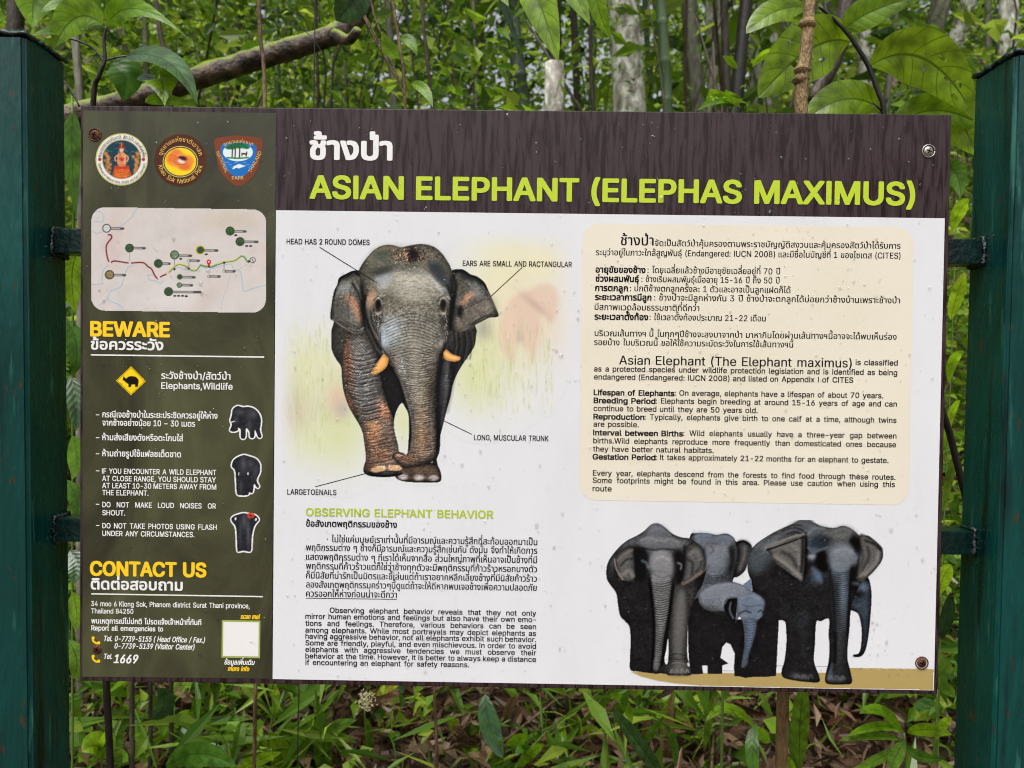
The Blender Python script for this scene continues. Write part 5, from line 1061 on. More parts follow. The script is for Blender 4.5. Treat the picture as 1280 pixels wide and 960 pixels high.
# ---- emblems, map and small pictures on the olive panel
def zl(oy): return lambda P: np.stack([90+P[:, 0]/4.923, oy+P[:, 1]/4.923], 1)
def circ(x, y, rx, ry=None, n=24, a0=0, a1=360): return [(x+rx*math.cos(math.radians(a)), y+(ry or rx)*math.sin(math.radians(a))) for a in np.linspace(a0, a1, n, endpoint=False)]
OL = (66, 67, 46)
cl = Canvas(118, 165, 332, 236, .55, zl(130), OL)
# round seal with the seated figure
cl.fill(circ(306, 341, 161), (206, 200, 120), .3); cl.fill(circ(306, 341, 154), (238, 236, 226), .3); cl.fill(circ(306, 341, 121), (170, 160, 130), .3); m = cl.fill(circ(306, 341, 116), (34, 66, 78), .3)
for k in range(60): a = rs.uniform(0, 2*math.pi); r = rs.uniform(20, 110); x, y = 306+r*math.cos(a), 341+r*math.sin(a); cl.stroke([(x-14, y), (x, y-6), (x+14, y)], 4, [(60, 130, 140), (20, 40, 60), (90, 150, 150), (28, 52, 72)][k % 4], .7, .6, clip=m)
for k in range(16):   # scrolled flames either side
    for s_ in (-1, 1): cl.blob(306+s_*rs.uniform(70, 104), 300+k*8, 12, 10, [(206, 120, 52), (226, 150, 80)][k % 2], .8, 0, m, 2)
cl.fill([(250, 440), (262, 400), (285, 380), (330, 380), (350, 400), (364, 440), (306, 458)], (206, 90, 40), .4, tex=.4, ts=2.5); cl.fill([(262, 380), (350, 380), (356, 400), (256, 400)], (188, 66, 40), .4, smooth=False)
cl.fill([(286, 380), (278, 340), (284, 306), (306, 296), (328, 306), (334, 340), (328, 380)], (224, 150, 104), .4, tex=.3, ts=3); cl.blob(306, 340, 16, 12, (190, 50, 36), .9, 0, None, 2)
cl.fill(circ(305, 282, 13, 15), (232, 182, 140), .3); cl.fill([(288, 272), (294, 252), (305, 232), (317, 252), (322, 272)], (150, 44, 40), .3); cl.stroke([(305, 268), (305, 238)], 5, (220, 150, 60), .9)
cl.stroke([(284, 312), (264, 330), (270, 352)], 9, (224, 160, 116), .9); cl.stroke([(328, 312), (346, 330), (340, 352)], 9, (224, 160, 116), .9)
for k in range(4): cl.stroke([(262, 410+k*10), (306, 418+k*10), (350, 410+k*10)], 3, (240, 160, 70), .8)
for x in (171, 440): cl.blob(x, 341, 11, 11, (160, 44, 44), .95, 0, None, 3)
# round brown seal with a flower
cl.fill(circ(668, 347, 160), (84, 46, 34), .3); cl.fill(circ(667, 355, 108, 96), (226, 232, 150), .3); cl.fill(circ(667, 355, 104, 92), (36, 34, 24), .3); m = cl.fill(circ(667, 355, 98, 86), (250, 218, 40), .3)
for x, y, rx, ry, an, c in ((622, 335, 44, 38, -20, (232, 118, 52)), (645, 300, 38, 24, 20, (236, 130, 60)), (716, 350, 38, 34, 30, (236, 136, 70)), (690, 384, 46, 26, 10, (226, 112, 54)), (640, 365, 34, 24, 0, (240, 148, 84)), (668, 340, 40, 34, 0, (222, 100, 50))):
    cl.blob(x, y, rx, ry, c, .95, an, m, 2.2)
cl.blob(662, 316, 30, 12, (250, 178, 120), .6, -15, m); cl.blob(672, 352, 26, 15, (236, 232, 226), .95, 20, m, 2); cl.blob(684, 334, 24, 13, (58, 24, 30), .95, 15, m, 2); cl.blob(664, 328, 8, 5, (20, 12, 16), .9, 0, m)
cl.stroke([(620, 350), (650, 372), (700, 368)], 4, (176, 70, 40), .6, clip=m); cl.stroke([(600, 310), (640, 322), (655, 345)], 4, (180, 76, 40), .5, clip=m)
# shield
cl.fill([(878, 220), (920, 205), (1024, 193), (1130, 205), (1172, 222), (1166, 300), (1140, 400), (1100, 460), (1024, 506), (950, 460), (908, 400), (884, 300)], (124, 66, 44), .3, smooth=True)
m = cl.fill([(916, 262), (945, 242), (1024, 236), (1100, 242), (1134, 262), (1130, 330), (1108, 392), (1070, 432), (1024, 456), (980, 432), (942, 392), (920, 330)], (32, 112, 190), .3)
mo = cl.fill(circ(1021, 296, 92, 56), (226, 240, 240), .3)
for x, y, rx, ry in ((985, 262, 40, 18), (1040, 256, 46, 18), (1020, 246, 40, 12), (965, 268, 22, 12), (1075, 266, 20, 12)): cl.blob(x, y, rx, ry, (26, 110, 66), .98, 0, mo, 3)
for x in (985, 1003, 1030): cl.stroke([(x, 330), (x+2, 280), (x-4, 262)], 8, (70, 60, 40), .95, clip=mo)
cl.stroke([(955, 330), (1020, 334), (1085, 330)], 9, (40, 120, 70), .95, clip=mo); cl.fill([(1042, 300), (1070, 302), (1076, 288), (1080, 302), (1072, 328), (1066, 312), (1050, 312), (1046, 328), (1042, 314)], (96, 44, 34), .2, smooth=False)
for k in range(9): x = 945+k*18; cl.stroke([(x, 362+(k % 3)*14), (x+10, 358+(k % 3)*14), (x+20, 362+(k % 3)*14)], 3, (140, 200, 240), .8, clip=m)
cl.fill([(986, 398), (1000, 380), (1030, 368), (1050, 376), (1072, 380), (1048, 388), (1030, 396), (1010, 392), (992, 402)], (232, 240, 244), .2, smooth=False)
cl.build('emblem_print', -.00042, board, win=(118, 160, 188, 240), label='round white seal with a seated figure')
cl.build('emblem_print', -.00042, board, win=(188, 160, 262, 240), label='round brown seal with an orange flower')
cl.build('emblem_print', -.00042, board, win=(262, 160, 334, 240), label='brown and blue shield with trees and a fish')
# curved emblem lettering
def arc_text(acc, text, cx, cy, r, a0, a1, cap, bold=.01, inside=False, res=2):
    """letters along an arc in photo pixels; angles in degrees from straight up, clockwise"""
    prep_glyphs([text, 'H'], bold, res); hv = GC[('H', res)][0]; em = cap/(hv[:, 1].max()-hv[:, 1].min())
    pos = []; x = 0
    prev = False
    for c in text:
        if c == ' ': pos.append((None, x)); x += .3; continue
        v, t, adv = GC[(c, res)]; dy = .2 if c in TONE and prev else 0; prev = c in ABOVE if (c in ABOVE or c in TONE) else False
        pos.append(((v+np.array([0, dy]), t), x)); x += adv
    for g_, xx in pos:
        if g_ is None: continue
        v, t = g_; u = (xx+v[:, 0].mean() if 0 else xx)/x
        a = math.radians(a0+(a1-a0)*u); k = abs(math.radians(a1-a0))*r/(x*em)
        sx = 1 if a1 > a0 else -1
        X = v[:, 0]*em*min(k, 1.2); Y = v[:, 1]*em
        if sx > 0: ox, oy, ex, ey = cx+r*math.sin(a), cy-r*math.cos(a), (math.cos(a), math.sin(a)), (math.sin(a), -math.cos(a))
        else: ox, oy, ex, ey = cx+r*math.sin(a), cy-r*math.cos(a), (-math.cos(a), -math.sin(a)), (-math.sin(a), math.cos(a))
        px_ = ox+ex[0]*X+ey[0]*Y; py_ = oy+ex[1]*X+ey[1]*Y
        P = pix(px_, py_, -.0014); P[:, 1] = -.0014; acc.append((P, t))
    acc.append(None)
acc = []
arc_text(acc, "กรมอุทยานแห่งชาติ สัตว์ป่า และพันธุ์พืช", 152.2, 199.3, 26.2, -84, 84, 4.2, .014)
arc_text(acc, "Department of National Parks, Wildlife and Plant Conservation", 152.2, 199.3, 30, 262, 98, 3.2, .006)
build_text('emblem_lettering', acc, M['black'], board)
acc = []
arc_text(acc, "อุทยานแห่งชาติเขาสก", 225.7, 200.5, 23.6, -76, 78, 5.4, .018)
arc_text(acc, "Khao Sok National Park", 225.7, 200.5, 28.6, 258, 104, 5.6, .01)
arc_text(acc, "อุทยานแห่งชาติ", 297.8, 215, 36.5, -29, 29, 4.2, .014)
def slant_text(acc, text, p0, p1, cap, bold=.01):
    prep_glyphs([text, 'H'], bold, 2); hv = GC[('H', 2)][0]; em = cap/(hv[:, 1].max()-hv[:, 1].min())
    p0 = np.array(p0, float); p1 = np.array(p1, float); L = np.linalg.norm(p1-p0); e = (p1-p0)/L; n = np.array([e[1], -e[0]]); tot = sum(GC[(c, 2)][2] for c in text); x = 0
    for c in text:
        v, t, adv = GC[(c, 2)]; k = L/(tot*em); q_ = p0+np.outer((x+v[:, 0])*em*k, e)+np.outer(v[:, 1]*em, n); x += adv
        P = pix(q_[:, 0], q_[:, 1], -.0005); acc.append((P, t))
    acc.append(None)
slant_text(acc, "NATIONAL", (269.5, 190), (282, 216.5), 4.6, .014); slant_text(acc, "PARK", (289.5, 225), (305, 224.2), 4.6, .014); slant_text(acc, "THAILAND", (314, 216.5), (327.5, 190.5), 4.6, .014)
build_text('emblem_lettering', acc, M['gold'], board)

# map
cm = Canvas(113.5, 258, 333.5, 391.5, .65, zl(250), (216, 209, 204))
f_ = fbm(cm.X, cm.Y, 26, 201, 4); g_ = fbm(cm.X, cm.Y, 9, 207, 3)
cm.C = np.array((214, 208, 204))/255*(1+.05*f_+.02*g_)[..., None]*np.array([1, 1, 1]); mm_ = np.clip(f_*1.2, 0, 1)[..., None]*.5; cm.C = cm.C*(1-mm_)+mm_*np.array((196, 178, 168))/255
cm.blob(980, 130, 200, 70, (196, 182, 160), .5); cm.blob(250, 250, 60, 160, (206, 180, 172), .4); cm.blob(830, 600, 120, 60, (198, 182, 172), .5, -40); cm.blob(600, 600, 200, 80, (228, 224, 224), .6)
mmap = cm.mask(rounded([(114.8, 259.3), (332.4, 262.4), (331.8, 390.6), (114.3, 387.6)], 17), .3, False, raw=True); cm.A = mmap
for pts in ([(130, 80), (170, 70), (196, 100), (185, 135), (140, 130)], [(400, 50), (370, 100), (330, 140), (290, 165), (240, 185), (190, 195), (150, 205), (128, 190)], [(225, 400), (190, 440), (185, 500), (190, 515), (125, 522)], [(380, 405), (345, 415), (322, 470), (300, 535), (240, 560), (215, 610), (165, 650)], [(215, 600), (240, 625), (290, 645), (312, 670)],
            [(465, 465), (475, 490), (520, 500), (545, 515), (560, 495)], [(465, 465), (500, 460), (520, 470)], [(600, 450), (650, 415), (700, 430), (760, 440), (785, 440), (780, 410), (850, 425), (920, 405), (975, 395), (1000, 430), (1035, 440), (1050, 520), (1060, 562), (1110, 545), (1190, 525)]):
    cm.stroke(pts, 5, (150, 186, 206), .85)
cm.stroke([(1100, 380), (1040, 420), (975, 460), (960, 520), (930, 600), (918, 680)], 3, (176, 176, 180), .7)
red = [(212, 218), (235, 214), (244, 232), (212, 280), (216, 345), (232, 385), (260, 375), (310, 382), (360, 388), (435, 385), (470, 412), (490, 425), (510, 465), (530, 485), (550, 470), (585, 455)]
cm.stroke(red, 12, (196, 150, 148), .8); cm.stroke(red, 7, (112, 30, 36), 1)
for seg, c in (([(585, 455), (620, 420), (655, 395), (700, 405)], (214, 200, 70)), ([(700, 405), (735, 430), (765, 430), (790, 400)], (204, 196, 80)), ([(790, 400), (850, 412), (900, 395)], (120, 160, 90)), ([(900, 395), (940, 382), (1000, 372), (1040, 345)], (190, 200, 80)), ([(1040, 345), (1060, 350), (1080, 378), (1100, 372)], (120, 190, 90))):
    cm.stroke(seg, 12, c, .8); cm.stroke([(x, y+3) for x, y in seg], 4, (50, 84, 50), .9)
for x, y, r in ((213, 174, 27), (354, 296, 27), (231, 460, 29), (531, 391, 27), (631, 338, 28), (790, 308, 28), (973, 191, 28), (1034, 256, 28), (594, 564, 28), (1112, 370, 18), (663, 473, 17), (661, 524, 17), (936, 437, 9), (842, 470, 9), (719, 373, 9)):
    cm.fill(circ(x, y, r), (64, 66, 48) if x != 790 else (190, 180, 40), .2)
    cm.fill(circ(x, y, r*.78), (206, 214, 214) if x in (213, 1112, 936, 842, 719) else ((52, 92, 50), (110, 140, 110), (60, 84, 60), (128, 116, 80))[int(x+y) % 4], .2, tex=.5 if x not in (213, 1112, 936, 842, 719) else 0, ts=1.4, seed=int(x))
cm.blob(213, 174, 14, 14, (190, 196, 198), .6)
for x, y, L in ((240, 175, 74), (381, 296, 66), (260, 462, 66), (558, 391, 42), (660, 342, 72), (818, 310, 76), (1000, 193, 68), (1062, 257, 78), (622, 566, 168), (680, 475, 74), (680, 524, 58), (730, 373, 50), (946, 438, 54), (852, 470, 56)):
    cm.stroke([(x, y), (x+L, y+1)], 15, (70, 72, 66), .95, smooth=False); cm.stroke([(x+4, y), (x+L*.72, y+1)], 8, (196, 198, 194), .9, smooth=False)
    for j in range(int(L/9)): cm.stroke([(x+6+j*7, y-2), (x+9+j*7, y+3)], 2.6, (90, 90, 88), .6, smooth=False)
for x, y in ((1008, 217), (1075, 283), (1100, 283), (826, 334), (669, 362), (632, 590), (656, 590), (680, 590), (703, 592)): cm.stroke([(x-4, y), (x+4, y)], 11, (36, 36, 36), .95, smooth=False)
cm.stroke([(354, 325), (354, 380)], 3, (120, 120, 118), .8); cm.stroke([(631, 368), (631, 400)], 3, (60, 60, 60), .8); cm.stroke([(719, 384), (719, 415)], 3, (90, 90, 90), .8); cm.stroke([(936, 428), (936, 390)], 3, (60, 60, 60), .8)
for x, y in ((232, 388), (212, 218), (357, 385), (536, 480), (592, 455)): cm.fill(circ(x, y, 9), (222, 200, 196), .2)
for x, y in ((631, 426), (719, 422), (936, 386), (842, 405), (1088, 378)): cm.fill(circ(x, y, 7), (34, 40, 34), .2)
cm.fill([(830, 372), (842, 366), (855, 374), (854, 388), (843, 405), (831, 390)], (220, 40, 40), .2); cm.fill(circ(842, 380, 5), (240, 220, 220), .2)
cm.stroke([(1108, 362), (1118, 382)], 4, (40, 40, 40), .9, smooth=False)
cm.build('map_print', -.00042, board, label='printed trail map with a red and green route on a pale rounded panel')

# warning diamond and three small stickers
ci = Canvas(140, 455, 332, 700, .65, zl(440), OL)
ci.fill([(363, 84), (460, 180), (363, 270), (266, 176)], (30, 28, 20), .3, smooth=False); ci.fill([(363, 88), (456, 180), (363, 266), (270, 176)], (252, 214, 30), .3, smooth=False)
ci.stroke([(363, 96), (448, 180), (363, 258), (278, 176), (363, 96)], 2.4, (40, 34, 10), .8, smooth=False)
ci.fill([(318, 148), (326, 158), (334, 164), (346, 152), (366, 148), (392, 152), (408, 168), (410, 186), (404, 214), (388, 214), (388, 200), (366, 200), (362, 216), (348, 216), (346, 196), (332, 188), (322, 178), (312, 172), (314, 160)], (24, 22, 18), .2, smooth=False)
def sticker(P, gaps=(), hl=()):
    P = np.array(P, float); ci.A = ci.A
    m = ci.mask(P, .3, True)
    wm = np.clip(blur(m, 2)*5.5, 0, 1); wm = np.where(wm > .35, np.clip((wm-.35)*3, 0, 1), 0); ci.paint(wm, (240, 240, 240)); ci.paint(m, (38, 39, 44)); ci.grain(m, .35, 2.2, 17)
    ci.relief(m, .5, 4, 19); ci.wrinkle(m, 5, 2.4, .25)
    for g in gaps: ci.fill(g, (240, 240, 240), .2, smooth=False)
    for x, y, rx, ry, a, an in hl: ci.blob(x, y, rx, ry, (104, 106, 114), a, an, m)
sticker([(990, 352), (1020, 332), (1050, 340), (1090, 338), (1130, 355), (1158, 395), (1162, 440), (1156, 480), (1166, 520), (1150, 528), (1136, 500), (1125, 480), (1120, 525), (1096, 526), (1092, 490), (1070, 470), (1066, 528), (1040, 528), (1038, 480), (1022, 466), (1020, 482), (996, 490), (972, 484), (980, 462), (984, 440), (974, 424), (984, 390)], [[(970, 424), (984, 428), (1004, 422), (1002, 428), (984, 434)]], [(1030, 370, 30, 20, .5, 0), (1110, 380, 30, 30, .5, 30), (1090, 450, 16, 40, .4, 0), (1010, 420, 14, 20, .5, 0)])
sticker([(1000, 660), (1030, 642), (1060, 634), (1090, 642), (1130, 656), (1156, 690), (1156, 740), (1136, 790), (1152, 826), (1140, 836), (1120, 812), (1112, 865), (1090, 864), (1082, 880), (1040, 882), (1015, 872), (1010, 800), (1004, 730), (984, 706), (988, 680)], [[(1026, 740), (1030, 742), (1028, 760), (1024, 756)], [(1080, 742), (1086, 740), (1086, 758), (1080, 756)]], [(1055, 690, 20, 50, .6, 0), (1100, 690, 20, 30, .5, 0), (1130, 740, 16, 50, .4, 10), (1040, 830, 12, 40, .4, 0)])
sticker([(x, y+886) for x, y in ((980, 140), (1000, 122), (1030, 112), (1056, 106), (1090, 112), (1130, 120), (1150, 145), (1140, 160), (1122, 186), (1108, 240), (1104, 300), (1098, 342), (1056, 336), (1030, 342), (1018, 336), (1014, 250), (1008, 190), (990, 165))], [[(1002, 1020), (1012, 1016), (1010, 1036), (1002, 1034)], [(1126, 1024), (1138, 1022), (1136, 1040), (1126, 1038)]], [(1060, 1040, 16, 50, .6, 0), (1085, 1120, 12, 90, .6, 0), (1035, 1110, 10, 80, .4, 0)])
for k in range(9): ci.blob(1100+16*math.cos(k*2.4), 1006+12*math.sin(k*2.4), 8, 8, (206, 64, 44), .95, 0, None, 2)
# telephone handsets
ci.build('warning_symbol_print', -.00042, board, win=(140, 450, 200, 700), label='yellow diamond with a black elephant')
for y0_, y1_ in ((480, 556), (556, 630), (630, 702)): ci.build('sticker_print', -.00042, board, win=(270, y0_, 334, y1_))
cp = Canvas(113, 792, 128, 830, .5, zl(740), OL)
for oy in (0, 113):
    cp.stroke([(127, 280+oy), (130, 300+oy), (148, 315+oy), (168, 316+oy)], 12, (252, 206, 40), 1, cover=True); cp.fill(circ(130, 283+oy, 10), (252, 206, 40), .2); cp.fill(circ(164, 312+oy, 10), (252, 206, 40), .2)
    for r in (10, 20): cp.stroke([(150, 283+oy-r*.4), (158, 287+oy), (160, 294+oy)], 4, (150, 110, 60), .7, cover=True)
for y0_, y1_ in ((790, 811), (811, 832)): cp.build('telephone_print', -.00042, board, win=(110, y0_, 130, y1_))
# the two thin sheen-free borders left by the cut sheet: a tiny light chip on the lower edge
# ------------------------------------------------------------------ rain drops on the board and posts
def drop_mesh(spots, seed):
    rg = np.random.RandomState(seed); VS = []; FS = []; o = 0
    na, nr = 8, 3
    for x, y, z, r, el in spots:
        jx = rg.uniform(-.15, .15)
        for i in range(nr):
            t = i/nr; rr = math.cos(t*math.pi/2); h = math.sin(t*math.pi/2)
            for k in range(na):
                a = 2*math.pi*k/na; s_ = math.sin(a); sh = el if s_ < 0 else el*.75
                VS.append((x+r*rr*math.cos(a)*(1-.25*max(0, s_))+jx*r*s_, y-h*r*.45, z+r*rr*s_*sh-.25*h*r*el))
        VS.append((x, y-r*.47, z-.3*r*el))
        for i in range(nr-1):
            for k in range(na):
                a, b = o+i*na+k, o+i*na+(k+1) % na; FS.append((a, b, b+na, a+na))
        for k in range(na): a, b = o+(nr-1)*na+k, o+(nr-1)*na+(k+1) % na; FS.append((a, b, o+nr*na))
        o += nr*na+1
    return mesh('raindrops', VS, FS, True)
mw, ntw, bw = newmat('water_drop'); L = ntw.links   # thin clear bead: see-through, with a wet highlight
tb = N(ntw, 'ShaderNodeBsdfTransparent'); tb.inputs[0].default_value = (.97, .975, .98, 1); gl = N(ntw, 'ShaderNodeBsdfGlossy'); gl.inputs['Roughness'].default_value = .06
lw = N(ntw, 'ShaderNodeFresnel'); lw.inputs['IOR'].default_value = 1.5; ma = N(ntw, 'ShaderNodeMath', operation='MINIMUM'); L.new(lw.outputs[0], ma.inputs[0]); ma.inputs[1].default_value = .32
mz = N(ntw, 'ShaderNodeMixShader'); L.new(ma.outputs[0], mz.inputs[0]); L.new(tb.outputs[0], mz.inputs[1]); L.new(gl.outputs[0], mz.inputs[2]); L.new(mz.outputs[0], ntw.nodes['Material Output'].inputs[0])
M['water'] = mw
rg = np.random.RandomState(3); spots = []
for i in range(2600):
    px_, py_ = rg.uniform(108, 1180), rg.uniform(142, 862)
    if px_ < 345 and rg.rand() < .35: continue
    if py_ < 265 and rg.rand() < .3: continue
    if fbm(np.array(px_), np.array(py_), 90, 300, 2) < -.25 and rg.rand() < .6: continue
    r = rg.choice([.0006, .0009, .0012, .0017, .0023], p=[.40, .3, .19, .08, .03])*rg.uniform(.9, 1.4); p = pix(px_, py_, -.0019)
    if abs(p[0]) > .597 or abs(p[2]-BZ) > .398: continue
    spots.append((p[0], -.0008, p[2], r, rg.uniform(1, 1.9) if r > .001 else rg.uniform(.9, 1.3)))
link('raindrops', drop_mesh(spots, 4), M['water'], kind='stuff', label='rain drops scattered over the face of the sign')

for nm_, sx_, T_, B_ in (('left', 1, LT, LB), ('right', -1, RT, RB)):
    sp_ = [(rg.uniform(-YF+.006, -YN-.006), 0, rg.uniform(BZ-.55, T_[2]-.03), rg.choice([.0007, .001, .0016, .0022], p=[.5, .3, .14, .06]), rg.uniform(1, 2)) for _ in range(240)]
    me_ = drop_mesh(sp_, 8+sx_); co_ = np.zeros(len(me_.vertices)*3, np.float32); me_.vertices.foreach_get('co', co_); co_ = co_.reshape(-1, 3)
    zz_ = co_[:, 2]; xi_ = T_[0]+(B_[0]-T_[0])*(zz_-T_[2])/(B_[2]-T_[2]); new = np.stack([xi_-co_[:, 1]*sx_+sx_*.0003, -co_[:, 0] if sx_ < 0 else -co_[:, 0], zz_], 1)
    me_.vertices.foreach_set('co', new.ravel().astype(np.float32)); 
    if sx_ > 0: me_.flip_normals()
    link('raindrops', me_, M['water'], kind='stuff', label='rain drops on the inner face of the %s post' % nm_)

# ------------------------------------------------------------------ foliage
G = lambda r, g, b: (r, g, b, 1)
M['leaf_bright'] = leafmat('leaf_bright', [G(.14, .29, .010), G(.19, .35, .012), G(.24, .38, .016)], .55, .3, spec=.4)
M['leaf_mid'] = leafmat('leaf_mid', [G(.05, .14, .012), G(.08, .18, .016), G(.12, .22, .018)], .42, .3, spec=.35)
M['leaf_dark'] = leafmat('leaf_dark', [G(.02, .065, .02), G(.035, .09, .022), G(.05, .11, .026)], .25, .25, spec=.55)
M['leaf_olive'] = leafmat('leaf_olive', [G(.13, .25, .008), G(.17, .29, .010), G(.20, .32, .012)], .5, .28, spec=.5)
M['leaf_yellow'] = leafmat('leaf_yellow', [G(.40, .38, .03), G(.34, .36, .03)], .4, .4)
M['leaf_brown'] = leafmat('leaf_brown', [G(.24, .12, .06), G(.36, .22, .12), G(.15, .08, .045)], .15, .4)
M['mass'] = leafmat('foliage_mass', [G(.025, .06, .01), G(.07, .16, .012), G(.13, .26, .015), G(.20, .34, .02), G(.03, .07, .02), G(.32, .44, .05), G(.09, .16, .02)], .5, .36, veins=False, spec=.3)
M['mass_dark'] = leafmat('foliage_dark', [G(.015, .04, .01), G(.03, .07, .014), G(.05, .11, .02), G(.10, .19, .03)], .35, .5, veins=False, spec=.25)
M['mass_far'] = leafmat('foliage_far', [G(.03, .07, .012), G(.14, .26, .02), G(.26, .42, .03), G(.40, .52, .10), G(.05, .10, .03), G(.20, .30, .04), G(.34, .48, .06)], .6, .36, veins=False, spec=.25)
M['leaf_mid2'] = leafmat('grass_blade', [G(.05, .12, .012), G(.10, .20, .016), G(.16, .26, .03)], .4, .3, veins=False)
M['litter'] = leafmat('dry_litter', [G(.05, .028, .016), G(.09, .05, .028), G(.16, .10, .058), G(.035, .018, .012), G(.26, .18, .11), G(.13, .055, .03), G(.06, .036, .02)], .1, .4, veins=False, spec=.35)
M['bark_pale'] = noisy('bark_lichen', [rgb(104, 100, 88), rgb(160, 157, 144), rgb(196, 194, 184), rgb(226, 226, 218)], (15, 15, 9), (.5, .8), .9, (60, 60, 30), pos=[.36, .48, .55, .62], detail=9, dist=.3)
M['bark_dark'] = noisy('bark_dark', [rgb(28, 22, 17), rgb(52, 42, 32), rgb(84, 72, 58)], (30, 30, 8), (.4, .7), .8, (70, 70, 20))
M['bark_mid'] = noisy('bark_mid', [rgb(64, 62, 50), rgb(104, 104, 86), rgb(140, 140, 124)], (24, 24, 7), (.4, .7), .7, (60, 60, 18), dist=.5)
M['bamboo'] = noisy('bamboo_green', [rgb(52, 70, 46), rgb(78, 100, 66), rgb(104, 124, 92)], (20, 20, 2), (.3, .5), .1, pos=[.3, .5, .7])
M['bamboo_dark'] = noisy('bamboo_dark', [rgb(38, 48, 38), rgb(60, 74, 58), rgb(88, 98, 84)], (20, 20, 3), (.3, .5), .2)
M['twig'] = noisy('brown_stem', [rgb(58, 40, 28), rgb(96, 74, 50), rgb(140, 116, 82)], (60, 60, 14), (.4, .7), .6, (200, 200, 60))
M['tan_stem'] = noisy('tan_stem', [rgb(96, 76, 46), rgb(140, 114, 72), rgb(172, 148, 104)], (70, 70, 30), (.4, .7), .7, (300, 300, 90))
M['green_stem'] = simple('green_stem', rgb(92, 120, 50), .4)
M['black_stem'] = noisy('black_stem', [rgb(18, 15, 13), rgb(36, 30, 26)], (50, 50, 20), (.3, .6), .4)
# mossy limb
mm, ntm, bmn = newmat('mossy_bark'); L = ntm.links
tc = N(ntm, 'ShaderNodeTexCoord'); no = N(ntm, 'ShaderNodeTexNoise'); no.inputs['Scale'].default_value = 30; no.inputs['Detail'].default_value = 8; L.new(tc.outputs['Object'], no.inputs['Vector'])
cr = N(ntm, 'ShaderNodeValToRGB'); e = cr.color_ramp.elements; e[0].position = .35; e[0].color = rgb(28, 20, 15); e[1].position = .7; e[1].color = rgb(104, 86, 66); L.new(no.outputs[0], cr.inputs[0])
ge = N(ntm, 'ShaderNodeNewGeometry'); sp = N(ntm, 'ShaderNodeSeparateXYZ'); L.new(ge.outputs['Normal'], sp.inputs[0])
n2 = N(ntm, 'ShaderNodeTexNoise'); n2.inputs['Scale'].default_value = 16; L.new(tc.outputs['Object'], n2.inputs['Vector'])
ad = N(ntm, 'ShaderNodeMath', operation='MULTIPLY_ADD'); L.new(n2.outputs[0], ad.inputs[0]); ad.inputs[1].default_value = 1.1; L.new(sp.outputs[2], ad.inputs[2])
mr = N(ntm, 'ShaderNodeMapRange'); L.new(ad.outputs[0], mr.inputs[0]); mr.inputs[1].default_value = .85; mr.inputs[2].default_value = 1.25
mx = N(ntm, 'ShaderNodeMix', data_type='RGBA'); L.new(mr.outputs[0], mx.inputs['Factor']); L.new(cr.outputs[0], mx.inputs['A']); mx.inputs['B'].default_value = rgb(112, 128, 30); L.new(mx.outputs['Result'], bmn.inputs['Base Color'])
bp = N(ntm, 'ShaderNodeBump'); bp.inputs['Strength'].default_value = .9; bp.inputs['Distance'].default_value = .02; L.new(no.outputs[0], bp.inputs['Height']); L.new(bp.outputs[0], bmn.inputs['Normal']); bmn.inputs['Roughness'].default_value = .6
M['mossy'] = mm

def leaf_geo(p0, pm, p1, width, facing, roll=0, fold=.25, n=14, m=4, holes=(), tip=1.0, fat=.42, wav=.0, seed=0):
    """a blade along p0-pm-p1 (quadratic), width metres; facing = direction its upper side looks"""
    p0, pm, p1, facing = Vector(p0), Vector(pm), Vector(p1), Vector(facing)
    rr = random.Random(seed); vs = []; uv = []; fs = []
    peak = (fat**(fat/(1-fat)))*(1-fat) if 0 else None
    a_, b_ = .75, .75*(1-fat)/fat*tip
    pk = (a_/(a_+b_)); mxv = pk**a_*(1-pk)**b_
    side = []
    for i in range(n+1):
        u = i/n
        p = p0*(1-u)**2+pm*2*u*(1-u)+p1*u*u; t = ((pm-p0)*(1-u)+(p1-pm)*u).normalized()
        s_ = t.cross(facing).normalized(); nn = s_.cross(t).normalized()
        R_ = Matrix.Rotation(math.radians(roll), 3, t); s_ = R_ @ s_; nn = R_ @ nn
        w_ = width/2*((max(u, 1e-4)**a_*(max(1-u, 0))**b_)/mxv); w_ = max(w_, width*.006)
        for j in range(-m, m+1):
            v = j/m; wv = math.sin(u*17+j+seed)*wav*abs(v)*width
            vs.append(p+s_*(v*w_)+nn*(abs(v)*w_*fold - v*v*w_*fold*.6+wv)); uv.append((u, v))
    k = 2*m+1
    for i in range(n):
        for j in range(2*m):
            uc, vc = (i+.5)/n, (j+.5-m)/m
            if any(((uc-hu)/hr)**2+((vc-hv)/(hr*3))**2 < 1 for hu, hv, hr in holes): continue
            a = i*k+j; fs.append((a, a+1, a+1+k, a+k))
    return vs, fs, uv
def leaf(parent, geo, mat, label=None):
    vs, fs, uv = geo
    return link('leaf', mesh('leaf', [tuple(v) for v in vs], fs, True, uv), mat, parent, label=label)
def leafpx(parent, a, b, c, Y0, Y1, wpx, mat, roll=0, fold=.25, bow=0, label=None, **k):
    """blade whose base, middle and tip lie where the photograph shows them, at its own depth; bow lifts the middle towards the viewer"""
    p0, p1 = V(*a, Y0), V(*c, Y1); pm_ = V(*b, (Y0+Y1)/2-bow); pm = pm_*2-(p0+p1)/2
    d = ((p0+p1)/2-Vector(CAM_LOC)); W = wpx/FPX*abs(d.y)
    return leaf(parent, leaf_geo(p0, pm, p1, W, -d.normalized()+Vector((0, 0, .15)), roll, fold, seed=int(a[0]*7+a[1]), **k), mat, label)
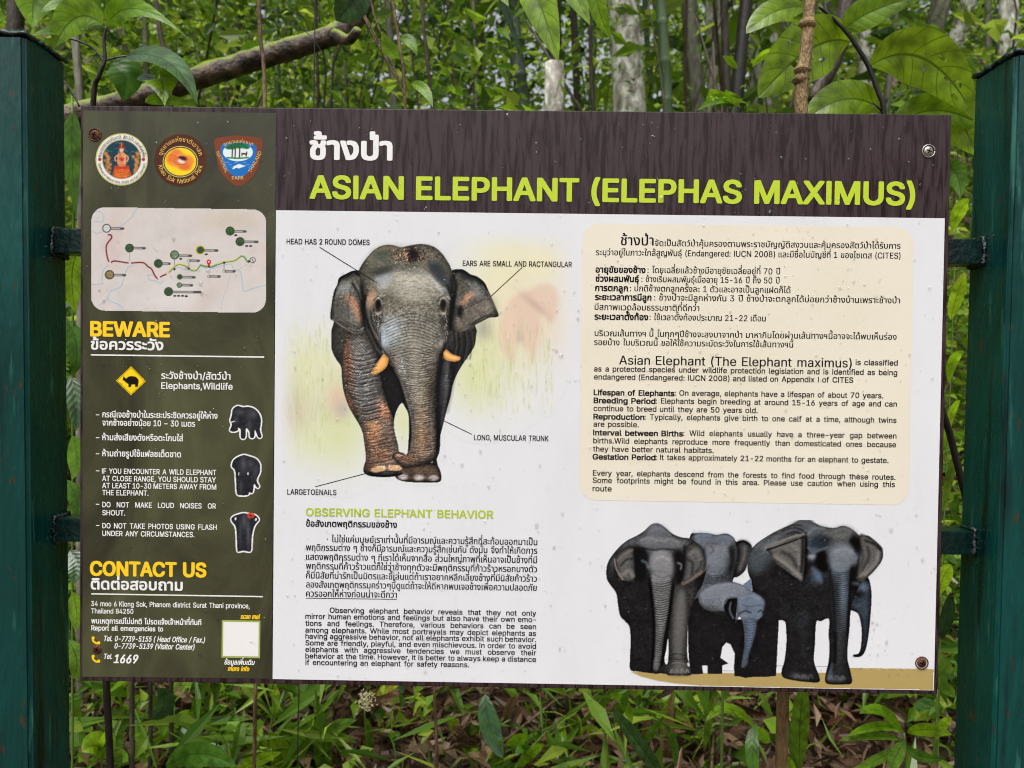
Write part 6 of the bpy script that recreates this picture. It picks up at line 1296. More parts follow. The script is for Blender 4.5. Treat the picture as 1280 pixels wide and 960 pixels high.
def stem(name, pts, r, mat, parent=None, seg=8, n=None, rough=0, seed=1, **k):
    P = resample(pts, n or max(4, len(pts)*4)) if len(pts) > 2 else [Vector(p) for p in pts]
    if hasattr(r, '__len__'): R = [np.interp(i/(len(P)-1), np.linspace(0, 1, len(r)), r) for i in range(len(P))]
    else: R = [r]*len(P)
    v, f = tube(P, R, seg, rough, random.Random(seed)); return link(name, mesh(name, [tuple(q_) for q_ in v], f, True), mat, parent, **k)
def plant(name, px, py, Y, label, cat='plant', group=None):
    p = V(px, py, Y); return empty(name, (p.x, Y, gz(p.x, Y)), label=label, cat=cat, group=group)
def foot(x, y): return Vector((x, y, gz(x, y)-.03))

# sapling behind the left post: broad leaves at the upper left
t = plant('broadleaf_sapling', 130, 150, .34, 'young sapling with big bright leaves rising between the left post and the sign')
Y = .30; b0 = V(131, 75, Y)
stem('stem', [foot(b0.x+.02, .36), V(112, 400, .34), V(116, 140, .31), V(124, 95, .3), b0, V(130, 50, Y), V(133, 33, Y)], [.007, .004, .0022], M['black_stem'], t)
for pts in ([(131, 78), (118, 62), (100, 52), (82, 47)], [(131, 76), (145, 72), (160, 70)], [(99, 133), (92, 118), (84, 106), (74, 96)]):
    stem('twig', [V(*p, Y+.003*i) for i, p in enumerate(pts)], .0017, M['black_stem'], t)
leafpx(t, (128, 31), (95, 22), (66, 62), .30, .27, 46, M['leaf_bright'], roll=12)
leafpx(t, (127, 36), (105, 33), (72, 44), .305, .28, 15, M['leaf_mid'], roll=50)
leafpx(t, (134, 30), (176, 12), (247, 58), .30, .26, 34, M['leaf_bright'], roll=-18, fat=.3, tip=1.3)
leafpx(t, (84, 48), (66, 40), (40, 44), .30, .24, 14, M['leaf_mid'], roll=45)
leafpx(t, (64, -30), (44, -6), (42, 36), .33, .30, 50, M['leaf_bright'], roll=0)
leafpx(t, (84, 4), (70, 6), (50, 16), .33, .30, 16, M['leaf_bright'], roll=40)
leafpx(t, (138, 77), (155, 92), (153, 126), .31, .30, 44, M['leaf_mid'], roll=-14, fat=.45)
leafpx(t, (158, 70), (210, 78), (247, 131), .30, .20, 40, M['leaf_dark'], roll=-35, fat=.4)
leafpx(t, (200, 98), (203, 104), (206, 133), .28, .24, 40, M['leaf_bright'], roll=5, fat=.35)
leafpx(t, (181, 128), (206, 124), (248, 133), .27, .24, 14, M['leaf_bright'], roll=10)
leafpx(t, (172, 96), (186, 100), (200, 112), .30, .26, 18, M['leaf_dark'], roll=-30)
# hanging vine leaf in the slot beside the left post
t = plant('hanging_creeper', 92, 200, .3, 'long green leaves hanging in the slot between left post and sign')
stem('stem', [foot(V(92, 300, .34).x, .34), V(91, 420, .33), V(93, 240, .31), V(90, 120, .32)], .0022, M['green_stem'], t)
leafpx(t, (92, 140), (90, 190), (95, 270), .30, .30, 24, M['leaf_mid'], roll=25)
leafpx(t, (97, 318), (90, 345), (94, 392), .28, .28, 30, M['leaf_bright'], roll=15)
for k, (y0, y1, w_) in enumerate(((400, 470, 26), (470, 540, 22), (545, 600, 26), (600, 650, 22), (688, 730, 24), (740, 790, 22), (800, 850, 26))):
    leafpx(t, (84+3*(k % 3), y0), (96, (y0+y1)/2), (90+4*(k % 2), y1), .33, .30, w_, M[('leaf_mid', 'leaf_dark', 'leaf_bright')[k % 3]], roll=30*(k % 3)-20)

# mossy fallen limb
t = empty('fallen_limb', (-1.0, .9, 1.6), label='thick mossy fallen limb slanting up behind the sign at the upper left', cat='branch')
t.location = (0, 0, 0)
Yl = 1.05
stem('limb', [V(40, 165, Yl-.05), V(95, 145, Yl), V(180, 122, Yl), V(240, 100, Yl+.02), V(300, 80, Yl+.05), V(360, 62, Yl+.06), V(410, 46, Yl+.08), V(440, 26, Yl+.1), V(458, -8, Yl+.12), V(470, -60, Yl+.15)], [.036, .034, .030, .029, .030, .028, .032, .024], M['mossy'], t, 16, 60, .09, 3)
stem('limb_stub', [V(418, 44, Yl+.06), V(436, 50, Yl+.02), V(447, 38, Yl-.02)], [.018, .012], M['mossy'], t, 9, 6, .1)

# thin stems standing behind the top edge of the sign, each a plant of its own
def thin(px0, px1, Y, r, mat, label, name='thin_stem', top=-60, mid=None, extra=(), low=None):
    x1 = V(low or px1, 960, Y).x; t = empty(name, (x1, Y, gz(x1, Y)), label=label, cat='stem')
    pts = [foot(x1, Y), V(low or px1, 940, Y), V(px1+((low or px1)-px1)*.5, 560, Y), V(px1, 140, Y)]+([V(*mid, Y)] if mid else [])+[V(px0, top, Y)]
    stem('stem', pts, r, mat, t, 9, 24, .06, int(px0))
    for e_ in extra: stem('twig', [V(*q_, Y) for q_ in e_], r*.6 if not hasattr(r, '__len__') else r[-1]*.5, mat, t, 6)
    return t
thin(322, 331, .75, .0046, M['twig'], 'thin knobbly brown stem nearest the left logos, above the sign', mid=(325, 40), low=318)
thin(394, 392, .8, .0014, M['black_stem'], 'hair thin dark stem crossing the mossy limb', low=372, extra=([(356, -5), (372, 30), (394, 52), (425, 110), (427, 140)],))
t = thin(480, 507, .7, .0036, M['twig'], 'slender brown stem with two thin twigs joining it, above the white caption', mid=(500, 60), low=546, extra=([(452, 12), (475, 55), (497, 95), (508, 130)], [(446, 4), (484, 78), (504, 110)], [(460, -20), (468, 20), (482, 55)]))
leafpx(t, (498, 70), (486, 60), (478, 38), .7, .68, 20, M['leaf_bright'], roll=20); leafpx(t, (500, 48), (512, 52), (521, 70), .7, .68, 16, M['leaf_bright'], roll=-20); leafpx(t, (514, 104), (530, 112), (541, 134), .7, .66, 14, M['leaf_bright'], roll=-10)
leafpx(t, (455, -20), (440, 2), (420, 26), .62, .6, 42, M['leaf_dark'], roll=-15, fat=.5, label='round dark leaf covered in rain drops')
t = thin(186, 214, .95, .006, M['bark_dark'], 'dark leaning stem behind the mossy limb at upper left', mid=(200, 40))
t = thin(80, 100, 1.3, .012, M['bark_mid'], 'pale thin trunk seen past the top of the left post')
# tan sapling at upper right
t = thin(1017, 1001, .17, [.0105, .0095, .0105, .0085], M['tan_stem'], 'tan sapling stem with swollen joints crossing the top right of the photo', name='tan_sapling', mid=(1008, 60), low=977)
for y_ in (88, 100, 30): p = V(1001+(100-y_)*.12, y_, .17); stem('node', [p-Vector((0, 0, .008)), p, p+Vector((0, 0, .008))], [.009, .0135, .009], M['tan_stem'], t, 10, 5, .15, y_)
stem('broken_stub', [V(1066, -60, .9), V(1056, 20, .9), V(1046, 62, .9), V(1030, 98, .88), V(1014, 124, .86)], [.026, .024, .022, .012], M['bark_dark'], t, 10, 16, .15)
# big eaten leaves, upper right
t = plant('large_leaf_shrub', 1100, 150, .28, 'shrub with very large insect-eaten leaves by the top right corner of the sign', 'shrub')
Y = .24
stem('branch', [foot(V(1236, 940, .30).x, .30), V(1225, 760, .29), V(1150, 420, .27), V(1112, 260, .25), V(1105, 142, Y), V(1098, 116, Y), V(1086, 84, Y), V(1072, 60, Y), V(1058, 40, Y), V(1040, 22, Y), V(1024, 8, Y)], [.007, .005, .0036, .003], M['black_stem'], t, 8, 40, .1)
leafpx(t, (1008, 10), (970, 14), (933, 42), Y, Y-.03, 34, M['leaf_olive'], roll=20, n=24, m=8, fat=.5, label='leaf to the left of the tan sapling')
leafpx(t, (1062, 52), (1012, 62), (948, 122), Y+.02, Y-.02, 74, M['leaf_olive'], roll=-8, n=44, m=14, fat=.5, holes=((.52, .2, .035), (.56, -.3, .03), (.68, -.1, .03), (.74, .35, .022), (.45, -.5, .035), (.62, .6, .02)), label='large leaf with holes and a red mark behind the tan sapling')
leafpx(t, (1056, 38), (1090, 14), (1160, -8), Y, Y-.05, 40, M['leaf_olive'], roll=-10, n=24, m=8)
leafpx(t, (1087, 83), (1156, 74), (1220, 150), Y, Y-.06, 66, M['leaf_olive'], roll=10, n=44, m=14, fat=.45, holes=((.55, .3, .02), (.6, -.35, .03), (.72, .1, .022), (.8, -.2, .03), (.84, .4, .03), (.5, -.15, .015)), label='largest leaf, ragged with holes, reaching to the right post')
leafpx(t, (1103, 138), (1056, 124), (1006, 152), Y+.02, Y, 48, M['leaf_olive'], roll=12, n=24, m=8, fat=.5)
leafpx(t, (1112, 168), (1165, 138), (1232, 160), Y+.03, Y, 44, M['leaf_olive'], roll=0, n=24, m=8, fat=.5)
leafpx(t, (1190, 130), (1206, 160), (1222, 196), Y+.03, Y, 44, M['leaf_olive'], roll=20); leafpx(t, (1178, 205), (1196, 218), (1200, 248), Y, Y-.03, 26, M['leaf_mid'], roll=20)
for a, b in (((1087, 83), (1098, 78)), ((1103, 140), (1092, 128))): stem('twig', [V(*a, Y), V(*b, Y)], .0016, M['black_stem'], t, 6)
# fern like light green sprig and small leaves
t = plant('light_green_sprig', 915, 150, .5, 'light green sprig peeping over the sign beside the dark leaning trunk')
stem('stem', [foot(V(903, 950, .5).x, .5), V(906, 700, .5), V(914, 200, .5), V(918, 130, .5)], .003, M['green_stem'], t)
for k in range(7): leafpx(t, (920, 133), (900-k*2+16*(k % 2), 124-k), (872+k*11, 138-((k*5) % 22)), .5, .47, 14, M['leaf_bright'], roll=15*(k % 3))
leafpx(t, (922, 86), (912, 76), (903, 70), .5, .48, 9, M['leaf_bright'], roll=15); leafpx(t, (940, 84), (962, 66), (990, 76), .5, .48, 12, M['leaf_bright'], roll=35)
# hanging leaves top middle
t = empty('overhanging_bough', V(690, -150, .5), label='bough just out of frame whose bright pointed leaves hang at the top middle', cat='branch')
t.location = (0, 0, 0)
stem('twig', [V(560, -160, .8), V(640, -90, .6), V(740, -80, .5), V(840, -120, .6)], .006, M['twig'], t)
leafpx(t, (650, -50), (672, -4), (698, 77), .42, .36, 44, M['leaf_bright'], roll=8, fat=.45); leafpx(t, (690, -60), (712, -20), (738, 32), .44, .40, 34, M['leaf_bright'], roll=-8)
leafpx(t, (618, -40), (634, 16), (660, 86), .46, .42, 13, M['leaf_dark'], roll=40, fat=.35); leafpx(t, (612, -50), (622, -20), (636, 8), .46, .42, 20, M['leaf_bright'])
leafpx(t, (740, -40), (748, 10), (764, 48), .6, .6, 22, M['leaf_bright'], roll=10); leafpx(t, (300, -60), (330, -20), (352, 6), .6, .6, 20, M['leaf_bright'], roll=10)
for a in ((650, -50), (690, -60), (618, -40), (740, -40)): stem('petiole', [V(*a, .45), V(a[0]+6, -88, .52)], .0014, M['green_stem'], t, 6)

# ------------------------------------------------------------------ trees and bamboo behind
def crown_geo(cx, cy, cz, R, H, n, size, seed):
    r = np.random.RandomState(seed)
    nc = 14; cen = r.normal(0, 1, (nc, 3))*np.array([R, R, H])*.5
    c = cen[r.randint(0, nc, n)]+r.normal(0, 1, (n, 3))*np.array([R, R, H])*.22+np.array([cx, cy, cz])
    return leaves_np(c, size, r)
def leaves_np(c, size, r, flat=.5, lanc=.34):
    n = len(c); d = r.normal(0, 1, (n, 3)); d[:, 2] = d[:, 2]*.5-.35; d /= np.linalg.norm(d, axis=1)[:, None]
    nrm = r.normal(0, 1, (n, 3)); nrm[:, 2] += flat*2; s = np.cross(d, nrm); s /= np.linalg.norm(s, axis=1)[:, None]+1e-9; nn = np.cross(s, d)
    L = (size*r.uniform(.5, 1.4, n))[:, None]; Wd = L*lanc*r.uniform(.7, 1.3, n)[:, None]/2*1.3
    tipd = nn*L*r.uniform(-.05, .25, n)[:, None]
    v = np.stack([c-d*L*.5, c+s*Wd+nn*Wd*.4, c+d*L*.5-tipd, c-s*Wd+nn*Wd*.4, c+d*L*.0], 1)
    o = (np.arange(n)*5)[:, None]
    f = np.concatenate([o+np.array([[0, 4, 1]]), o+np.array([[4, 2, 1]]), o+np.array([[0, 3, 4]]), o+np.array([[4, 3, 2]])])
    return v.reshape(-1, 3), f
def tree(px0, px1, Y, wpx, mat, label, name='forest_tree', crown=True, cat='tree', cs=0, h=7.5, rings=False, lean=0):
    d = Y-CAM_LOC[1]; r = wpx/FPX*d/2
    pa, pb = V(px1, 140, Y), V(px0, 0, Y); dx = (pb.x-pa.x)/(pb.z-pa.z)
    zg = gz(pa.x, Y)-.1; xb = pa.x-dx*(pa.z-zg)*.8; zt = h+zg
    t = empty(name, (xb, Y, zg), label=label, cat=cat)
    pts = [Vector((xb, Y, zg))]; rn = random.Random(int(px0)); k = 18
    R = []
    for i in range(k+1):
        z = zg+(zt-zg)*i/k; x = pa.x+dx*(z-pa.z)+(0 if abs(z-pa.z) < 1 else rn.uniform(-.01, .01)); pts.append(Vector((x, Y+.01*math.sin(i), z+.05))); R.append(r*(1.12-.35*i/k))
    R = [R[0]*1.25]+R
    if rings:
        pp, RR = [], []
        z = zg; i = 0
        while z < zt:
            x = pa.x+dx*(z-pa.z)
            for dz, f_ in ((0, 1), (.22, .98), (.235, 1.16), (.25, 1.0)): pp.append(Vector((x+dx*dz, Y, z+dz))); RR.append(r*f_)
            z += .26
        v, f = tube(pp, RR, 14)
    else: v, f = tube(pts, R, 16, .07, rn)
    tk = link('trunk' if cat == 'tree' else 'culm', mesh('trunk', [tuple(q_) for q_ in v], f, True), mat, t)
    if crown:
        top = pts[-1]
        br = [tube([top-Vector((0, 0, 1.2*rn.random()+.3)), top+Vector((rn.uniform(-1, 1), rn.uniform(-1, 1), rn.uniform(.2, 1.1)))], [r*.45, r*.15], 6) for _ in range(5)]
        bv, bf = join(br); link('limb', mesh('limb', [tuple(q_) for q_ in bv], bf, True), mat, t)
        cv_, cf_ = crown_geo(top.x, top.y, top.z+.7, 1.9, .9, 450, .2, int(px0))
        link('crown', mesh('crown', cv_, cf_), M['mass'], t)
    return t
tree(778, 787, 5.2, 40, M['bark_pale'], 'thickest pale lichen-spotted trunk behind the word elephant')
tree(826, 835, 4.2, 13, M['bamboo'], 'straight smooth green bamboo culm right of the thickest trunk', 'bamboo_culm', cat='bamboo', rings=True)
tree(860, 873, 5.6, 21, M['bark_mid'], 'greyish mottled trunk second right of the bamboo culm')
tree(890, 895, 6.4, 20, M['bark_pale'], 'pale trunk between the mottled trunk and the dark brown pole')
tree(905, 909, 5.0, 10, M['bark_dark'], 'thin dark reddish brown pole among the pale trunks')
tree(934, 919, 4.6, 16, M['black_stem'], 'nearly black leaning trunk left of the tan sapling')
tree(954, 956, 7.0, 36, M['bark_pale'], 'wide pale trunk just left of the tan sapling')
tree(1078, 1082, 6.6, 18, M['bark_pale'], 'pale trunk seen behind the eaten leaves')
tree(1180, 1148, 6.0, 20, M['bark_mid'], 'leaning spotted trunk, left one of the leaning pair at right')
tree(1213, 1170, 6.6, 20, M['bark_pale'], 'leaning spotted trunk, right one of the leaning pair at right')
tree(637, 655, 4.4, 18, M['bamboo_dark'], 'dark green leaning trunk above the middle of the sign', 'bamboo_culm', cat='bamboo', rings=True)
tree(692, 694, 5.4, 17, M['bark_dark'], 'dark trunk standing behind the cut pale stump')
tree(1033, 1040, 8.5, 14, M['bark_mid'], 'distant grey trunk right of the tan sapling')
tree(975, 985, 9.0, 12, M['bark_mid'], 'distant slim grey trunk beside the widest pale trunk')
tree(716, 722, 8.0, 9, M['bark_dark'], 'distant thin dark trunk right of the cut pale stump'); tree(745, 738, 7.2, 8, M['bamboo'], 'distant thin bamboo left of the thickest trunk', 'bamboo_culm', cat='bamboo', rings=True)
tree(600, 596, 8.6, 11, M['bark_dark'], 'distant dark trunk left of the leaning bamboo'); tree(560, 570, 7.4, 8, M['bark_mid'], 'distant thin grey trunk above the ear caption')
tree(300, 290, 8.2, 16, M['bark_dark'], 'distant dark trunk left of the knobbly brown stem'); tree(345, 348, 6.8, 8, M['bamboo'], 'distant thin bamboo beside the knobbly brown stem', 'bamboo_culm', cat='bamboo', rings=True)
tree(20, 16, 3.4, 20, M['bark_dark'], 'dark trunk over the left post at the photo edge'); tree(150, 160, 7.8, 15, M['bark_mid'], 'distant trunk behind the young sapling at left')
tree(1262, 1258, 5.0, 22, M['bark_pale'], 'pale trunk above the right post'); tree(440, 430, 9.2, 14, M['bark_mid'], 'distant trunk behind the end of the mossy limb')
tree(806, 814, 8.6, 7, M['bamboo'], 'distant thin bamboo between the thickest trunk and the green culm', 'bamboo_culm', cat='bamboo', rings=True)
# pale cut stump pole
p = V(693, 79, 3.2); t = empty('cut_pole', (p.x, 3.2, gz(p.x, 3.2)), label='pale grey cut pole ending below the hanging leaf, above the title', cat='stump')
stem('pole', [foot(p.x, 3.2), (p.x+.01, 3.2, 1.5), p], .052, M['bark_pale'], t, 16, 14, .03)

# ------------------------------------------------------------------ undergrowth
R0 = np.random.RandomState(11)
def mass(name, n, xr, yr, zlo, zhi, size, mat, label, seed, dens=None, thr=-.1, lanc=.34, sc=.7):
    r = np.random.RandomState(seed); c = np.empty((0, 3))
    while len(c) < n:
        q_ = np.stack([r.uniform(*xr, n*2), r.uniform(*yr, n*2), r.uniform(0, 1, n*2)], 1)
        g_ = ground_z(q_[:, 0], q_[:, 1]); q_[:, 2] = g_+zlo+(zhi-zlo)*q_[:, 2]
        k = fbm(q_[:, 0]+q_[:, 1]*.6+20, q_[:, 2]*1.2+q_[:, 1]*.5+9, sc, seed, 3) > thr
        if dens is not None: k &= dens(q_, r)
        c = np.vstack([c, q_[k]])
    v, f = leaves_np(c[:n], size, r, lanc=lanc)
    return link(name, mesh(name, v, f), mat, kind='stuff', label=label)
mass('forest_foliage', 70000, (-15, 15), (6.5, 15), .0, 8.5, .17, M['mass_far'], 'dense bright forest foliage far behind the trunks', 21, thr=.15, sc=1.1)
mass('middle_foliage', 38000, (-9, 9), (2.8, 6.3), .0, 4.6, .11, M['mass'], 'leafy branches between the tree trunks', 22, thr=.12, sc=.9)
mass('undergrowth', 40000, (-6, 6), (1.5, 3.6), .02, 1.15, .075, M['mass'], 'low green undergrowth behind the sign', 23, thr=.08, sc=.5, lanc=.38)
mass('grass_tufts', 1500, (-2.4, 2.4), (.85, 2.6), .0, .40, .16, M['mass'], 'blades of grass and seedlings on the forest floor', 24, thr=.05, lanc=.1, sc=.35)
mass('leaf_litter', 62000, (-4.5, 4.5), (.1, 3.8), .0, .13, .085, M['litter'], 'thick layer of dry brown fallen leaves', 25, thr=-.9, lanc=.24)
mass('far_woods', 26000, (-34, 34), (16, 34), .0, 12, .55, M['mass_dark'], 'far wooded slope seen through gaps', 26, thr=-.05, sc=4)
mass('seedling_cover', 6000, (-2.6, 2.6), (.9, 2.4), .0, .38, .05, M['mass'], 'small green seedlings and creepers covering the forest floor', 27, thr=.04, lanc=.5, sc=.3)
mass('grass_blades', 1000, (-2.4, 2.4), (.9, 2.2), .02, .40, .2, M['leaf_mid2'], 'thin arching grass blades among the litter', 28, thr=.0, lanc=.06, sc=.3)
mass('strap_leaves', 1500, (-2.4, 2.4), (.9, 2.3), .02, .42, .2, M['leaf_mid2'], 'loose strap-shaped leaves rising from the forest floor', 31, thr=-.05, lanc=.13, sc=.35)
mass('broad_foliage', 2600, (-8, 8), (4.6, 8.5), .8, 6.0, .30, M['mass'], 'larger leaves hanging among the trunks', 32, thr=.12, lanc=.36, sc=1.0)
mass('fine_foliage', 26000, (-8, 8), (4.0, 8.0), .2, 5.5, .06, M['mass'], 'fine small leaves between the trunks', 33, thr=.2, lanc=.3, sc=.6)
rr = random.Random(9); parts = []
for k in range(130):
    x, y = rr.uniform(-7, 7), rr.uniform(2.6, 9.5); z = gz(x, y); L_ = rr.uniform(2, 7); a, b_ = rr.gauss(0, .22), rr.gauss(0, .2); q_ = [(x, y, z)]
    for j in range(1, 6): q_.append((x+a*L_*j/5+rr.uniform(-.05, .05)*j, y+b_*L_*j/5, z+L_*j/5))
    r_ = rr.uniform(.004, .018); parts.append(tube(q_, [r_*(1-.12*j) for j in range(6)], 6))
v, f = join(parts); link('tangled_stems', mesh('tangled_stems', [tuple(q_) for q_ in v], f, True), M['bark_dark'], kind='stuff', label='tangle of thin leaning stems and vines deep in the forest')
rr = random.Random(19)
for k in range(20):
    x, y = rr.uniform(-6, 6), rr.uniform(3.6, 9.5); z = gz(x, y)-.05; L_ = rr.uniform(5, 8); a = rr.gauss(0, .12); r_ = rr.uniform(.012, .036)
    t = empty('sapling_tree', (x, y, z), label='slim pale grey sapling trunk among many alike deep in the forest', cat='tree', group='slim pale saplings behind the sign')
    v, f = tube([(x+a*L_*j/5+rr.uniform(-.02, .02), y, z+L_*j/5) for j in range(6)], [r_*(1.1-.06*j) for j in range(6)], 9, .06, rr)
    link('trunk', mesh('trunk', [tuple(q_) for q_ in v], f, True), M['bark_mid'], t)
# fallen sticks
rr = random.Random(4); parts = []
for k in range(240):
    x, y = rr.uniform(-2.6, 2.6), rr.uniform(.9, 3.6); a = rr.uniform(0, math.pi); L_ = rr.uniform(.1, .5); z = gz(x, y)+rr.uniform(.02, .12)
    parts.append(tube([(x, y, z), (x+math.cos(a)*L_/2, y+math.sin(a)*L_/2, z+rr.uniform(-.02, .09)), (x+math.cos(a)*L_, y+math.sin(a)*L_, z+rr.uniform(-.05, .16))], [rr.uniform(.002, .006)]*3, 5))
v, f = join(parts); link('fallen_twigs', mesh('fallen_twigs', [tuple(q_) for q_ in v], f, True), M['twig'], kind='stuff', label='dry twigs lying in the leaf litter')

# single plants seen below the sign: each leaf its own blade at the place where the photograph shows it
def strap(name, base, Y, label, blades, mat='leaf_mid', stems=()):
    bx = V(*base, Y).x; t = empty(name, (bx, Y, gz(bx, Y)), label=label, cat='plant')
    for bl in blades:
        a, b, c, w_, roll = bl[:5]; mt_ = M[bl[5]] if len(bl) > 5 else M[mat]
        leafpx(t, a, b, c, Y, Y-.08, w_, mt_, roll=roll, fat=.5)
    for s_ in stems: stem('stem', [V(*q_, Y) for q_ in s_[0]], s_[1], M[s_[2]], t, 7)
    return t
strap('heart_leaf_seedling', (112, 990), .95, 'heart-shaped bright leaf pair at the bottom left beside the post', [((128, 948), (120, 932), (103, 940), 34, 5, 'leaf_bright'), ((124, 950), (134, 930), (130, 915), 22, -20, 'leaf_bright'), ((135, 960), (150, 946), (160, 952), 18, 40)], stems=[([(126, 1010), (127, 970), (127, 946)], .002, 'green_stem')])
strap('broad_seedling', (230, 1000), .85, 'wide glossy leaf curving along the bottom edge under the olive panel', [((208, 962), (245, 942), (296, 958), 30, 25), ((300, 962), (318, 952), (352, 940), 16, 30, 'leaf_bright'), ((190, 900), (205, 880), (196, 862), 26, 20, 'leaf_dark')])
strap('bladed_seedling', (255, 980), 1.25, 'seedling with fine pointed leaves below the square code panel', [((253, 903), (235, 893), (216, 902), 12, 20, 'leaf_bright'), ((253, 903), (262, 890), (282, 884), 10, -20, 'leaf_mid'), ((253, 904), (244, 912), (230, 918), 12, 10), ((253, 904), (270, 908), (290, 902), 12, 20, 'leaf_bright'), ((253, 902), (248, 888), (240, 872), 12, 5)], stems=[([(250, 1000), (253, 940), (253, 902)], .0018, 'green_stem')])
strap('glossy_strap_plant', (345, 1000), 1.1, 'plant with glossy strap leaves arching right below the white panel', [((352, 985), (362, 920), (446, 928), 30, 30, 'leaf_mid'), ((340, 990), (352, 950), (335, 915), 26, 0, 'leaf_bright'), ((420, 985), (405, 930), (446, 900), 26, -20, 'leaf_mid'), ((350, 950), (330, 935), (318, 905), 16, 20, 'leaf_bright')])
strap('yellow_leaf_plant', (290, 960), 1.45, 'upright plant with one yellow and one tan dry leaf under the code panel', [((285, 905), (296, 880), (300, 852), 26, 0, 'leaf_yellow'), ((268, 900), (276, 880), (262, 856), 14, 10, 'leaf_brown'), ((292, 960), (300, 915), (306, 872), 12, 10, 'leaf_brown')])
strap('dark_hanging_leaf_plant', (620, 980), 1.0, 'plant with a long dark leaf pointing down with a pale midrib below the lime heading', [((606, 868), (612, 905), (628, 948), 26, 10, 'leaf_dark'), ((610, 990), (622, 950), (626, 925), 14, 0, 'leaf_mid'), ((632, 930), (648, 925), (660, 918), 14, 15, 'leaf_bright'), ((662, 955), (655, 935), (645, 945), 14, 5, 'leaf_mid'), ((646, 960), (664, 942), (680, 930), 12, 10, 'leaf_bright')])
strap('long_blade_grass', (800, 1000), .8, 'long ribbed grass blade slanting down to the right below the herd picture', [((836, 985), (800, 932), (765, 886), 20, 10, 'leaf_dark'), ((768, 905), (776, 885), (786, 862), 12, 20, 'leaf_mid'), ((790, 905), (780, 880), (762, 868), 14, 20, 'leaf_bright'), ((800, 935), (815, 915), (830, 895), 10, 20, 'leaf_mid'), ((845, 960), (842, 930), (832, 905), 12, 30, 'leaf_mid')])
strap('upright_brown_blade_plant', (838, 1000), 1.15, 'dry orange-brown upright blade with a green fork at its top', [((842, 985), (836, 930), (840, 865), 14, 10, 'leaf_brown'), ((838, 930), (832, 900), (846, 862), 14, 0, 'leaf_olive'), ((812, 940), (806, 915), (818, 890), 9, 5, 'leaf_brown')])
strap('arching_leaf_plant', (945, 1000), .7, 'plant with one bright arching leaf and a folded hanging blade left of the brown sapling', [((944, 910), (912, 886), (882, 902), 15, 25, 'leaf_bright'), ((944, 908), (954, 920), (963, 928), 14, 20, 'leaf_bright'), ((946, 905), (940, 935), (946, 985), 17, 5, 'leaf_mid'), ((880, 940), (886, 900), (892, 868), 9, 10, 'leaf_mid')], stems=[([(942, 1010), (944, 960), (945, 908)], .0025, 'green_stem')])
strap('green_strap_plant', (1000, 990), .75, 'wide flat green blade standing right of the brown sapling under the sign', [((1000, 960), (1000, 905), (1006, 850), 22, 5, 'leaf_mid'), ((996, 990), (990, 960), (980, 945), 10, 10, 'leaf_bright')])
strap('palmate_seedling', (1125, 1000), .6, 'bright seedling with long leaves fanning out at the lower right corner', [((1128, 918), (1104, 890), (1074, 892), 17, 20, 'leaf_bright'), ((1130, 915), (1098, 908), (1060, 920), 13, 20, 'leaf_bright'), ((1128, 925), (1095, 920), (1048, 926), 12, 25, 'leaf_mid'), ((1134, 916), (1158, 912), (1190, 918), 16, 15, 'leaf_bright'), ((1132, 926), (1120, 945), (1112, 965), 18, -20, 'leaf_mid'), ((1130, 930), (1150, 945), (1180, 948), 13, 20, 'leaf_mid'), ((1170, 925), (1180, 905), (1190, 898), 11, 20, 'leaf_bright'), ((1128, 932), (1100, 948), (1070, 962), 14, 20, 'leaf_mid')], stems=[([(1130, 1010), (1132, 960), (1130, 916)], .0022, 'green_stem'), ([(1158, 1000), (1168, 930), (1172, 862)], .0018, 'green_stem')])
strap('corner_climber', (1172, 900), .62, 'small climber with paired oval leaves between the sign corner and right post', [((1172, 848), (1182, 835), (1190, 828), 16, 10, 'leaf_mid'), ((1172, 860), (1184, 862), (1192, 872), 14, 10, 'leaf_mid'), ((1168, 876), (1156, 880), (1148, 890), 16, 10, 'leaf_dark'), ((1176, 800), (1184, 770), (1188, 740), 16, 20, 'leaf_dark'), ((1172, 745), (1180, 720), (1190, 706), 18, 10, 'leaf_bright'), ((1178, 640), (1186, 600), (1196, 560), 10, 20, 'leaf_mid'), ((1180, 560), (1188, 520), (1200, 500), 10, 30, 'leaf_bright'), ((1186, 480), (1192, 450), (1206, 440), 12, 20, 'leaf_bright'), ((1188, 400), (1196, 370), (1206, 340), 16, 10, 'leaf_bright'), ((1190, 290), (1200, 262), (1212, 250), 16, 10, 'leaf_bright')], stems=[([(1172, 980), (1174, 860), (1178, 700), (1188, 480), (1196, 250)], .0016, 'green_stem')])
strap('white_flower_sprig', (455, 980), 1.2, 'sprig with a small white tufted flower and yellow leaf under the white panel', [((470, 870), (486, 858), (500, 856), 14, 0, 'leaf_yellow'), ((458, 955), (462, 925), (455, 895), 11, 10, 'leaf_mid')], stems=[([(452, 1000), (456, 930), (456, 885)], .0018, 'green_stem')])
strap('midground_seedling', (560, 980), 1.3, 'clump of small bright leaves right of the black pole below the sign', [((575, 925), (566, 905), (556, 898), 14, 10, 'leaf_bright'), ((575, 925), (590, 912), (600, 905), 12, 10, 'leaf_mid'), ((572, 945), (555, 938), (544, 945), 14, 10, 'leaf_mid'), ((572, 948), (590, 942), (604, 950), 14, 10, 'leaf_bright')], stems=[([(574, 1000), (574, 960), (575, 920)], .0016, 'green_stem')])
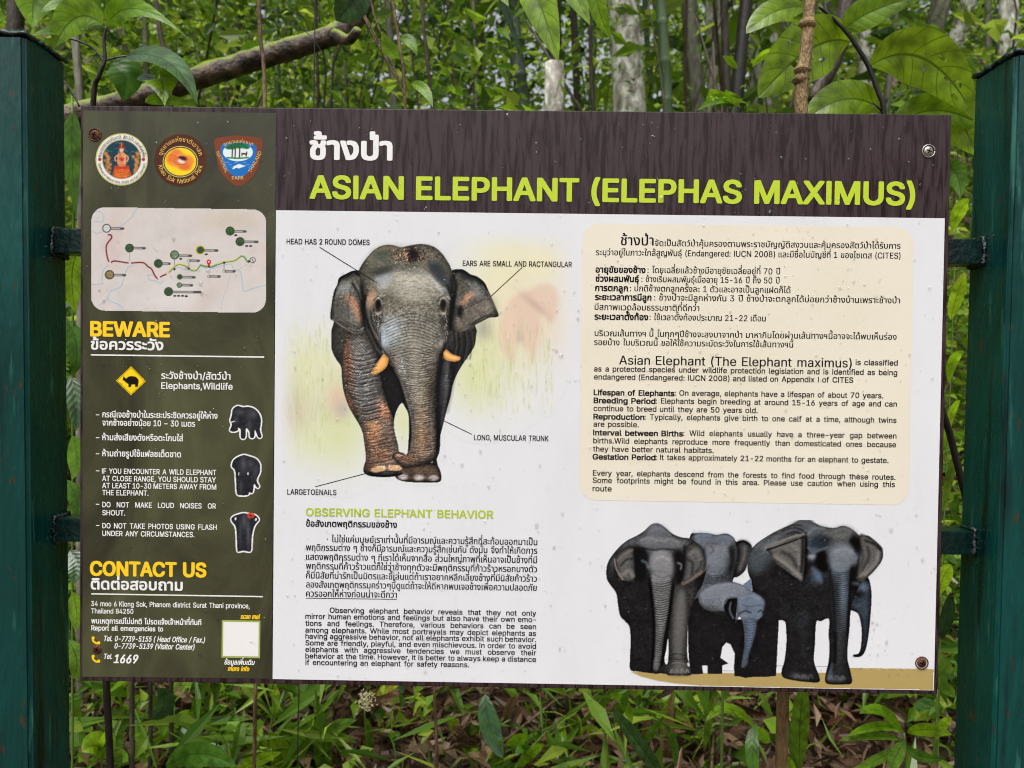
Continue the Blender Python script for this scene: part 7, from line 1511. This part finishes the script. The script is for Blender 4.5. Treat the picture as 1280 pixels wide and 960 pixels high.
strap('low_oval_seedling', (720, 980), 1.25, 'low seedling with small oval leaves under the middle of the sign', [((722, 935), (706, 925), (690, 930), 16, 10, 'leaf_mid'), ((722, 930), (735, 915), (752, 918), 16, 10, 'leaf_bright'), ((722, 940), (742, 940), (760, 950), 16, 10, 'leaf_mid'), ((720, 925), (716, 905), (706, 895), 14, 10, 'leaf_mid')], stems=[([(722, 1000), (722, 960), (722, 925)], .0016, 'green_stem')])
strap('shaded_oval_seedling', (1070, 960), 1.5, 'small dark seedling in shade right of the flat green blade', [((1078, 890), (1066, 880), (1054, 884), 14, 10), ((1078, 890), (1090, 882), (1100, 888), 14, 10), ((1078, 892), (1070, 900), (1060, 904), 12, 10)], stems=[([(1078, 960), (1079, 920), (1078, 890)], .0014, 'green_stem')])
# flower tuft
fl = [o for o in bpy.data.objects if o.name == 'white_flower_sprig'][0]; rr = random.Random(2); parts = []
for k in range(120):
    c_ = V(457+rr.gauss(0, 5), 876+rr.gauss(0, 6), 1.12); d_ = Vector((rr.uniform(-1, 1), rr.uniform(-1, 1), rr.uniform(-1, 1))).normalized()*.004; parts.append(tube([c_-d_, c_, c_+d_], [.0006, .0017, .0006], 5))
v, f = join(parts); link('flower', mesh('flower', [tuple(q_) for q_ in v], f, True), simple('petal', rgb(190, 180, 140), .5), fl)
# poles seen below
def pole(px, Y, wpx, mat, label, top=780, dx=0):
    p0 = V(px+dx, 990, Y); x0 = p0.x; r = wpx/FPX*(Y-CAM_LOC[1])/2; t = empty('undergrowth_stem', (x0, Y, gz(x0, Y)), label=label, cat='stem')
    stem('stem', [foot(x0, Y), V(px+dx*.4, 900, Y), V(px, top, Y)], [r*1.1, r, r*.9], mat, t, 10, 14, .06, int(px))
pole(165, .9, 6.5, M['bark_dark'], 'dark greenish stem under the olive panel, left one of two')
pole(188, 1.0, 5.5, M['bark_dark'], 'dark thin stem under the olive panel, right one of two')
pole(708, 1.2, 4.5, M['bark_dark'], 'thin brown stem under the middle of the sign')
# curled dry leaves standing out of the litter
for k, (px_, py_, L_, w_, a, lb) in enumerate(((225, 872, 60, 12, -28, 'long dry tan leaf lying aslant left of the code panel'), (478, 880, 60, 26, 10, 'curled pinkish dry leaf near the white flower'), (640, 885, 44, 12, 60, 'dry tan leaf beside the dark hanging leaf'), (735, 900, 46, 12, -70, 'dry upright leaf under the middle of the sign'), (870, 905, 60, 12, 40, 'dry leaf crossing under the left of the herd picture'), (1090, 930, 56, 13, -20, 'dry leaf under the bright fanning seedling'), (270, 935, 60, 14, 70, 'narrow dry leaf standing below the code panel'), (520, 905, 50, 18, -10, 'broad dry leaf left of the black stem'), (150, 905, 50, 18, 15, 'broad dry leaf right of the left post'))):
    x0, y0 = px_-L_/2*math.cos(math.radians(a)), py_+L_/2*math.sin(math.radians(a)); x1, y1 = 2*px_-x0, 2*py_-y0
    o = leafpx(None, (x0, y0), (px_, py_-8), (x1, y1), 1.35, 1.25, w_, M['leaf_brown'], roll=20, fold=.7)
    o.name = 'dry_leaf'; tag(o, lb, 'leaf')
